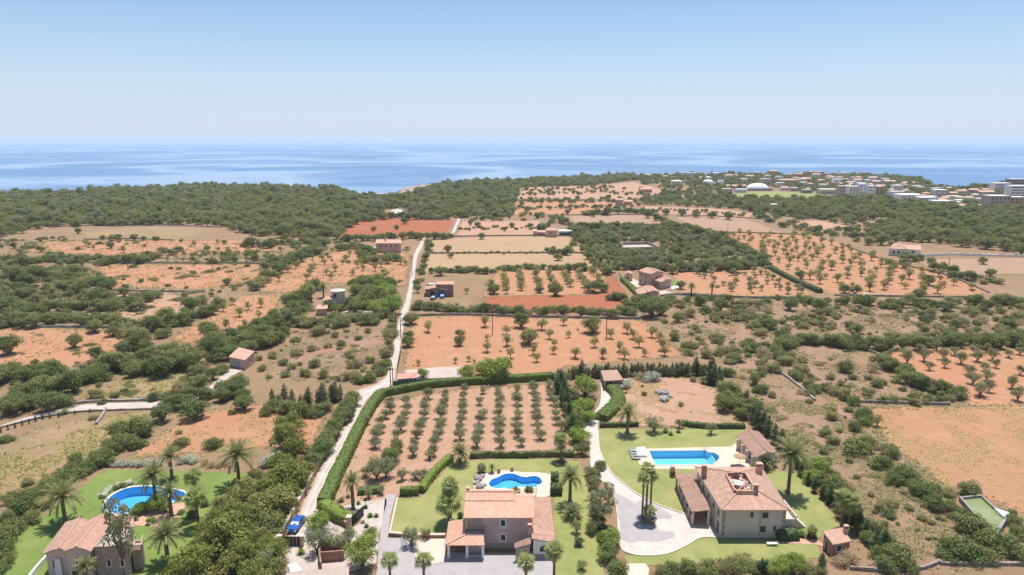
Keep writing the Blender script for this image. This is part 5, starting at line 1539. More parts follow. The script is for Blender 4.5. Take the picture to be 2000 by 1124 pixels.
town_house(1990, 391, 34, 23, 'bright', 'flat', 'front white hotel wing with five rows of balconies', 5, 'hotel_wing', 12, 'hotel', 9)
town_house(1990, 366, 34, 13, 'grey', 'flat', 'grey hotel block behind the white wings', 3, 'hotel_wing', 12, 'hotel', 7)
# inflated sports dome and the curved hall
p_ = G(1484, 373)
t = thing('sports_dome', 'big white inflated sports dome beside the green sports ground', 'dome', tuple(p_))
W_ = 46 * (p_.y * CP + CAM_H * SP) / FPX / 2
mb = MB(); rows = []
for k in range(13):
    x = -W_ + 2 * W_ * k / 12; s_ = max(.05, 1 - abs(x / W_) ** 3.2) ** .6
    rows.append([(x, 9 + 9 * s_ * math.cos(a), 9.0 * s_ * math.sin(a)) for a in [math.pi * j / 10 for j in range(11)]])
mb.grid(rows, PALETTE['bright']); mb.build('membrane', t)
mb = MB(); mb.box((-W_ - 1, -1, 0), (W_ + 1, -.3, 3), MATS['aged_concrete']); mb.build('base_wall', t)
p_ = G(1385, 364); t = thing('curved_hall', 'white hall with a curved front at the end of the sports ground', 'hall', tuple(p_))
mb = MB(); mb.lathe([(7, 0), (7, 6), (5.5, 8.2), (0, 9)], PALETTE['bright'], 18, (0, 6, 0)); mb.build('rotunda', t)
mb = MB(); mb.prism([(8, 0), (24, 0), (24, 10), (8, 10)], 0, 4.5, PALETTE['bright']); mb.prism([(14, 2), (22, 2), (22, 9), (14, 9)], 4.5, 8, PALETTE['white']); mb.build('annex', t)
# cove rock headland
mb = MB()
q_ = rough_edge([(p_.x, p_.y) for p_ in GP([(777, 381), (780, 374), (798, 367), (825, 362.5), (846, 361), (838, 369), (812, 376)])], 12, 4)
rows = [[(x + rng.uniform(-3, 3), y + rng.uniform(-3, 3), SEA_Z - 1) for x, y in q_], [(x + rng.uniform(-2, 2), y, -5 + rng.uniform(-2, 2)) for x, y in q_], [(x, y, 1.5 + rng.uniform(-1, 1)) for x, y in q_]]
mb.grid(rows, ROCK, True); fill_poly(mb, q_, 1.2, ROCK)
struct(mb.build('headland'))
# ------------------------------------------------------------------ vegetation: meshes
def np_mesh(name, V, F, mats, mi=None, tint=None):
    """quads from numpy arrays"""
    me = bpy.data.meshes.new(name)
    V = np.asarray(V, np.float32); F = np.asarray(F, np.int32)
    me.vertices.add(len(V)); me.vertices.foreach_set('co', V.ravel())
    me.loops.add(F.size); me.loops.foreach_set('vertex_index', F.ravel())
    me.polygons.add(len(F)); me.polygons.foreach_set('loop_start', np.arange(0, F.size, 4, dtype=np.int32))
    for m in mats: me.materials.append(m)
    if mi is not None: me.polygons.foreach_set('material_index', np.asarray(mi, np.int32))
    if tint is not None:
        at = me.attributes.new('tint', 'FLOAT', 'FACE')
        at.data.foreach_set('value', np.asarray(tint, np.float32))
    me.update(calc_edges=True)
    return me

def unit(a):
    return a / (np.linalg.norm(a, axis=1, keepdims=True) + 1e-9)

def leaf_quads(P, Nrm, size, r, aspect=1.0, droop=None):
    """a quad per point, roughly facing along Nrm"""
    n = len(P)
    Nn = unit(Nrm + r.normal(0, .45, (n, 3)))
    T = unit(np.cross(Nn, r.normal(0, 1, (n, 3))))
    B = np.cross(Nn, T)
    s = (size * r.uniform(.55, 1.35, n))[:, None] / 2
    k = r.uniform(.2, .9, (n, 1))
    V = np.stack([P - T * s, P - B * s * aspect * k, P + T * s, P + B * s * aspect], 1).reshape(-1, 3)
    return V, np.arange(4 * n).reshape(n, 4)

def clump_leaves(clumps, per, size, r, up=.25, shell=(.62, 1.2), keep=None):
    Ps, Ns, Ts = [], [], []
    for (c, rad) in clumps:
        rad = np.asarray(rad if hasattr(rad, '__len__') else (rad,) * 3, float)
        n = max(3, int(per * (rad[0] * rad[1] * rad[2]) ** (2 / 3)))
        d = unit(r.normal(0, 1, (n, 3)))
        d[:, 2] = np.where((d[:, 2] < -.35), -d[:, 2], d[:, 2])
        P = np.asarray(c) + d * rad * r.uniform(shell[0], shell[1], (n, 1))
        Ps.append(P); Ns.append(d + np.array([0, 0, up])); Ts.append(np.clip(r.uniform(0, 1) * .6 + r.uniform(0, .5, n), 0, 1))
    P, Nn, T = np.concatenate(Ps), np.concatenate(Ns), np.concatenate(Ts)
    if keep is not None:
        k = keep(P); P, Nn, T = P[k], Nn[k], T[k]
    V, F = leaf_quads(P, Nn, size, r)
    return V, F, T

def limb_mesh(paths, n=6):
    V, F = [], []
    for pts, rad in paths:
        o = len(V)
        pts = [Vector(p) for p in pts]
        for i, p in enumerate(pts):
            d = (pts[min(i + 1, len(pts) - 1)] - pts[max(i - 1, 0)]).normalized()
            a = d.cross(Vector((0.3, 1, 0.01))).normalized(); b = d.cross(a)
            for k in range(n):
                t = 2 * math.pi * k / n
                V.append(tuple(p + (a * math.cos(t) + b * math.sin(t)) * rad[i]))
        for i in range(len(pts) - 1):
            for k in range(n):
                F.append((o + i * n + k, o + i * n + (k + 1) % n, o + (i + 1) * n + (k + 1) % n, o + (i + 1) * n + k))
    return np.array(V), np.array(F)

def kind_shape(kind, r):
    """clumps and limbs of one plant of radius 1"""
    cl, limbs = [], []
    if kind in ('bush', 'shrub', 'oleander', 'brush'):
        n = 16 if kind != 'brush' else 12
        flat = r.uniform(.75, 1.0)
        for i in range(n):
            a = r.uniform(0, 2 * math.pi); q = r.uniform(.15, .72) ** .8
            z = (1 - q * q) ** .5 * r.uniform(.35, .95) * flat
            cl.append(((math.cos(a) * q, math.sin(a) * q, max(.18, z - .1)), r.uniform(.28, .44)))
        cl.append(((0, 0, .35), .6))
    elif kind == 'mat':
        for i in range(14):
            a = r.uniform(0, 2 * math.pi); q = r.uniform(0, .8)
            cl.append(((math.cos(a) * q, math.sin(a) * q, .12 * (1 - q * .5)), (.34, .34, r.uniform(.14, .28))))
    elif kind in ('carob', 'broadleaf'):
        h = r.uniform(.02, .2)
        for i in range(24):
            d = r.normal(0, 1, 3); d /= np.linalg.norm(d); d[2] = abs(d[2]) * .95 if r.rand() < .78 else -abs(d[2]) * .6
            q = r.uniform(.45, .78)
            cl.append(((d[0] * q * 1.02, d[1] * q * 1.02, h + .6 + d[2] * q * .8), r.uniform(.24, .42)))
        cl.append(((0, 0, h + .6), .6))
        limbs = [([(0, 0, -.05), (.03, .02, h * .6), (0, .05, h + .25)], [.12, .09, .07])]
        for i in range(4):
            a = i * 1.57 + r.uniform(-.4, .4); limbs.append(([(0, .02, h * .7), (.3 * math.cos(a), .3 * math.sin(a), h + .3), (.55 * math.cos(a), .55 * math.sin(a), h + .65)], [.07, .045, .02]))
    elif kind == 'olive':
        h = .3
        for i in range(17):
            d = r.normal(0, 1, 3); d /= np.linalg.norm(d); d[2] = abs(d[2]) if r.rand() < .7 else -abs(d[2]) * .5
            q = r.uniform(.45, .8)
            cl.append(((d[0] * q, d[1] * q, h + .62 + d[2] * q * .85), r.uniform(.26, .4)))
        cl.append(((0, 0, h + .55), .5))
        limbs = [([(0, 0, -.05), (.04, -.03, h * .5), (-.02, .03, h)], [.13, .10, .08])]
        for i in range(4):
            a = i * 1.6 + r.uniform(-.4, .4); limbs.append(([(0, 0, h * .75), (.25 * math.cos(a), .25 * math.sin(a), h + .3), (.5 * math.cos(a), .5 * math.sin(a), h + .75)], [.07, .045, .02]))
    elif kind == 'almond':
        h = .4
        for i in range(19):
            a = r.uniform(0, 6.28); q = r.uniform(.1, .8); z = h + .25 + r.uniform(.0, 1.15) * (1 - q * .35)
            cl.append(((math.cos(a) * q, math.sin(a) * q, z), r.uniform(.24, .4)))
        limbs = [([(0, 0, -.05), (.05, 0, h * .6), (0, .03, h)], [.10, .08, .065])]
        for i in range(5):
            a = i * 1.26 + r.uniform(-.4, .4); limbs.append(([(0, 0, h * .9), (.25 * math.cos(a), .25 * math.sin(a), h + .5), (.5 * math.cos(a), .5 * math.sin(a), h + 1.0)], [.055, .04, .015]))
    elif kind in ('pine', 'wood'):
        h = .25 if kind == 'pine' else .08
        for i in range(30):
            a = r.uniform(0, 6.28); q = r.uniform(.05, .75) ** .7; z = h + .25 + (1 - q * q) * r.uniform(-.1, .95)
            cl.append(((math.cos(a) * q, math.sin(a) * q, z), (r.uniform(.26, .42), r.uniform(.26, .42), r.uniform(.18, .32))))
        cl.append(((0, 0, h + .5), (.55, .55, .4)))
        limbs = [([(0, 0, -.05), (.03, .04, h * .6), (-.02, .0, h + .6)], [.09, .075, .04])]
        for i in range(4):
            a = i * 1.57 + r.uniform(-.4, .4); limbs.append(([(0, 0, h * .8), (.3 * math.cos(a), .3 * math.sin(a), h + .2), (.6 * math.cos(a), .6 * math.sin(a), h + .5)], [.04, .03, .012]))
    elif kind == 'eucalyptus':
        h = 1.1
        for i in range(22):
            a = r.uniform(0, 6.28); q = r.uniform(.0, .8); z = h + r.uniform(-.35, 1.5) * (1 - q * .3)
            cl.append(((math.cos(a) * q, math.sin(a) * q, z), (r.uniform(.2, .32), r.uniform(.2, .32), r.uniform(.25, .4))))
        limbs = [([(0, 0, -.05), (.05, .03, h * .5), (-.03, .02, h * 1.2)], [.09, .07, .04])]
        for i in range(5):
            a = i * 1.26; limbs.append(([(0, 0, h * .5), (.25 * math.cos(a), .25 * math.sin(a), h), (.45 * math.cos(a), .45 * math.sin(a), h * 1.5)], [.05, .035, .012]))
    elif kind == 'cypress':          # radius 1, height 6
        for i in range(26):
            t = i / 25
            w = (math.sin(math.pi * min(1, .12 + t * .88)) ** .55) * (1 - .45 * t)
            a = r.uniform(0, 6.28); cl.append(((.3 * w * math.cos(a), .3 * w * math.sin(a), .2 + t * 5.3), (.62 * w + .08, .62 * w + .08, .55)))
        limbs = [([(0, 0, -.05), (0, 0, 1.2)], [.12, .1])]
    return cl, limbs

LEAFMAT = {'bush': L_SHRUB, 'shrub': L_CAROB, 'mat': L_SHRUB, 'oleander': L_OLEANDER, 'brush': L_GREY, 'carob': L_CAROB, 'broadleaf': L_BRIGHT, 'olive': L_OLIVE, 'almond': L_ALMOND,
           'pine': L_PINE, 'wood': L_WOOD, 'eucalyptus': L_OLIVE, 'cypress': L_CYPRESS}
LOD = {0: (1.0, .105), 1: (.42, .16), 2: (.15, .27)}     # share of leaves, leaf size
DENS = {'bush': 900, 'shrub': 950, 'mat': 800, 'oleander': 900, 'brush': 500, 'carob': 950, 'broadleaf': 900, 'olive': 820, 'almond': 760, 'pine': 900, 'wood': 900, 'eucalyptus': 950, 'cypress': 520}
PROTO = {}
def proto(kind, var, lod):
    key = (kind, var, lod)
    if key in PROTO: return PROTO[key]
    r = np.random.RandomState(abs(hash(kind)) % 1000 * 0 + sum(map(ord, kind)) * 7 + var * 31)
    cl, limbs = kind_shape(kind, r)
    share, size = LOD[lod]
    V, F, T = clump_leaves(cl, DENS[kind] * share, size * (1.15 if kind == 'cypress' else 1), r, keep=lambda P: P[:, 2] > .02)
    lm = LEAFMAT[kind]
    nm = {'bush': 'bush', 'shrub': 'shrub', 'mat': 'scrub'}.get(kind, kind + '_tree')
    crown = np_mesh('crown', V, F, [lm], tint=T)
    trunk = whole = None
    if limbs:
        TV, TF = limb_mesh(limbs, 7 if lod == 0 else 4)
        trunk = np_mesh('trunk', TV, TF, [TRUNK])
        whole = np_mesh(nm, np.concatenate([V, TV]), np.concatenate([F, TF + len(V)]), [lm, TRUNK],
                        mi=np.concatenate([np.zeros(len(F)), np.ones(len(TF))]), tint=np.concatenate([T, np.zeros(len(TF))]))
    else:
        whole = crown
    PROTO[key] = (crown, trunk, whole)
    return PROTO[key]

# ------------------------------------------------------------------ vegetation: where it grows
PLANTS = []        # (kind, x, y, R, zscale)
CELL = {}
def free(x, y, R, k):
    c = (int(x // 8), int(y // 8))
    rr = int((R + 8) // 8) + 1
    for i in range(c[0] - rr, c[0] + rr + 1):
        for j in range(c[1] - rr, c[1] + rr + 1):
            for (X, Y, Q) in CELL.get((i, j), ()):
                if (X - x) ** 2 + (Y - y) ** 2 < ((Q + R) * k) ** 2: return False
    return True
def put(kind, x, y, R, zs=1.0, src='scatter'):
    PLANTS.append((kind, x, y, R, zs, src))
    CELL.setdefault((int(x // 8), int(y // 8)), []).append((x, y, R))

HT = {'bush': .45, 'shrub': .45, 'mat': .15, 'oleander': .45, 'brush': .4, 'carob': .72, 'broadleaf': .72, 'olive': .92, 'almond': 1.0, 'pine': .75, 'wood': .6, 'eucalyptus': 1.3, 'cypress': 2.6}
def at(kind, x, y, r, zs=1.0):
    """a plant whose crown is seen centred at (x, y) with a radius of r photo pixels"""
    p = G(x, y)
    for _ in range(3):
        zc = p.y * CP + CAM_H * SP
        R_ = r * zc / FPX
        p = G(x, y, HT[kind] * R_ * zs)
    put(kind, p.x, p.y, R_ * 1.16, zs, 'placed')

def many(kind, s, zs=1.0):
    for x, y, r in s: at(kind, x, y, r, zs)

many('shrub', [(202, 893, 26), (152, 926, 20), (45, 989, 27), (33, 1022, 20), (8, 1047, 25), (240, 863, 28), (268, 868, 16), (253, 845, 18), (285, 845, 16), (350, 866, 17), (417, 868, 17), (174, 913, 15),
    (220, 882, 14), (62, 1010, 20), (10, 1070, 18), (28, 1000, 18), (10, 858, 13), (0, 1110, 18)])
many('bush', [(141, 916, 18), (101, 933, 17), (73, 959, 20), (25, 971, 20), (15, 1012, 20), (349, 845, 7), (120, 922, 14), (88, 948, 14), (125, 940, 14), (50, 968, 15)])
many('oleander', [(218 + 11 * k, 905 + (k % 3), 9.5) for k in range(9)] + [(355, 900, 11), (366, 897, 12), (378, 900, 10), (533, 898, 22), (548, 880, 16), (1277, 735, 17), (1267, 740, 12), (1217, 750, 15), (1208, 757, 11), (520, 905, 14)])
many('brush', [(398, 905, 11), (412, 908, 11), (428, 908, 11), (443, 906, 11), (1253, 735, 14), (1657, 1090, 24), (1640, 1096, 18), (585, 896, 10), (1240, 733, 9)])
many('pine', [(440, 1050, 46), (374, 1098, 42), (455, 1012, 30), (558, 860, 34), (566, 933, 38), (566, 830, 26), (400, 1062, 26), (545, 905, 24), (590, 940, 18), (584, 875, 18)])
many('wood', [(480, 965, 34), (538, 985, 42), (520, 1025, 36), (555, 985, 24), (490, 1010, 30), (500, 1060, 30), (480, 1095, 32), (530, 1040, 22), (515, 1070, 26), (430, 985, 20), (600, 920, 20)])
many('olive', [(515, 1105, 30), (618, 1060, 26), (652, 1058, 22), (803, 1050, 20), (831, 1042, 12), (735, 918, 24), (753, 915, 20), (785, 928, 12), (825, 928, 11), (839, 888, 11), (1278, 830, 17), (1328, 828, 9), (1389, 838, 12), (746, 957, 10), (1126, 1030, 14), (1136, 1105, 11), (682, 1050, 18)])
p = G(246, 1130); put('eucalyptus', p.x, p.y, 3.4, Zat(p, 1048) / (1.3 * 3.4), 'placed')
many('eucalyptus', [(1175, 990, 27), (1160, 955, 17), (1190, 965, 16), (1168, 1010, 18)])
many('broadleaf', [(308, 984, 20), (285, 991, 14), (264, 1001, 9), (322, 992, 12)])
many('pine', [(520, 960, 32), (560, 962, 28), (470, 1088, 36), (530, 1075, 34), (420, 1022, 26), (500, 1122, 34), (352, 1122, 28), (395, 1040, 20)])
many('wood', [(505, 935, 24), (540, 940, 26), (575, 955, 20), (455, 1100, 30), (475, 1040, 28), (510, 1045, 26), (535, 1110, 24)])
many('shrub', [(215, 875, 22), (190, 900, 24), (168, 912, 20), (128, 930, 22), (60, 975, 22), (20, 1030, 24), (5, 1090, 24), (95, 950, 20)])
many('broadleaf', [(270, 997, 13), (707, 1085, 35), (725, 1048, 17), (621, 1022, 24), (1131, 852, 20), (1144, 757, 27), (1141, 795, 22), (1148, 815, 16), (965, 722, 30), (912, 732, 18), (985, 715, 20), (945, 722, 18), (826, 730, 12), (1550, 1105, 24), (1520, 1110, 22), (1601, 913, 22), (1586, 933, 17), (1190, 1050, 20)])
many('carob', [(763, 890, 19), (775, 872, 13), (1136, 878, 16), (1152, 923, 13), (1187, 1080, 21), (1207, 1112, 20), (1159, 1032, 15), (1131, 1060, 11), (143, 667, 17), (15, 676, 24), (184, 638, 16), (219, 648, 13), (159, 628, 14),
    (1018, 627, 19), (1034, 658, 20), (1159, 637, 20), (802, 623, 15), (797, 668, 14), (798, 655, 11), (898, 668, 12), (899, 652, 10), (1274, 603, 24), (1260, 590, 17), (1290, 605, 16), (965, 565, 13), (1053, 566, 9), (1085, 567, 15), (1158, 561, 15), (1178, 563, 11), (1075, 563, 9),
    (390, 749, 21), (462, 752, 23), (376, 802, 25), (316, 807, 23), (275, 835, 25), (235, 843, 22), (475, 775, 16), (414, 731, 16), (322, 779, 12)])
many('shrub', [(1672, 873, 27), (1735, 883, 20), (1720, 903, 22), (1768, 925, 25), (1750, 938, 20), (1803, 956, 27), (1826, 984, 24), (1859, 989, 19), (1902, 1028, 35), (1881, 1073, 40), (1967, 1067, 37), (1977, 1017, 16), (1993, 1040, 20), (1690, 862, 18), (1785, 945, 16), (1925, 1085, 24), (1848, 1085, 20),
    (1636, 943, 26), (1662, 1001, 18), (1702, 1032, 22), (1752, 1087, 34), (1715, 1080, 20), (1735, 1060, 20), (1730, 1105, 24), (1770, 1105, 20), (1310, 1112, 23), (1385, 1110, 24), (1345, 1108, 21), (1460, 1112, 20), (1600, 1114, 14), (1650, 955, 16), (1622, 925, 17), (1615, 945, 14)])
many('bush', [(1894, 956, 23), (1854, 964, 14), (1740, 984, 14), (1702, 966, 8), (1674, 931, 7), (1629, 860, 14), (1609, 883, 9), (1775, 992, 9), (1813, 1052, 6), (1826, 1052, 5), (1425, 1105, 24), (1450, 1098, 22), (1575, 1110, 20), (1290, 1118, 18),
    (1612, 845, 13), (1710, 1000, 6), (1800, 1012, 9), (1820, 1020, 8), (1790, 1035, 5), (1658, 900, 8), (1836, 1012, 8)])
many('carob', [(1422, 762, 24), (1414, 790, 20), (1467, 795, 22), (1475, 742, 15), (1440, 775, 16), (1448, 808, 15), (1101, 740, 17), (1119, 820, 17), (1109, 800, 16), (1115, 770, 16), (1132, 835, 14)])
many('bush', [(1379, 744, 13), (1342, 732, 9), (1355, 742, 8), (1258, 770, 7), (1330, 790, 7)])
# cypresses: (base x, base y, height px)
CYP = [(533, 794, 32), (557, 790, 38), (572, 792, 30), (588, 796, 24), (604, 794, 36), (621, 794, 30), (631, 792, 42), (649, 786, 34), (656, 784, 36), (666, 780, 28), (600, 796, 30), (545, 796, 24),
       (1457, 800, 44), (1394, 752, 46), (1404, 750, 40), (1385, 752, 34), (1408, 758, 30), (1480, 836, 52), (1490, 842, 46), (1470, 828, 40), (1500, 852, 46), (1512, 866, 44), (1525, 878, 46), (1535, 892, 40), (1545, 905, 36), (1555, 915, 34),
       (1604, 1112, 36), (1621, 985, 46), (1677, 1036, 50), (1690, 1050, 40), (1725, 1080, 54), (1712, 1070, 40), (1487, 1120, 34), (1480, 1122, 28), (1495, 1120, 30), (1662, 1022, 40), (1634, 1000, 34), (1590, 962, 32), (1578, 948, 30), (1564, 930, 32), (1606, 975, 34),
       (1096, 760, 44), (1088, 768, 40), (1102, 778, 46), (1108, 800, 50), (1098, 792, 40), (1112, 828, 48), (1118, 845, 44), (1124, 860, 34), (1090, 750, 34), (1378, 1120, 22),
       (146, 809, 10), (176, 806, 9), (115, 815, 12), (98, 817, 12), (84, 819, 12), (70, 823, 12), (57, 828, 12), (44, 831, 12), (30, 836, 12), (16, 840, 12), (2, 845, 12)]
for k in range(46):
    x = 1112 + k * 6.3 + rng.uniform(-1.5, 1.5)
    CYP.append((x, 738 - .02 * (x - 1118) + rng.uniform(-2, 2), rng.choice([22, 25, 28, 31]) + (12 if rng.random() < .14 else 0)))
for x, y, h_ in CYP:
    p = G(x, y); hh = Zat(p, y - h_ * (1.2 if 500 < x < 670 else 1))
    k_ = rng.uniform(1.55, 2.0); put('cypress', p.x, p.y, hh / 6.0 * k_, 1.0 / k_, 'placed')
# roadside belt of dark trees left of the lower lane, garden belts
def belt(kinds, px, r, step, jit, zs=(.85, 1.1)):
    line = smooth_line([(a, b, 0) for a, b in px], 8)
    d = 0; nxt = 0
    for a, b in zip(line, line[1:]):
        L = (b - a).length
        while nxt < d + L:
            p = a.lerp(b, (nxt - d) / max(L, 1e-6))
            rr = (r[0] + (r[1] - r[0]) * rng.random()) * 1.15
            at(rng.choice(kinds), p.x + rng.uniform(-jit, jit), p.y + rng.uniform(-jit, jit), rr, rng.uniform(*zs))
            nxt += step
        d += L
belt(['wood', 'carob', 'carob'], [(688, 782), (665, 820), (640, 858), (622, 888), (610, 912)], (13, 18), 8, 4)
belt(['carob', 'wood', 'shrub'], [(1415, 775), (1450, 800), (1478, 812)], (13, 19), 14, 6)
belt(['shrub', 'carob'], [(1560, 890), (1590, 925), (1620, 960), (1650, 995), (1690, 1035), (1715, 1070)], (13, 18), 16, 6)
belt(['shrub', 'carob', 'wood'], [(1172, 905), (1160, 940), (1165, 1000), (1180, 1060)], (8, 12), 12, 5)
belt(['carob', 'shrub'], [(400, 682), (440, 668), (480, 660), (520, 650), (550, 620), (575, 600)], (13, 20), 10, 7)
belt(['carob', 'shrub', 'wood'], [(540, 640), (565, 615), (585, 600), (600, 575)], (13, 20), 10, 8)
belt(['shrub', 'bush'], [(582, 630), (640, 625), (700, 622), (750, 610)], (11, 17), 11, 7)
belt(['carob', 'pine', 'broadleaf', 'bush'], [(690, 600), (720, 575), (750, 570), (765, 590), (740, 600), (700, 560), (740, 550), (770, 565)], (12, 19), 9, 8)
belt(['broadleaf', 'carob', 'shrub'], [(572, 588), (600, 570), (620, 562)], (13, 19), 10, 6)
belt(['bush', 'shrub'], [(700, 745), (730, 738), (752, 712), (757, 680), (765, 640), (772, 610)], (9, 14), 10, 5)
belt(['shrub', 'carob', 'bush'], [(810, 600), (850, 600), (900, 603), (945, 606), (1000, 606), (1050, 607), (1100, 606), (1150, 610), (1200, 610), (1245, 613)], (8, 13), 13, 4)
belt(['bush', 'carob', 'shrub'], [(838, 475), (828, 500), (822, 530), (815, 560)], (5, 9), 8, 4)
belt(['shrub', 'carob'], [(845, 528), (900, 528), (960, 527), (1040, 522), (1100, 524), (1160, 524)], (6, 11), 12, 3)
belt(['carob', 'shrub'], [(1070, 490), (1085, 492), (1100, 492), (1120, 491)], (5, 8), 11, 2)
belt(['bush'], [(840, 493), (900, 494), (1000, 494), (1140, 493)], (2.5, 4), 11, 1.5)
belt(['carob', 'wood'], [(1185, 530), (1215, 520), (1300, 524), (1400, 522), (1470, 520)], (8, 12), 11, 4)
belt(['carob', 'shrub', 'bush'], [(1240, 580), (1255, 598), (1290, 590), (1340, 588), (1400, 590), (1450, 588), (1520, 588), (1600, 590), (1680, 588), (1760, 590), (1850, 592), (1950, 590), (2040, 592)], (8, 15), 17, 7)
belt(['shrub', 'carob'], [(1195, 585), (1215, 580), (1235, 600), (1245, 588)], (9, 13), 9, 5)
belt(['shrub', 'carob'], [(1520, 668), (1600, 665), (1700, 672), (1800, 668), (1900, 665), (2010, 670)], (12, 18), 15, 5)
belt(['shrub', 'carob', 'bush'], [(1715, 700), (1750, 715), (1790, 740), (1830, 755), (1870, 765)], (13, 20), 15, 6)
belt(['bush', 'shrub'], [(1520, 690), (1545, 722), (1600, 755), (1650, 780), (1700, 820), (1660, 830)], (11, 18), 20, 8)
belt(['bush', 'shrub'], [(1700, 782), (1740, 783), (1790, 783), (1860, 778)], (8, 13), 22, 4)
belt(['shrub', 'carob', 'bush'], [(1700, 455), (1740, 480), (1790, 505), (1830, 520), (1860, 535), (1900, 545), (1960, 545)], (8, 13), 16, 6)
belt(['carob', 'shrub'], [(1400, 462), (1440, 480), (1480, 505), (1510, 520)], (8, 12), 9, 5)
belt(['carob'], [(1272, 415), (1305, 414), (1340, 417), (1368, 418), (1405, 420), (1436, 422)], (7, 9), 30, 2)
belt(['almond'], [(1258, 398), (1320, 398), (1380, 401), (1430, 404), (1460, 408)], (3.2, 4), 7.5, .8)
belt(['carob', 'shrub'], [(1120, 441), (1180, 443), (1260, 443), (1330, 444), (1390, 455)], (7, 11), 9, 3)
belt(['carob', 'shrub'], [(1050, 450), (1075, 435), (1095, 428), (1115, 445), (1130, 460)], (6, 10), 8, 4)
belt(['carob', 'bush', 'shrub'], [(990, 396), (1060, 394), (1100, 393), (1180, 391), (1270, 391), (1370, 397)], (4, 7), 14, 3)
belt(['carob', 'bush', 'shrub'], [(1140, 418), (1180, 415), (1220, 412), (1250, 413), (1300, 432), (1320, 440)], (6, 9), 10, 3)
belt(['shrub', 'carob'], [(655, 462), (680, 440), (700, 428), (760, 422), (830, 424), (880, 426)], (7, 10), 9, 3)
belt(['carob', 'shrub'], [(668, 468), (700, 466), (740, 464), (790, 462), (840, 462), (880, 460)], (7, 10), 13, 3)
belt(['carob', 'bush', 'shrub'], [(670, 482), (700, 485), (725, 488), (700, 500), (740, 505), (790, 500)], (8, 12), 11, 5)
belt(['carob', 'shrub', 'bush'], [(500, 560), (530, 535), (560, 515), (585, 502), (620, 490)], (9, 14), 10, 5)
belt(['carob', 'shrub'], [(480, 480), (520, 478), (560, 476), (600, 472), (640, 468)], (8, 12), 12, 5)
belt(['carob', 'shrub', 'bush'], [(-10, 510), (40, 505), (110, 508), (160, 505), (230, 508), (290, 500), (360, 490)], (8, 13), 14, 6)
belt(['shrub', 'carob', 'bush'], [(-10, 530), (50, 540), (100, 530), (160, 545), (215, 560), (180, 575), (250, 580)], (10, 16), 11, 10)
belt(['shrub', 'bush', 'carob'], [(-10, 600), (30, 590), (80, 600), (130, 590), (180, 600), (240, 590), (300, 580)], (10, 16), 12, 9)
belt(['shrub', 'bush', 'carob'], [(-10, 630), (40, 628), (90, 622), (150, 622), (210, 630), (260, 640)], (10, 15), 12, 6)
belt(['shrub', 'carob', 'bush'], [(245, 650), (270, 670), (300, 690), (340, 690), (380, 700), (290, 720), (240, 715), (200, 712)], (14, 22), 12, 9)
belt(['shrub', 'carob'], [(-10, 725), (40, 735), (90, 730), (140, 735), (190, 728), (60, 760), (20, 790), (110, 770)], (14, 22), 13, 9)
belt(['shrub', 'carob', 'bush'], [(240, 640), (300, 625), (360, 620), (400, 605), (430, 590)], (11, 18), 13, 8)
belt(['carob', 'shrub'], [(405, 640), (440, 660), (480, 650), (520, 630)], (11, 16), 12, 7)
belt(['carob', 'shrub'], [(340, 790), (380, 770), (420, 770), (450, 760), (490, 790)], (12, 18), 13, 8)
belt(['bush', 'carob', 'shrub'], [(520, 800), (550, 795), (580, 800), (610, 805), (640, 788)], (12, 17), 13, 5)
many('bush', [(578, 663, 11), (580, 689, 13), (533, 695, 11), (553, 708, 11), (569, 716, 11), (556, 732, 10), (596, 729, 14), (615, 711, 14), (633, 732, 16), (609, 681, 11), (641, 675, 9), (667, 671, 10), (621, 646, 17), (692, 711, 16), (689, 734, 18), (722, 704, 12), (737, 719, 13), (753, 686, 12), (720, 646, 9), (452, 806, 9), (187, 771, 16), (244, 763, 8), (225, 773, 9), (183, 816, 9), (126, 805, 9),
    (550, 660, 9), (655, 655, 9), (700, 660, 8), (680, 690, 8), (660, 740, 8), (512, 720, 10), (505, 700, 9)])
many('almond', [(836, 638, 11), (947, 628, 11), (951, 678, 10), (951, 660, 6), (1058, 634, 11), (1101, 627, 9), (1073, 653, 10), (1111, 653, 7), (1083, 671, 8), (1081, 684, 8), (1042, 684, 10), (1048, 699, 9), (1124, 689, 11), (1162, 668, 11), (1177, 689, 11), (1193, 652, 10), (1225, 641, 11), (1237, 653, 10), (1248, 668, 11), (1210, 677, 10), (1220, 691, 11), (1273, 649, 11), (1296, 673, 12), (1290, 658, 10), (1260, 689, 8), (1299, 686, 10), (990, 645, 9), (990, 665, 11), (997, 690, 10), (889, 704, 6), (916, 701, 6), (817, 709, 6), (926, 706, 5),
    (440, 634, 11), (435, 600, 9), (468, 610, 9), (485, 598, 8), (480, 634, 9), (468, 642, 7), (505, 615, 8), (455, 588, 8), (510, 592, 9), (1715, 822, 12), (1560, 580, 8)])
many('carob', [(1565, 538, 11), (1814, 548, 13), (1740, 515, 11), (1766, 515, 12), (1920, 510, 9), (1860, 528, 13), (1935, 533, 10), (1670, 567, 12), (1650, 565, 11), (1795, 575, 13), (790, 432, 8), (730, 447, 6), (775, 445, 6), (875, 487, 9), (880, 500, 6), (940, 462, 8), (1000, 440, 6), (1080, 487, 7), (216, 480, 8), (152, 452, 7), (80, 487, 8), (262, 464, 8), (200, 465, 6), (230, 463, 7), (1330, 558, 10)])
many('mat', [(349, 585, 18), (290, 600, 18), (410, 530, 16), (450, 530, 12), (300, 545, 14), (240, 540, 14), (280, 575, 20), (20, 585, 20), (360, 540, 20), (210, 545, 22), (380, 570, 18), (150, 660, 8), (480, 545, 10), (330, 625, 14), (260, 588, 14)], .8)

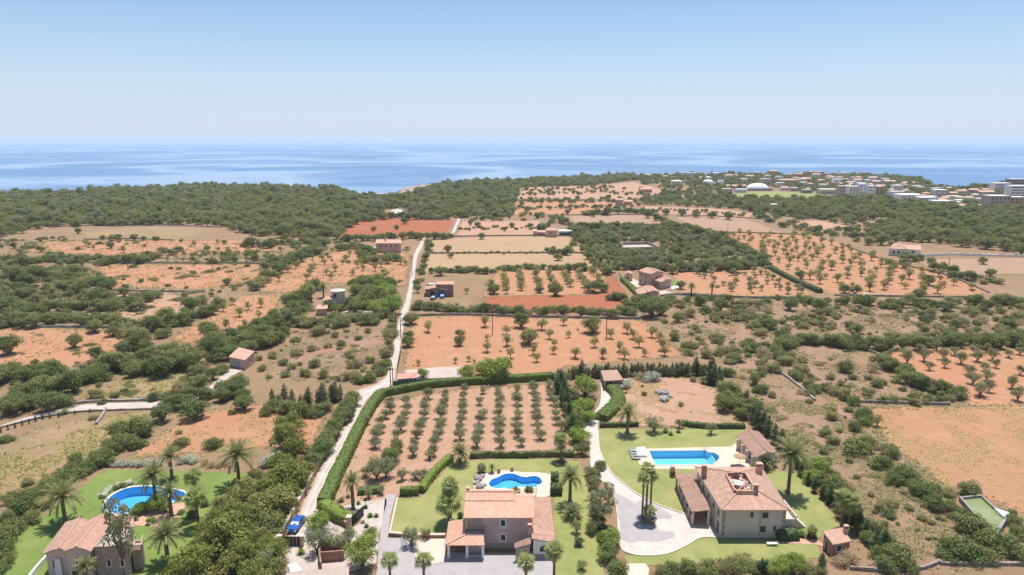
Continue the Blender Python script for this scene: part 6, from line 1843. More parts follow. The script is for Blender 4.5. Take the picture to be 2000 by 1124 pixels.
# ---- plots planted in rows
def grid(kind, px, sx, sy, ang, R_, keep=1.0, jit=.12, org=(0, 0), margin=0.0):
    poly = np.array([(p.x, p.y) for p in GP(px)])
    c = poly.mean(0); ext = np.abs(poly - c).max() * 1.5
    ca, sa = math.cos(ang), math.sin(ang)
    for i in range(int(-ext / sx), int(ext / sx) + 1):
        for j in range(int(-ext / sy), int(ext / sy) + 1):
            u, v = i * sx + org[0] + rng.gauss(0, jit * sx), j * sy + org[1] + rng.gauss(0, jit * sy)
            x, y = c[0] + u * ca - v * sa, c[1] + u * sa + v * ca
            if rng.random() > keep or not inside([(x, y)], poly)[0]: continue
            rr = rng.uniform(*R_)
            if free(x, y, rr, .5): put(kind, x, y, rr, rng.uniform(.85, 1.12), 'grid')
grid('olive', [(690, 885), (728, 797), (748, 792), (832, 776), (900, 766), (1000, 759), (1073, 756), (1098, 830), (1124, 884), (1000, 884), (885, 888), (850, 900), (800, 905), (760, 880)], 4.45, 3.9, 0.02, (1.3, 1.75), .97, .06, (.6, 0))
grid('olive', [(690, 885), (760, 885), (790, 905), (850, 905), (820, 945), (745, 945), (690, 930)], 5.0, 4.4, 0.02, (1.1, 1.5), .55, .1)
grid('olive', [(1712, 686), (1900, 682), (2110, 684), (2160, 785), (1900, 790), (1880, 760), (1790, 728)], 6.6, 6.2, .38, (1.6, 2.3), .93, .08)
grid('almond', [(955, 575), (966, 532), (1180, 530), (1205, 570)], 7.1, 6.3, 0.03, (1.9, 2.7), .95, .06)
grid('almond', [(1400, 458), (1500, 459), (1580, 462), (1640, 479), (1740, 514), (1830, 536), (1925, 572), (1800, 574), (1680, 578), (1630, 573), (1505, 518), (1450, 482)], 9.5, 9.0, .25, (1.7, 2.8), .85, .14)
grid('olive', [(1335, 533), (1490, 528), (1550, 558), (1575, 574), (1450, 577), (1400, 572)], 7.5, 7.0, .12, (1.3, 2.2), .8, .14)
grid('almond', [(510, 550), (570, 520), (660, 490), (795, 500), (788, 552), (640, 548)], 11, 10, .1, (1.7, 2.6), .7, .16)
grid('almond', [(330, 500), (500, 495), (640, 480), (640, 500), (520, 512), (340, 512)], 11, 10, .1, (1.6, 2.3), .6, .2)
grid('almond', [(345, 480), (560, 472), (560, 488), (345, 498)], 12, 14, .1, (1.6, 2.3), .6, .2)
grid('almond', [(1390, 568), (1300, 640), (1300, 640)], 9, 9, 0, (1, 2), .0)
grid('carob', [(895, 460), (905, 436), (1050, 434), (1045, 456)], 22, 20, .1, (2.0, 3.2), .6, .2)
grid('carob', [(1008, 416), (1010, 397), (1180, 395), (1250, 401), (1150, 416)], 24, 22, .1, (2.2, 3.4), .6, .25)
grid('carob', [(1020, 386), (1025, 369), (1165, 366), (1290, 373), (1270, 386)], 26, 30, .1, (2.2, 3.6), .5, .25)

# ---- scrub and woods between the plots
BLOCK = [np.array(LANE_POLY), np.array(TRACK_POLY), np.array(p4), np.array(DRIVE_POLY), np.array(p2)] + LAWN_POLYS
for px in ([(730, 1160), (742, 960), (775, 960), (870, 1045), (1090, 1045), (1090, 1160)], [(610, 1000), (700, 1000), (745, 1060), (735, 1160), (500, 1160), (540, 1060), (600, 1040)],
           [(60, 1160), (80, 1060), (130, 1010), (300, 1000), (300, 1160)], [(1205, 580), (1210, 520), (1330, 520), (1340, 582)], [(820, 590), (820, 545), (900, 545), (900, 590)], [(718, 500), (720, 465), (792, 465), (792, 500)],
           [(612, 612), (612, 572), (700, 572), (700, 615)], [(440, 725), (440, 675), (505, 675), (505, 725)], [(1728, 505), (1730, 475), (1815, 475), (1990, 498), (1990, 505)], [(770, 755), (770, 722), (960, 715), (960, 755)], [(1035, 462), (1035, 444), (1125, 444), (1125, 462)],
           [(1868, 1060), (1868, 972), (1920, 970), (1975, 1020), (1955, 1060)], [(1425, 920), (1425, 840), (1490, 838), (1530, 890), (1525, 925)], [(1195, 402), (1195, 386), (1240, 386), (1240, 402)], [(755, 424), (755, 409), (795, 409), (795, 424)],
           [(1210, 494), (1210, 474), (1290, 474), (1292, 494)], [(1168, 760), (1168, 718), (1225, 718), (1225, 760)]):
    BLOCK.append(np.array([(p.x, p.y) for p in GP(px)]))
def scatter(px, per_ha, R_, kinds, infield=False, gap=.6, clumpy=0.0, zs=(.8, 1.1), cap=4000, town=False):
    poly = np.array([(p.x, p.y) for p in GP(px)])
    lo, hi = poly.min(0), poly.max(0)
    area = .5 * abs(np.dot(poly[:, 0], np.roll(poly[:, 1], 1)) - np.dot(poly[:, 1], np.roll(poly[:, 0], 1)))
    n = int(min(cap, area / 1e4 * per_ha))
    P = nr.uniform(lo, hi, (int(n * (hi - lo).prod() / max(area, 1) * 1.0) + 1, 2))
    ok = inside(P, poly)
    for b in BLOCK: ok &= ~inside(P, b)
    if not infield:
        for b in FIELD_POLYS: ok &= ~inside(P, b)
    for x, y, a, b in TOWN_RECTS: ok &= ~((np.abs(P[:, 0] - x) < a) & (np.abs(P[:, 1] - y) < b) )
    if clumpy:
        from mathutils import noise as mn
        f = np.array([mn.noise((x * .035, y * .035, 3.1)) + .5 * mn.noise((x * .11, y * .11, 1.7)) for x, y in P])
        ok &= f > clumpy
    for x, y in P[ok]:
        rr = (R_[0] + (R_[1] - R_[0]) * rng.random() ** 1.5) * (1.22 if R_[1] > 1.7 else 1)
        if free(x, y, rr, gap): put(rng.choice(kinds), x, y, rr, rng.uniform(*zs))
FOREST_L = [(-40, 380), (130, 379), (250, 373), (400, 364), (500, 368), (660, 372), (692, 383), (740, 388), (800, 385), (830, 374), (870, 362), (900, 358), (1000, 355), (1150, 348), (1240, 344), (1250, 352), (1160, 362), (1015, 366), (1005, 390), (1000, 424), (900, 426), (760, 420), (700, 426), (655, 462), (560, 468), (440, 452), (430, 444), (330, 440), (120, 444), (45, 456), (-40, 470)]
scatter(FOREST_L, 330, (2.2, 5.4), ['wood', 'wood', 'pine', 'carob', 'bush', 'olive', 'pine'], gap=.42, cap=11000)
FOREST_R = [(1405, 404), (1500, 398), (1640, 390), (1700, 392), (1800, 402), (1900, 418), (2080, 410), (2080, 500), (1880, 497), (1790, 480), (1700, 452), (1600, 430), (1480, 416)]
scatter(FOREST_R, 310, (2.4, 5.6), ['wood', 'wood', 'pine', 'carob'], gap=.5, cap=4000)
scatter([(1600, 400), (1700, 395), (2080, 430), (2080, 505), (1930, 500), (1800, 440)], 120, (4, 6), ['pine', 'wood', 'carob'], gap=.5)
CENTRE = [(1125, 444), (1330, 444), (1400, 462), (1460, 495), (1500, 520), (1470, 526), (1200, 528), (1172, 520), (1150, 490)]
scatter(CENTRE, 640, (1.7, 3.4), ['wood', 'carob', 'shrub', 'bush', 'olive', 'wood'], gap=.43)
scatter([(1250, 346), (1380, 342), (1480, 342), (1600, 341), (1760, 346), (1798, 354), (1812, 362), (1880, 371), (1945, 362), (2060, 352), (2060, 410), (1900, 415), (1720, 390), (1600, 378), (1520, 372), (1400, 376), (1300, 370), (1250, 360)], 80, (2.4, 4.6), ['wood', 'carob', 'pine'], gap=.5, cap=2500)
scatter([(1740, 346), (1798, 354), (1814, 361), (1790, 366), (1745, 360)], 260, (3, 5), ['wood', 'carob'], gap=.5)
scatter([(1240, 372), (1400, 377), (1560, 390), (1640, 392), (1480, 412), (1260, 400), (1250, 388)], 140, (2.2, 4), ['wood', 'carob', 'shrub'], gap=.55)
scatter([(1440, 412), (1600, 425), (1720, 455), (1800, 490), (1780, 500), (1640, 470), (1500, 440)], 140, (2, 3.6), ['carob', 'wood', 'shrub'], gap=.55)
scatter([(1005, 360), (1160, 362), (1250, 360), (1300, 372), (1270, 392), (1260, 402), (1140, 420), (1000, 440), (890, 440), (900, 430), (1000, 420)], 110, (1.6, 3.2), ['carob', 'shrub', 'bush'], gap=.6)
scatter([(-60, 460), (60, 460), (200, 470), (480, 470), (640, 470), (800, 480), (790, 560), (500, 560), (300, 640), (-60, 640)], 330, (.9, 3.0), ['shrub', 'bush', 'bush', 'carob', 'mat'], gap=.55, clumpy=-.1)
scatter([(-60, 500), (60, 500), (170, 560), (250, 600), (240, 640), (-60, 640)], 420, (1.2, 3.2), ['shrub', 'bush', 'bush', 'carob'], gap=.5, clumpy=-.15)
scatter([(-60, 640), (340, 640), (540, 600), (560, 640), (500, 690), (440, 740), (330, 790), (-60, 830)], 480, (.9, 2.9), ['shrub', 'bush', 'bush', 'carob'], gap=.52, clumpy=-.15)
scatter([(1270, 590), (1700, 598), (2100, 598), (2120, 665), (1700, 670), (1640, 705), (1860, 765), (1850, 790), (1690, 800), (1560, 752), (1420, 715), (1330, 690)], 520, (.9, 2.7), ['bush', 'shrub', 'bush', 'bush', 'brush', 'carob'], True, .58, -.22)
scatter([(1270, 590), (1700, 598), (2100, 598), (2120, 665), (1700, 670), (1640, 705), (1860, 765), (1850, 790), (1690, 800), (1560, 752), (1420, 715), (1330, 690)], 150, (.4, .9), ['bush', 'brush', 'brush'], True, .7)
scatter([(1440, 745), (1560, 762), (1690, 815), (1760, 890), (1870, 970), (1885, 1040), (1850, 1110), (1760, 1110), (1690, 1010), (1560, 885)], 300, (.45, 1.6), ['bush', 'brush', 'bush', 'shrub'], True, .62)
scatter([(505, 745), (535, 690), (590, 650), (745, 640), (762, 668), (740, 725), (690, 748)], 170, (.5, 1.5), ['bush', 'brush', 'bush'], True, .6)
scatter([(1195, 828), (1212, 790), (1225, 750), (1335, 740), (1400, 765), (1455, 828)], 110, (.3, .8), ['brush', 'bush'], True, .8)
scatter([(-60, 905), (100, 835), (340, 803), (300, 840), (200, 880), (60, 960)], 45, (.3, .8), ['bush', 'brush'], True, .8)
scatter([(270, 888), (350, 828), (430, 803), (560, 790), (620, 832), (597, 880), (400, 882)], 30, (.4, 1.0), ['bush', 'brush'], True, .8)
scatter([(150, 770), (300, 738), (400, 714), (330, 768), (205, 784)], 40, (.3, .7), ['bush', 'brush'], True, .8)
scatter([(1690, 806), (1900, 798), (2080, 798), (2200, 1000), (1960, 980), (1850, 945), (1760, 875)], 12, (.3, .8), ['bush', 'brush'], True, .8)
scatter([(120, 470), (560, 470), (560, 520), (120, 520)], 30, (1.2, 2.4), ['almond', 'shrub', 'carob', 'bush'], True, .7)
scatter([(200, 520), (500, 518), (540, 530), (390, 600), (220, 630)], 28, (1.0, 2.2), ['mat', 'bush', 'shrub'], True, .7)
scatter([(760, 640), (790, 640), (800, 720), (770, 720)], 60, (.6, 1.4), ['bush', 'shrub'], True, .7)
scatter([(826, 545), (945, 545), (940, 610), (800, 610)], 60, (1.0, 2.2), ['almond', 'bush', 'shrub'], False, .7)

scatter([(385, 930), (500, 930), (612, 880), (632, 880), (575, 960), (530, 1040), (485, 1080), (460, 1160), (320, 1160), (380, 1080)], 700, (1.0, 2.4), ['shrub', 'wood', 'carob', 'bush'], True, .5, zs=(.8, 1.3))
scatter([(-40, 1010), (60, 940), (130, 900), (200, 870), (215, 895), (120, 960), (20, 1050), (-40, 1090)], 500, (.9, 1.8), ['shrub', 'bush'], True, .5)
scatter([(1560, 900), (1640, 960), (1700, 1030), (1760, 1110), (1700, 1120), (1640, 1030), (1590, 960)], 300, (.8, 1.6), ['shrub', 'bush'], True, .55)
scatter([(1085, 745), (1140, 745), (1160, 800), (1130, 860), (1150, 880), (1140, 890), (1105, 840)], 700, (.9, 1.7), ['carob', 'shrub', 'broadleaf'], True, .5)
scatter([(1280, 1108), (1420, 1100), (1600, 1100), (1600, 1150), (1280, 1150)], 600, (.9, 1.7), ['shrub', 'bush', 'carob'], True, .5)

scatter([(1360, 700), (1420, 715), (1560, 755), (1690, 805), (1640, 830), (1560, 800), (1480, 770), (1400, 740)], 420, (.9, 2.4), ['bush', 'shrub', 'brush'], True, .58, -.3)
scatter([(500, 546), (560, 521), (660, 486), (800, 497), (792, 558), (640, 552), (560, 572)], 30, (.8, 1.8), ['bush', 'shrub', 'mat'], True, .7)
scatter([(1385, 455), (1580, 458), (1740, 511), (1930, 571), (1800, 576), (1625, 576), (1440, 481)], 22, (.6, 1.6), ['bush', 'shrub'], True, .7)
scatter([(1310, 531), (1500, 525), (1588, 577), (1335, 571)], 50, (.6, 1.4), ['bush', 'brush'], True, .7)
scatter([(800, 625), (1250, 628), (1325, 694), (1080, 732), (800, 715)], 22, (.4, .9), ['bush', 'brush'], True, .7)
many('pine', [(640, 598, 12), (655, 603, 11), (632, 604, 9), (668, 600, 9)])

MATZ = [[(-60, 505), (170, 560), (330, 580), (240, 640), (330, 690), (200, 720), (-60, 730)], [(-60, 470), (480, 470), (640, 475), (500, 545), (-60, 560)], [(400, 690), (560, 600), (780, 560), (760, 640), (560, 660), (440, 740)],
        [(1270, 590), (2080, 600), (2100, 662), (1700, 668), (1640, 705), (1860, 765), (1850, 790), (1690, 800), (1560, 755), (1400, 740), (1330, 690)], [(1440, 745), (1560, 762), (1690, 815), (1760, 890), (1870, 970), (1885, 1040), (1760, 1110), (1690, 1010), (1560, 885)],
        [(505, 745), (535, 690), (590, 650), (745, 640), (762, 668), (740, 725), (690, 748)], [(-60, 730), (330, 700), (440, 740), (330, 780), (130, 800), (-60, 830)]]
for z_ in MATZ: scatter(z_, 210, (.9, 2.6), ['mat'], True, .35, -.12, (.5, .9))
for ln in ([(1010, 378), (1100, 377), (1200, 376), (1290, 380)], [(1010, 371), (1100, 369), (1200, 366)], [(1005, 407), (1100, 405), (1200, 404)], [(1255, 410), (1340, 412), (1460, 421)], [(900, 446), (980, 445), (1050, 445)]):
    belt(['carob', 'bush', 'shrub'], ln, (2.5, 5), 9, 2.5)
belt(['carob', 'wood', 'shrub'], [(1090, 500), (1130, 470), (1150, 500), (1180, 525)], (6, 9), 9, 4)
belt(['shrub', 'carob', 'bush'], [(640, 470), (600, 490), (560, 505), (520, 520)], (7, 11), 10, 6)
belt(['carob', 'wood', 'bush'], [(-10, 560), (60, 570), (130, 560), (200, 590), (280, 600)], (9, 15), 12, 9)
belt(['carob', 'wood', 'shrub'], [(430, 690), (480, 680), (520, 665), (560, 650)], (11, 16), 11, 6)

many('shrub', [(375, 1004, 12), (354, 1000, 8), (390, 1032, 12), (262, 1014, 8), (1885, 1000, 13), (1922, 1052, 17), (1952, 1058, 16), (1978, 1003, 11), (1870, 1010, 14), (400, 985, 10)])
many('bush', [(348, 974, 8), (240, 948, 9), (226, 953, 9), (1960, 1000, 9), (1900, 972, 8)])
many('broadleaf', [(345, 1022, 11), (295, 1018, 9)])
# ------------------------------------------------------------------ vegetation: individuals and masses
KIND_OBJ = {'bush': ('bush', 'bush'), 'shrub': ('evergreen_shrub', 'shrub'), 'mat': ('scrub_mat', 'scrub mat'), 'oleander': ('oleander', 'oleander'), 'brush': ('dry_bush', 'dry bush'), 'carob': ('carob_tree', 'carob tree'),
            'broadleaf': ('broadleaf_tree', 'tree'), 'olive': ('olive_tree', 'olive tree'), 'almond': ('almond_tree', 'almond tree'), 'pine': ('pine_tree', 'pine tree'), 'wood': ('holm_oak', 'oak tree'), 'eucalyptus': ('eucalyptus_tree', 'eucalyptus tree'), 'cypress': ('cypress_tree', 'cypress')}
LIMIT = {k: 290 for k in KIND_OBJ}
LIMIT['wood'] = 300; LIMIT['pine'] = 300
by = {}
for p in PLANTS: by.setdefault(p[0], []).append(p)
NEED_LABEL = []
rest = {}
for kind, L in by.items():
    L = [p for p in L if p[1] > -1.0e9]
    vis = []
    for p in L:
        zc = p[2] * CP + CAM_H * SP
        if zc < 20: continue
        px, py = to_px((p[1], p[2], 0))
        rpx = p[3] * FPX / zc
        inframe = bool(-rpx < px < 2000 + rpx and py - 2.2 * rpx < 1124)
        vis.append((rpx if inframe else 0, inframe, p))
    vis.sort(key=lambda t: (-t[1], -t[0]))
    nm, cat = KIND_OBJ[kind]
    for k, (rpx, inf, p) in enumerate(vis):
        _, x, y, R_, zs, src = p
        if k < LIMIT[kind] and inf:
            lod = 0 if rpx > 13 else 1 if rpx > 6 else 2
            crown, trunk, whole = proto(kind, k % 4, lod)
            rz = rng.uniform(0, 6.28); s = R_ * .93
            sc = (s * rng.uniform(.86, 1.15), s * rng.uniform(.86, 1.15), s * zs)
            if trunk is not None and rpx > 8:
                t = link(nm, None, None, (x, y, 0), rz, sc)
                link('crown', crown, t); link('trunk', trunk, t)
            else:
                t = link(nm, whole, None, (x, y, 0), rz, sc)
            NEED_LABEL.append((t, cat, kind, x, y, R_, zs, k))
        else:
            if not inf and rpx == 0 and not (-300 < to_px((x, y, 0))[0] < 2300): continue
            rest.setdefault(kind, []).append((x, y, R_ * .93, zs, rpx))

def mass(name, items):
    """the plants past the first few hundred: one object of points that carries instances"""
    me = bpy.data.meshes.new(name)
    me.from_pydata([(i[0], i[1], 0) for i in items], [], [])
    for an, vals in (('sc', [i[2] for i in items]), ('zs', [i[3] for i in items]), ('rz', [rng.uniform(0, 6.28) for i in items])):
        a = me.attributes.new(an, 'FLOAT', 'POINT'); a.data.foreach_set('value', np.array(vals, np.float32))
    a = me.attributes.new('pick', 'INT', 'POINT'); a.data.foreach_set('value', np.array([i[5] for i in items], np.int32))
    o = link(name, me)
    return o

def mass_nodes(o, meshes):
    ng = bpy.data.node_groups.new(o.name, 'GeometryNodeTree')
    ng.interface.new_socket('Geometry', in_out='INPUT', socket_type='NodeSocketGeometry')
    ng.interface.new_socket('Geometry', in_out='OUTPUT', socket_type='NodeSocketGeometry')
    gi, go = ng.nodes.new('NodeGroupInput'), ng.nodes.new('NodeGroupOutput')
    g2i = ng.nodes.new('GeometryNodeGeometryToInstance')
    for me in meshes[::-1]:
        po = bpy.data.objects.new('sprig_source', me)      # never linked to the scene: only a mesh for the nodes
        oi = ng.nodes.new('GeometryNodeObjectInfo'); oi.inputs['Object'].default_value = po
        oi.inputs['As Instance'].default_value = False
        ng.links.new(oi.outputs['Geometry'], g2i.inputs[0])
    def attr(n, t='FLOAT'):
        a = ng.nodes.new('GeometryNodeInputNamedAttribute'); a.data_type = t; a.inputs[0].default_value = n
        return a.outputs[0]
    iop = ng.nodes.new('GeometryNodeInstanceOnPoints')
    iop.inputs['Pick Instance'].default_value = True
    cx = ng.nodes.new('ShaderNodeCombineXYZ'); cr = ng.nodes.new('ShaderNodeCombineXYZ')
    mul = ng.nodes.new('ShaderNodeMath'); mul.operation = 'MULTIPLY'
    sc, zs = attr('sc'), attr('zs')
    ng.links.new(sc, mul.inputs[0]); ng.links.new(zs, mul.inputs[1])
    ng.links.new(sc, cx.inputs[0]); ng.links.new(sc, cx.inputs[1]); ng.links.new(mul.outputs[0], cx.inputs[2])
    ng.links.new(attr('rz'), cr.inputs[2])
    ng.links.new(gi.outputs[0], iop.inputs['Points'])
    ng.links.new(g2i.outputs[0], iop.inputs['Instance'])
    ng.links.new(attr('pick', 'INT'), iop.inputs['Instance Index'])
    e2r = ng.nodes.new('FunctionNodeEulerToRotation')
    ng.links.new(cr.outputs[0], e2r.inputs[0]); ng.links.new(e2r.outputs[0], iop.inputs['Rotation'])
    ng.links.new(cx.outputs[0], iop.inputs['Scale'])
    ng.links.new(iop.outputs[0], go.inputs[0])
    o.modifiers.new('growth', 'NODES').node_group = ng

STUFF = {'wood': ('oak_wood', 'far oak wood reading as one green mass behind the fields', 'wood'), 'pine': ('pine_wood', 'far pine wood reading as one green mass along the coast', 'wood'),
         'carob': ('carob_scrub', 'dense evergreen carob scrub between the far fields', 'scrub'), 'shrub': ('evergreen_scrub', 'low evergreen scrub filling the far field edges', 'scrub'),
         'bush': ('grey_green_scrub', 'grey-green low scrub scattered over the far fields', 'scrub'), 'brush': ('dry_scrub', 'dry brown scrub tufts on the fallow ground', 'scrub'),
         'almond': ('almond_plantation', 'far almond rows that merge into one plantation', 'plantation'), 'olive': ('olive_plantation', 'far olive rows that merge into one plantation', 'plantation'), 'mat': ('mat_scrub', 'flat mats of scrub on the far fields', 'scrub'),
         'cypress': ('cypress_screen', 'far screen of cypresses', 'screen'), 'oleander': ('oleander_mass', 'far oleander', 'shrubs'), 'broadleaf': ('far_trees', 'far trees', 'trees'), 'eucalyptus': ('far_eucalyptus', 'far trees', 'trees')}
for kind, L in rest.items():
    items = []
    for k, (x, y, s, zs, rpx) in enumerate(L):
        items.append((x, y, s, zs, 0, k % 4 + (4 if rpx < 6 else 0)))
    nm, lab, cat = STUFF[kind]
    o = mass(nm, items)
    mass_nodes(o, [proto(kind, v, 1)[2] for v in range(4)] + [proto(kind, v, 2)[2] for v in range(4)])
    tag(o, lab, cat, None, 'stuff')
print('PLANTS', {k: (len(v), len(rest.get(k, []))) for k, v in by.items()})

# ------------------------------------------------------------------ hedges
def hedge(px, w, h, label, mat_=L_HEDGE, n=4, dens=13.0, leaf=.34, wob=.12, closed=False, name='hedge'):
    line = smooth_line([(p.x, p.y, 0) for p in GP(px)], n)
    P = [line[0]]
    for a, b in zip(line, line[1:]):
        k = max(1, int((b - a).length / .9))
        for j in range(1, k + 1): P.append(a.lerp(b, j / k))
    c0 = P[len(P) // 2]
    rows = []
    prof = [(-.5, 0), (-.52, .45), (-.47, .88), (-.25, 1.0), (.25, 1.0), (.47, .88), (.52, .45), (.5, 0)]
    for i, p in enumerate(P):
        a, b = P[max(i - 1, 0)], P[min(i + 1, len(P) - 1)]
        d = (b - a).normalized(); q = Vector((-d.y, d.x, 0))
        rows.append([p - c0 + q * (x * w * .9 + rng.uniform(-wob, wob)) + Vector((0, 0, z * h * .95 + (rng.uniform(-wob, wob) if z > .3 else 0))) for x, z in prof])
    V0 = np.array([tuple(v) for r_ in rows for v in r_]); m_ = len(prof)
    F0 = np.array([(i * m_ + j, i * m_ + j + 1, (i + 1) * m_ + j + 1, (i + 1) * m_ + j) for i in range(len(rows) - 1) for j in range(m_ - 1)])
    caps = []
    for e in (0, len(rows) - 1):
        b_ = e * m_
        caps += [(b_, b_ + 1, b_ + 6, b_ + 7), (b_ + 1, b_ + 2, b_ + 5, b_ + 6), (b_ + 2, b_ + 3, b_ + 4, b_ + 5)]
    F0 = np.concatenate([F0, np.array(caps)])
    A, B_, C_, D_ = (V0[F0[:, k]] for k in range(4))
    nrm = np.cross(C_ - A, D_ - B_); area = np.linalg.norm(nrm, axis=1) / 2
    nrm = unit(nrm)
    nrm *= np.sign(np.einsum('ij,ij->i', nrm, (A + B_ + C_ + D_) / 4 - np.array([0, 0, h * .4]) - np.stack([np.array([*(P[min(len(P) - 1, int(f[0] // m_))] - c0)]) for f in F0])))[:, None]
    cnt = nr.poisson(area * dens)
    idx = np.repeat(np.arange(len(F0)), cnt)
    u, v = nr.rand(len(idx), 1), nr.rand(len(idx), 1)
    pos = (A[idx] * (1 - u) + B_[idx] * u) * (1 - v) + (D_[idx] * (1 - u) + C_[idx] * u) * v + nrm[idx] * nr.uniform(-.05, .14, (len(idx), 1))
    LV, LF = leaf_quads(pos, nrm[idx] + np.array([0, 0, .2]), leaf, nr)
    V = np.concatenate([V0, LV]); F = np.concatenate([F0, LF + len(V0)])
    me = np_mesh(name, V, F, [mat_], tint=np.concatenate([np.full(len(F0), .2), nr.rand(len(LF))]))
    return tag(link(name, me, None, tuple(c0)), label, 'hedge')
hedge([(632, 992), (641, 974), (655, 940), (682, 884), (712, 822), (736, 785), (745, 775)], 2.5, 2.1, 'tall clipped green hedge along the right side of the lower lane')
hedge([(746, 774), (775, 768), (830, 758), (890, 752), (950, 749), (1020, 745), (1082, 741)], 2.1, 2.0, 'clipped green hedge behind the olive grove, below the green mesh fence')
hedge([(633, 994), (650, 1006), (668, 1017), (688, 1024)], 2.6, 1.9, 'clipped hedge corner above the rose-brown retaining wall', L_BRIGHT)
hedge([(782, 966), (800, 966), (818, 965)], 1.5, 1.5, 'short clipped hedge at the olive grove end of the middle lawn')
hedge([(822, 963), (840, 938), (860, 915), (880, 899)], 1.5, 1.4, 'diagonal clipped hedge between the olive grove and the middle lawn', L_BRIGHT)
hedge([(918, 893.5), (980, 893), (1050, 892), (1090, 891), (1122, 892)], 1.1, 1.3, 'thin straggly hedge behind the kidney-shaped pool lawn', L_SHRUB, dens=9, wob=.25)
hedge([(700, 965), (720, 963), (742, 961)], 1.6, 1.2, 'low hedge behind the cactus garden', L_HEDGE)
hedge([(1172, 834), (1200, 834), (1246, 832)], 1.1, 1.1, 'low clipped hedge behind the date palm on the upper lawn', L_CYPRESS)
hedge([(1332, 831), (1370, 836), (1410, 837), (1454, 837)], 1.1, 1.2, 'low clipped hedge at the far corner of the upper lawn', L_CYPRESS)
hedge([(1174, 822), (1185, 812), (1200, 798), (1208, 782), (1200, 768), (1188, 758)], 3.4, 1.7, 'thick bushy hedge on the inside of the curving drive', L_HEDGE, leaf=.45)
hedge([(1516, 1052), (1535, 1051), (1556, 1050)], 2.2, 1.6, 'box hedge in front of the roof-terrace villa', L_CYPRESS)
hedge([(1076, 963), (1086, 963), (1097, 963)], 2.6, 1.8, 'clipped box block on the right of the kidney-shaped pool', L_CYPRESS)
hedge([(1077, 938), (1084, 938), (1090, 938)], 2.0, 1.6, 'smaller clipped box block at the deck corner of the kidney-shaped pool', L_CYPRESS)
hedge([(1488, 516), (1530, 540), (1565, 557), (1602, 573)], 2.4, 2.1, 'long dark clipped hedge between the olive plot and the wide almond orchard', L_CYPRESS, dens=4, leaf=.6)
hedge([(1215, 548), (1228, 560), (1246, 578)], 2.5, 2.0, 'hedge along the yard of the pink farm villa', L_HEDGE, dens=4, leaf=.5)
hedge([(200, 975), (213, 960), (232, 951), (262, 945)], 1.3, .8, 'curved border of spiky grey plants behind the half-moon pool', L_OLEANDER, dens=8, wob=.2)
def ball(px, r, label, m_):
    p = G(*px); zc = p.y * CP + CAM_H * SP; R_ = r * zc / FPX
    V, F, T = clump_leaves([((0, 0, R_), R_)], 700 / R_ ** 2 * R_ ** 2, .22, nr)
    me = np_mesh('topiary_ball', V, F, [m_], tint=T)
    bm = bmesh.new(); bmesh.ops.create_icosphere(bm, subdivisions=2, radius=R_ * .8, matrix=Matrix.Translation((0, 0, R_))); cm = bpy.data.meshes.new('core'); bm.to_mesh(cm); bm.free(); cm.materials.append(m_)
    t = thing('topiary_ball', label, 'topiary', tuple(p)); link('foliage', me, t); link('core', cm, t)
ball((941, 923), 9, 'grey-green topiary ball on the lawn behind the rockery', L_OLIVE)
ball((1033, 968), 9.5, 'bright clipped ball on the pool deck behind the tiled wing', L_HEDGE)
ball((899, 1012), 6, 'small clipped ball at the corner of the middle villa', L_CYPRESS)
ball((1565, 1048), 7, 'round bush beside the box hedge on the terracotta path', L_BRIGHT)

# ------------------------------------------------------------------ palms
def frond_mesh(L, droop, wdt, nleaf, m_, r, flat=False):
    """one feather frond: an arched rib with a row of leaflets on either side"""
    V, F, T = [], [], []
    pts = []
    for i in range(nleaf + 1):
        t = i / nleaf
        pts.append(np.array([L * (t - .12 * t * t), 0, L * (.42 * t - droop * t * t)]))
    for i in range(nleaf):
        p, q = pts[i], pts[i + 1]
        o = len(V); w = .035
        V += [p + (0, w, 0), p - (0, w, 0), q - (0, w, 0), q + (0, w, 0)]; F.append((o, o + 1, o + 2, o + 3)); T.append(.9)
        if i < 2: continue
        t = i / nleaf
        ll = wdt * (math.sin(math.pi * (t * .86 + .1)) ** .6)
        for s in (-1, 1):
            o = len(V); a = q - p
            tip = p + a * 1.7 + np.array([0, s * ll, (-.16 if t > .3 else -.05) * ll + r.uniform(-.06, .1)])
            V += [p, p + a * .62, tip + a * .18, tip]; F.append((o, o + 1, o + 2, o + 3)); T.append(r.uniform(0, .8))
    return np_mesh('frond', np.array(V), np.array(F), [m_], tint=T)
def fan_mesh(L, m_, r, droop=.2):
    V, F, T = [], [], []
    o = 0; stem = L * .42
    V += [(0, .03, 0), (0, -.03, 0), (stem, -.03, stem * .35), (stem, .03, stem * .35)]; F.append((0, 1, 2, 3)); T.append(.5)
    c = np.array([stem, 0, stem * .35]); n = 11
    for i in range(n):
        a = (i - (n - 1) / 2) * .27
        d = np.array([math.cos(a), math.sin(a), .1 - droop]); e = np.array([-math.sin(a), math.cos(a), 0])
        rr = L * .7 * (1 - .1 * abs(i - 5) / 5)
        o = len(V); mid = c + d * rr * .6
        V += [c, mid - e * rr * .075, c + d * rr + np.array([0, 0, -droop * rr * .5]), mid + e * rr * .075]; F.append((o, o + 1, o + 2, o + 3)); T.append(r.uniform(0, .8))
    return np_mesh('frond', np.array(V), np.array(F), [m_], tint=T)
FROND = {}
def fronds(kind):
    if kind not in FROND:
        r = np.random.RandomState(5)
        if kind == 'date': FROND[kind] = [frond_mesh(1, d, .17, 30, L_DATE, r) for d in (.22, .36, .5, .7)]
        elif kind == 'fan': FROND[kind] = [fan_mesh(1, L_FAN, r, d) for d in (.1, .25, .4)]
        else: FROND[kind] = [fan_mesh(1, L_SKIRT, r, .35) for d in (0, 1)]
    return FROND[kind]
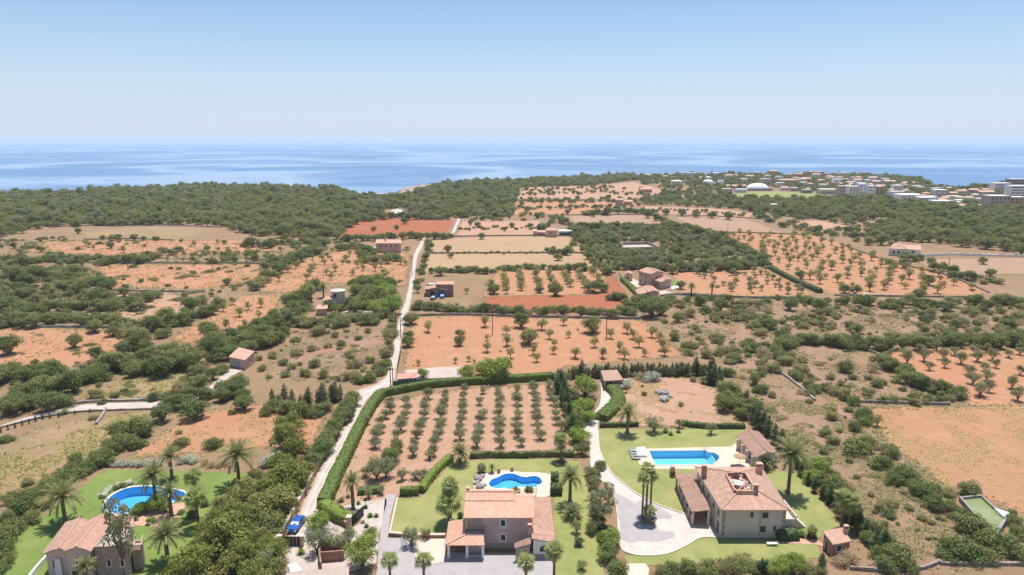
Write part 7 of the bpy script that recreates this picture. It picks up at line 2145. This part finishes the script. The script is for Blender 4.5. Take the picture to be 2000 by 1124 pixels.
def palm(kind, base, crown_y, r, label, n=None, skirt=0, lean=0.0, name=None):
    p = G(*base); zc = p.y * CP + CAM_H * SP
    h = max(.5, Zat(p, crown_y)); Rm = r * (zc - h * SP) / FPX
    t = thing(name or ('date_palm' if kind == 'date' else 'fan_palm'), label, 'palm tree', tuple(p), rng.uniform(0, 6.28), 'palm trees')
    V = MB()
    k = 9; tr = .34 if kind == 'date' else .24
    tr = tr * min(1, Rm / 2.6 + .25)
    pts = [(lean * (i / k) ** 2, 0, h * i / k - (.1 if i == 0 else 0)) for i in range(k + 1)]
    rad = [tr * (1.25 if i == 0 else 1.0 - .2 * i / k + (.12 if i >= k - 1 and kind == 'date' else 0)) for i in range(k + 1)]
    V.tube(pts, rad, PALMBARK, 9); V.build('trunk', t)
    fr = fronds(kind); n = n or (44 if kind == 'date' else 18)
    for i in range(n):
        q = (i + .5) / n
        if kind == 'date': pitch = 1.3 - 1.45 * q ** .9; me = fr[min(3, int(q * 3.6))]
        else: pitch = 1.35 - 1.6 * q; me = fr[min(2, int(q * 3))]
        o = link('frond', me, t, (lean, 0, h + .05))
        s = Rm * rng.uniform(.88, 1.1) * (.82 if q < .2 else 1)
        o.rotation_euler = (rng.uniform(-.25, .25), -pitch + .3, i * 2.39996 + rng.uniform(-.2, .2))
        o.scale = (s, s, s)
    for i in range(skirt):
        o = link('dead_frond', fronds('skirt')[i % 2], t, (lean, 0, h - .25 - rng.uniform(0, .9)))
        s = Rm * rng.uniform(.4, .6)
        o.rotation_euler = (rng.uniform(-.2, .2), 1.15 + rng.uniform(-.15, .25), i * 2.39996)
        o.scale = (s, s, s)
    return t
D = [((1225, 848), 808, 28, 'date palm standing on the upper lawn beyond the rectangular pool'), ((1539, 965), 888, 44, 'tall date palm on the side lawn of the roof-terrace villa'),
     ((128, 1021), 972, 46, 'date palm at the roof edge of the half-moon pool villa'), ((305, 984), 930, 38, 'broad date palm on the island of the half-moon pool'),
     ((336, 935), 892, 27, 'date palm against the white oleanders behind the half-moon pool'), ((467, 945), 890, 43, 'date palm at the right end of the lush lawn'),
     ((328, 1096), 1046, 42, 'date palm beside the half-moon pool villa, in front of the pines'), ((899, 906), 884, 27, 'date palm at the top corner of the middle lawn'),
     ((690, 995), 940, 25, 'young date palm in the cactus garden'), ((1113, 985), 932, 32, 'date palm on the lawn right of the kidney-shaped pool'),
     ((335, 1008), 962, 26, 'dark date palm on the terrace of the half-moon pool'), ((1117, 1012), 1003, 27, 'trunkless spreading palm on the lawn beside the tiled wing'),
     ((1492, 914), 904, 26, 'low spreading palm between the pool house and the hipped roof'), ((172, 1152), 1106, 26, 'palm crown in front of the half-moon pool villa'),
     ((720, 974), 964, 10, 'small bright palm among the cacti'), ((961, 924), 913, 9, 'little palm beside the topiary ball'), ((1135, 815), 806, 17, 'arching palm beside the drive under the conifers'), ((1112, 838), 826, 15, 'palm tucked into the conifer belt at the olive grove end'), ((632, 582), 562, 13, 'pair-topped palm behind the round-tower house'), ((1390, 580), 545 + 14, 10, 'palm in the olive plot of the pink farm villa'), ((1350, 578), 560, 11, 'palm near the round bush of the pink farm villa'), ((608, 590), 566, 12, 'palm left of the round tower')]
for b_, cy, r, lab in D: palm('date', b_, cy, r, lab)
Fp = [((877, 1024), 982, 25, 'stout fan palm beside the carport of the middle villa', 30), ((880, 1012), 948, 18, 'taller fan palm behind the carport palm', 18), ((1095, 900), 858, 15, 'fan palm at the hedge behind the kidney-shaped pool', 16),
      ((1254, 1014), 935, 13, 'left slim fan palm on the island of the turning circle', 10), ((1270, 1002), 930, 13, 'right slim fan palm on the island of the turning circle', 10), ((1262, 1000), 917, 14, 'tallest slim fan palm on the island of the turning circle', 6),
      ((388, 1028), 970, 21, 'fan palm with dead skirt on the lush lawn', 30), ((385, 1005), 930, 17, 'taller fan palm behind the skirted one', 24), ((762, 1132), 1095, 17, 'fan palm at the left of the grey forecourt', 10), ((828, 1134), 1096, 18, 'fan palm in the middle of the grey forecourt', 12),
      ((1082, 1134), 1076, 19, 'fan palm at the right corner of the tiled wing', 14), ((1027, 1132), 1100, 17, 'fan palm in front of the tan door', 10), ((1643, 1032), 974, 19, 'left fan palm behind the brick garden shed', 22), ((1657, 1032), 982, 20, 'right fan palm behind the brick garden shed', 22),
      ((1268, 1024), 1000, 14, 'low fan palm at the foot of the turning circle palms', 0), ((1585, 1052), 1035, 10, 'cluster palm beside the terracotta path', 0)]
for b_, cy, r, lab, sk in Fp: palm('fan', b_, cy, r * 1.18, lab, skirt=sk * 2 // 3)
mb = MB()
p_ = G(1265, 1020)
ring = [(1.3 * math.cos(2 * math.pi * k / 16), 1.0 * math.sin(2 * math.pi * k / 16)) for k in range(16)]
for k in range(16):
    a_, b_ = ring[k], ring[(k + 1) % 16]
    mb.prism([a_, b_, (b_[0] * .85, b_[1] * .85), (a_[0] * .85, a_[1] * .85)], 0.07, .42, DRYSTONE)
fill_poly(mb, [(x * .9, y * .9) for x, y in ring], .3, SOIL_SCRUB)
tag(mb.build('planter_ring', None, tuple(p_)), 'round stone planter ring under the turning circle palms', 'planter')
# flowers and cacti
def tuft(px, r, label, m_, cat='plant', name='garden_plant', spiky=True, n=26):
    p = G(*px); zc = p.y * CP + CAM_H * SP; R_ = r * zc / FPX
    V, F, T = [], [], []
    for i in range(n):
        a = i * 2.4; e = .2 + 1.2 * ((i + .5) / n)
        d = np.array([math.cos(a) * math.cos(e), math.sin(a) * math.cos(e), math.sin(e)]); s = np.array([-math.sin(a), math.cos(a), 0])
        o = len(V); w = .12 * R_
        V += [s * w * .6, d * R_ * .5 + s * w, d * R_, d * R_ * .5 - s * w]; F.append((o, o + 1, o + 2, o + 3)); T.append(rng.random())
    return tag(link(name, np_mesh(name, np.array(V), np.array(F), [m_], tint=T), None, tuple(p), rng.uniform(0, 6)), label, cat)
tuft((1007, 960), 11, 'leafy flowering plant in the planter beside the kidney-shaped pool', L_BRIGHT, n=40)
CACT = [((667, 980), 10, 'grey agave at the hedge end of the cactus garden', L_OLIVE), ((680, 972), 8, 'second grey agave, just right of the hedge-end one', L_OLIVE), ((700, 985), 7, 'green cactus behind the young date palm', L_HEDGE), ((714, 993), 8, 'dark round cactus in the middle of the cactus garden', L_CYPRESS), ((713, 978), 6, 'small cactus beside the bright little palm', L_HEDGE),
        ((723, 1010), 9, 'upright cactus beside the bar gate', L_HEDGE), ((735, 1010), 8, 'green cactus near the grey strip of the forecourt', L_CAROB), ((709, 1022), 7, 'dry cactus at the foot of the bar gate', L_GREY), ((716, 1030), 8, 'dry plant below the bar gate', L_SHRUB), ((700, 1000), 6, 'small grey plant in the gravel bed', L_OLIVE), ((690, 980), 6, 'red-tinged plant in the gravel bed', L_GREY),
        ((1300, 845), 10, 'spiky agave under the olive on the upper lawn', L_OLIVE), ((1325, 845), 8, 'spiky plant near the hedge of the upper lawn', L_OLIVE), ((1310, 850), 8, 'low green plant under the olive on the upper lawn', L_BRIGHT), ((1580, 1048), 10, 'tall cactus clump beside the terracotta path', L_HEDGE), ((1590, 1050), 10, 'second cactus clump beside the terracotta path', L_HEDGE), ((1560, 1030), 9, 'cactus at the side stair', L_HEDGE),
        ((200, 968), 11, 'pale agave at the left tip of the half-moon pool', L_OLEANDER), ((1098, 905), 12, 'low fan plant at the hedge palm foot', L_FAN), ((375, 1000), 12, 'grey-green bush on the terrace of the half-moon pool', L_OLIVE), ((588, 1082), 12, 'yellow-flowering plant beside the white canopy', L_BRIGHT), ((1430, 912), 6, 'pot plant beside the straw parasol', L_HEDGE)]
for px, r, lab, m_ in CACT: tuft(px, r, lab, m_, n=36)

# ------------------------------------------------------------------ dry grass over the near fields
def tufts_stuff(name, label, px, n, size, m_, z=.0):
    poly = np.array([(p.x, p.y) for p in GP(px)]); lo, hi = poly.min(0), poly.max(0)
    n = int(n * 2.2); size = size * .72
    P = nr.uniform(lo, hi, (n * 2, 2)); P = P[inside(P, poly)]
    from mathutils import noise as mn
    f = np.array([mn.noise((x * .12, y * .12, 7.7)) + .6 * mn.noise((x * .5, y * .5, 2.2)) for x, y in P]); P = P[f > -.02]
    for b in BLOCK: P = P[~inside(P, b)]
    k = len(P)
    if not k: return
    idx = np.repeat(np.arange(k), 3)
    base = np.column_stack([P[idx] + nr.normal(0, size * .35, (3 * k, 2)), np.full(3 * k, z + size * .16)])
    V, F = leaf_quads(base, nr.normal(0, .5, (3 * k, 3)) + [0, 0, 1.3], size, nr)
    tag(link(name, np_mesh(name, V, F, [m_], tint=nr.rand(len(F)))), label, 'grass', None, 'stuff')
tufts_stuff('dry_grass', 'dry grass tufts over the grassy slope left of the lush lawn', [(-60, 905), (100, 832), (342, 802), (300, 842), (200, 882), (60, 962), (-60, 1000)], 5200, .36, L_DRY)
tufts_stuff('dry_grass', 'dry grass tufts on the orange ground between the pines and the lane', [(262, 892), (350, 825), (430, 800), (560, 788), (645, 792), (597, 882), (400, 884)], 800, .32, L_DRY)
tufts_stuff('dry_grass', 'dry grass tufts on the dry garden field with the rocky mound', [(1185, 830), (1210, 785), (1225, 745), (1335, 737), (1400, 762), (1455, 830)], 3400, .34, L_DRY)
tufts_stuff('dry_grass', 'dry grass tufts on the wide furrowed field', [(1680, 806), (1900, 798), (2090, 796), (2200, 1000), (1960, 985), (1850, 948), (1760, 880)], 4200, .34, L_DRY)
tufts_stuff('dry_grass', 'grey dry tufts on the scrub strip beside the villa cypresses', [(1450, 745), (1560, 760), (1690, 812), (1760, 888), (1880, 970), (1890, 1110), (1760, 1110), (1690, 1010), (1560, 885)], 6500, .36, L_GREY)
tufts_stuff('dry_grass', 'grey dry tufts over the broad grey scrub', [(1300, 640), (1330, 602), (1700, 602), (2080, 600), (2100, 662), (1700, 668), (1640, 705), (1860, 765), (1850, 790), (1690, 800), (1560, 752), (1420, 712)], 7500, .55, L_GREY)
tufts_stuff('dry_grass', 'dry grass tufts on the meadow above the gravel track', [(145, 772), (300, 736), (412, 711), (335, 770), (205, 786)], 1800, .38, L_DRY)
tufts_stuff('dry_grass', 'dry tufts on the scrub plot beside the lane', [(522, 742), (535, 695), (590, 655), (745, 645), (758, 668), (740, 720), (690, 748)], 2600, .45, L_GREY)
tufts_stuff('dry_grass', 'sparse dry tufts in the olive grove', [(665, 960), (690, 870), (722, 795), (830, 772), (1000, 755), (1076, 752), (1130, 886), (886, 892), (818, 958)], 1500, .26, L_DRY)

tufts_stuff('low_scrub', 'low olive-green tufts over the dry slope left of the lush lawn', [(-60, 905), (100, 832), (342, 802), (300, 842), (200, 882), (60, 962), (-60, 1000)], 900, .5, L_SHRUB)
tufts_stuff('low_scrub', 'low olive-green tufts over the orange ground between the pines and the lane', [(262, 892), (350, 825), (430, 800), (560, 788), (645, 792), (597, 882), (400, 884)], 200, .5, L_SHRUB)
tufts_stuff('low_scrub', 'low olive-green tufts over the scrub strip beside the villa cypresses', [(1450, 745), (1560, 760), (1690, 812), (1760, 888), (1880, 970), (1890, 1110), (1760, 1110), (1690, 1010), (1560, 885)], 1600, .55, L_SHRUB)
tufts_stuff('low_scrub', 'low olive-green tufts over the broad grey scrub', [(1300, 640), (1330, 602), (1700, 602), (2080, 600), (2100, 662), (1700, 668), (1640, 705), (1860, 765), (1850, 790), (1690, 800), (1560, 752), (1420, 712)], 3500, .8, L_SHRUB)
tufts_stuff('low_scrub', 'low olive-green tufts between the left fields', [(-60, 470), (480, 470), (640, 475), (800, 490), (790, 560), (540, 600), (500, 690), (330, 780), (-60, 830)], 9000, .8, L_SHRUB)

# weeds along the field margins
pts = []
for fp in FIELD_POLYS:
    n_ = len(fp)
    for i in range(n_):
        A_, B_ = fp[i], fp[(i + 1) % n_]
        m_ = (A_ + B_) / 2
        if m_[1] > 420: continue
        k = int(np.hypot(*(B_ - A_)) * 2.2)
        pts.append(A_ + (B_ - A_) * nr.rand(k, 1) + nr.normal(0, 1.1, (k, 2)))
P = np.concatenate(pts)
for b in BLOCK: P = P[~inside(P, b)]
k = len(P)
for nm_, lab_, m_, sel in (('margin_grass', 'dry straw grass along the field margins', L_DRY, slice(0, k, 2)), ('margin_weeds', 'green weeds along the field margins', L_SHRUB, slice(1, k, 2))):
    Q = P[sel]; idx = np.repeat(np.arange(len(Q)), 3)
    base = np.column_stack([Q[idx] + nr.normal(0, .25, (len(idx), 2)), np.full(len(idx), .12)])
    V, F = leaf_quads(base, nr.normal(0, .6, (len(idx), 3)) + [0, 0, 1.2], .42, nr)
    tag(link(nm_, np_mesh(nm_, V, F, [m_], tint=nr.rand(len(F)))), lab_, 'grass', None, 'stuff')
# ------------------------------------------------------------------ labels that single out each plant
LMK = [('the blue car behind the gate', 579, 1030), ('the kidney-shaped pool', 1008, 942), ('the rectangular pool', 1335, 895), ('the half-moon pool', 270, 975), ('the lane junction', 722, 757), ('the field hut', 468, 712),
       ('the irrigation tank', 1925, 1012), ('the brick garden shed', 1636, 1078), ('the timber pergola', 1195, 746), ('the long pink farmhouse', 757, 492), ('the round-tower house', 662, 603), ('the brick lane house', 857, 575),
       ('the pink farm villa', 1275, 560), ('the white villa in the trees', 1765, 493), ('the pink-roofed shed', 795, 744), ('the pool house', 1480, 905), ('the roof-terrace villa front', 1475, 1052), ('the middle villa carport', 905, 1090),
       ('the half-moon pool villa', 190, 1085), ('the rocky mound', 1297, 780), ('the turning circle palms', 1265, 1015), ('the tall side-lawn date palm', 1540, 965), ('the walled tank in the wood', 1250, 485), ('the glazed white pavilion', 1104, 458),
       ('the tiny mauve store hut', 1691, 586), ('the far mauve farmhouse', 1215, 399), ('the grey-roofed forest house', 777, 419), ('the sports dome', 1484, 373), ('the pale blue warehouse', 1893, 414), ('the lone white house in the wood', 1850, 420),
       ('the white car in the scrub', 40, 573), ('the lone red field corner by the pines', 660, 464), ('the red ploughed field middle', 1090, 592), ('the stubble field wall', 990, 495), ('the yellow meadow', 300, 455), ('the track start at the left edge', 5, 835),
       ('the track end', 345, 790), ('the two-carob orange field middle', 120, 680), ('the long orange field middle', 360, 540), ('the bare red almond slope', 450, 625), ('the silvery olive orchard middle', 1890, 735), ('the furrowed field top corner', 1672, 806),
       ('the fallow field corner', 1830, 531), ('the dark hedge end', 1602, 573), ('the dark hedge start', 1488, 516), ('the wide almond orchard middle', 1660, 525), ('the grey scrub middle', 1500, 650), ('the tumbled pale wall', 1560, 757),
       ('the almond orchard power pole', 962, 655), ('the carob-side power pole', 1184, 663), ('the dry scrub power pole', 1428, 628), ('the cypress row end at the lane', 666, 780), ('the cypress row start', 533, 794), ('the bottom dry stone wall', 1830, 1102), ('the ribbed outbuilding', 640, 1122),
       ('the olive grove hedge corner', 745, 775), ('the olive grove far corner', 1076, 752), ('the olive grove palm', 899, 905), ('the fallow strip', 1200, 432), ('the cove rock', 810, 368), ('the upper lawn date palm', 1225, 848), ('the track bend', 200, 800),
       ('the far left field corner', 30, 640), ('the pale strip by the shore', 1150, 380), ('the right edge wall corner', 1990, 580), ('the wood edge field', 1720, 440), ('the upper lane end', 890, 440), ('the half-hidden left track', 40, 470), ('the cross wall of the left fields', 500, 516)]
LMK = [(n_, G(x, y).x, G(x, y).y) for n_, x, y in LMK]
ORD = ['', 'nearest', 'second', 'third', 'fourth', 'fifth', 'sixth', 'seventh', 'eighth', 'ninth', 'tenth', 'eleventh', 'twelfth', 'thirteenth', 'fourteenth', 'fifteenth', 'sixteenth', 'seventeenth', 'eighteenth', 'nineteenth', 'twentieth'] + ['%s-%s' % (a, b) for a in ('twenty', 'thirty', 'forty', 'fifty', 'sixty') for b in ('first', 'second', 'third', 'fourth', 'fifth', 'sixth', 'seventh', 'eighth', 'ninth')]
LOOK = {'bush': 'grey-green bush', 'shrub': 'dark green shrub', 'mat': 'flat scrub mat', 'oleander': 'white-flowering oleander', 'brush': 'dry brown bush', 'carob': 'dark round carob', 'broadleaf': 'bright leafy tree', 'olive': 'silvery olive tree', 'almond': 'open almond tree', 'pine': 'yellow-green pine', 'wood': 'dark wild oak', 'eucalyptus': 'loose tall eucalyptus', 'cypress': 'dark cypress'}
GROUPS = {'bush': 'bushes on the dry fields', 'shrub': 'evergreen shrubs on the field edges', 'mat': 'scrub mats', 'oleander': 'oleanders', 'brush': 'dry bushes', 'carob': 'carob trees', 'broadleaf': 'garden trees', 'olive': 'olive trees in rows', 'almond': 'almond trees', 'pine': 'pine trees', 'wood': 'wild oaks', 'eucalyptus': 'eucalyptus trees', 'cypress': 'cypresses'}
buckets = {}
LP = np.array([(a[1], a[2]) for a in LMK])
for rec in NEED_LABEL:
    t, cat, kind, x, y, R_, zs, k = rec
    w = np.hypot(LP[:, 0] - x, LP[:, 1] - y)
    i = int(w.argmin())
    dx, dy = x - LP[i, 0], y - LP[i, 1]
    sec = ('beyond' if dy > 0 else 'in front of') if abs(dy) > abs(dx) else ('right of' if dx > 0 else 'left of')
    buckets.setdefault((kind, i, sec), []).append((w[i], rec))
for (kind, i, sec), L in buckets.items():
    L.sort(key=lambda q: q[0])
    med = np.median([q[1][5] for q in L])
    for j, (d, rec) in enumerate(L):
        size = 'big ' if rec[5] > med * 1.25 else 'small ' if rec[5] < med * .78 else ''
        tag(rec[0], '%s%s, %s %s %s' % (size, LOOK[kind], ORD[min(j + 1, len(ORD) - 1)], sec, LMK[i][0]), rec[1], GROUPS[kind])
print('OBJECTS', len(scene.objects))
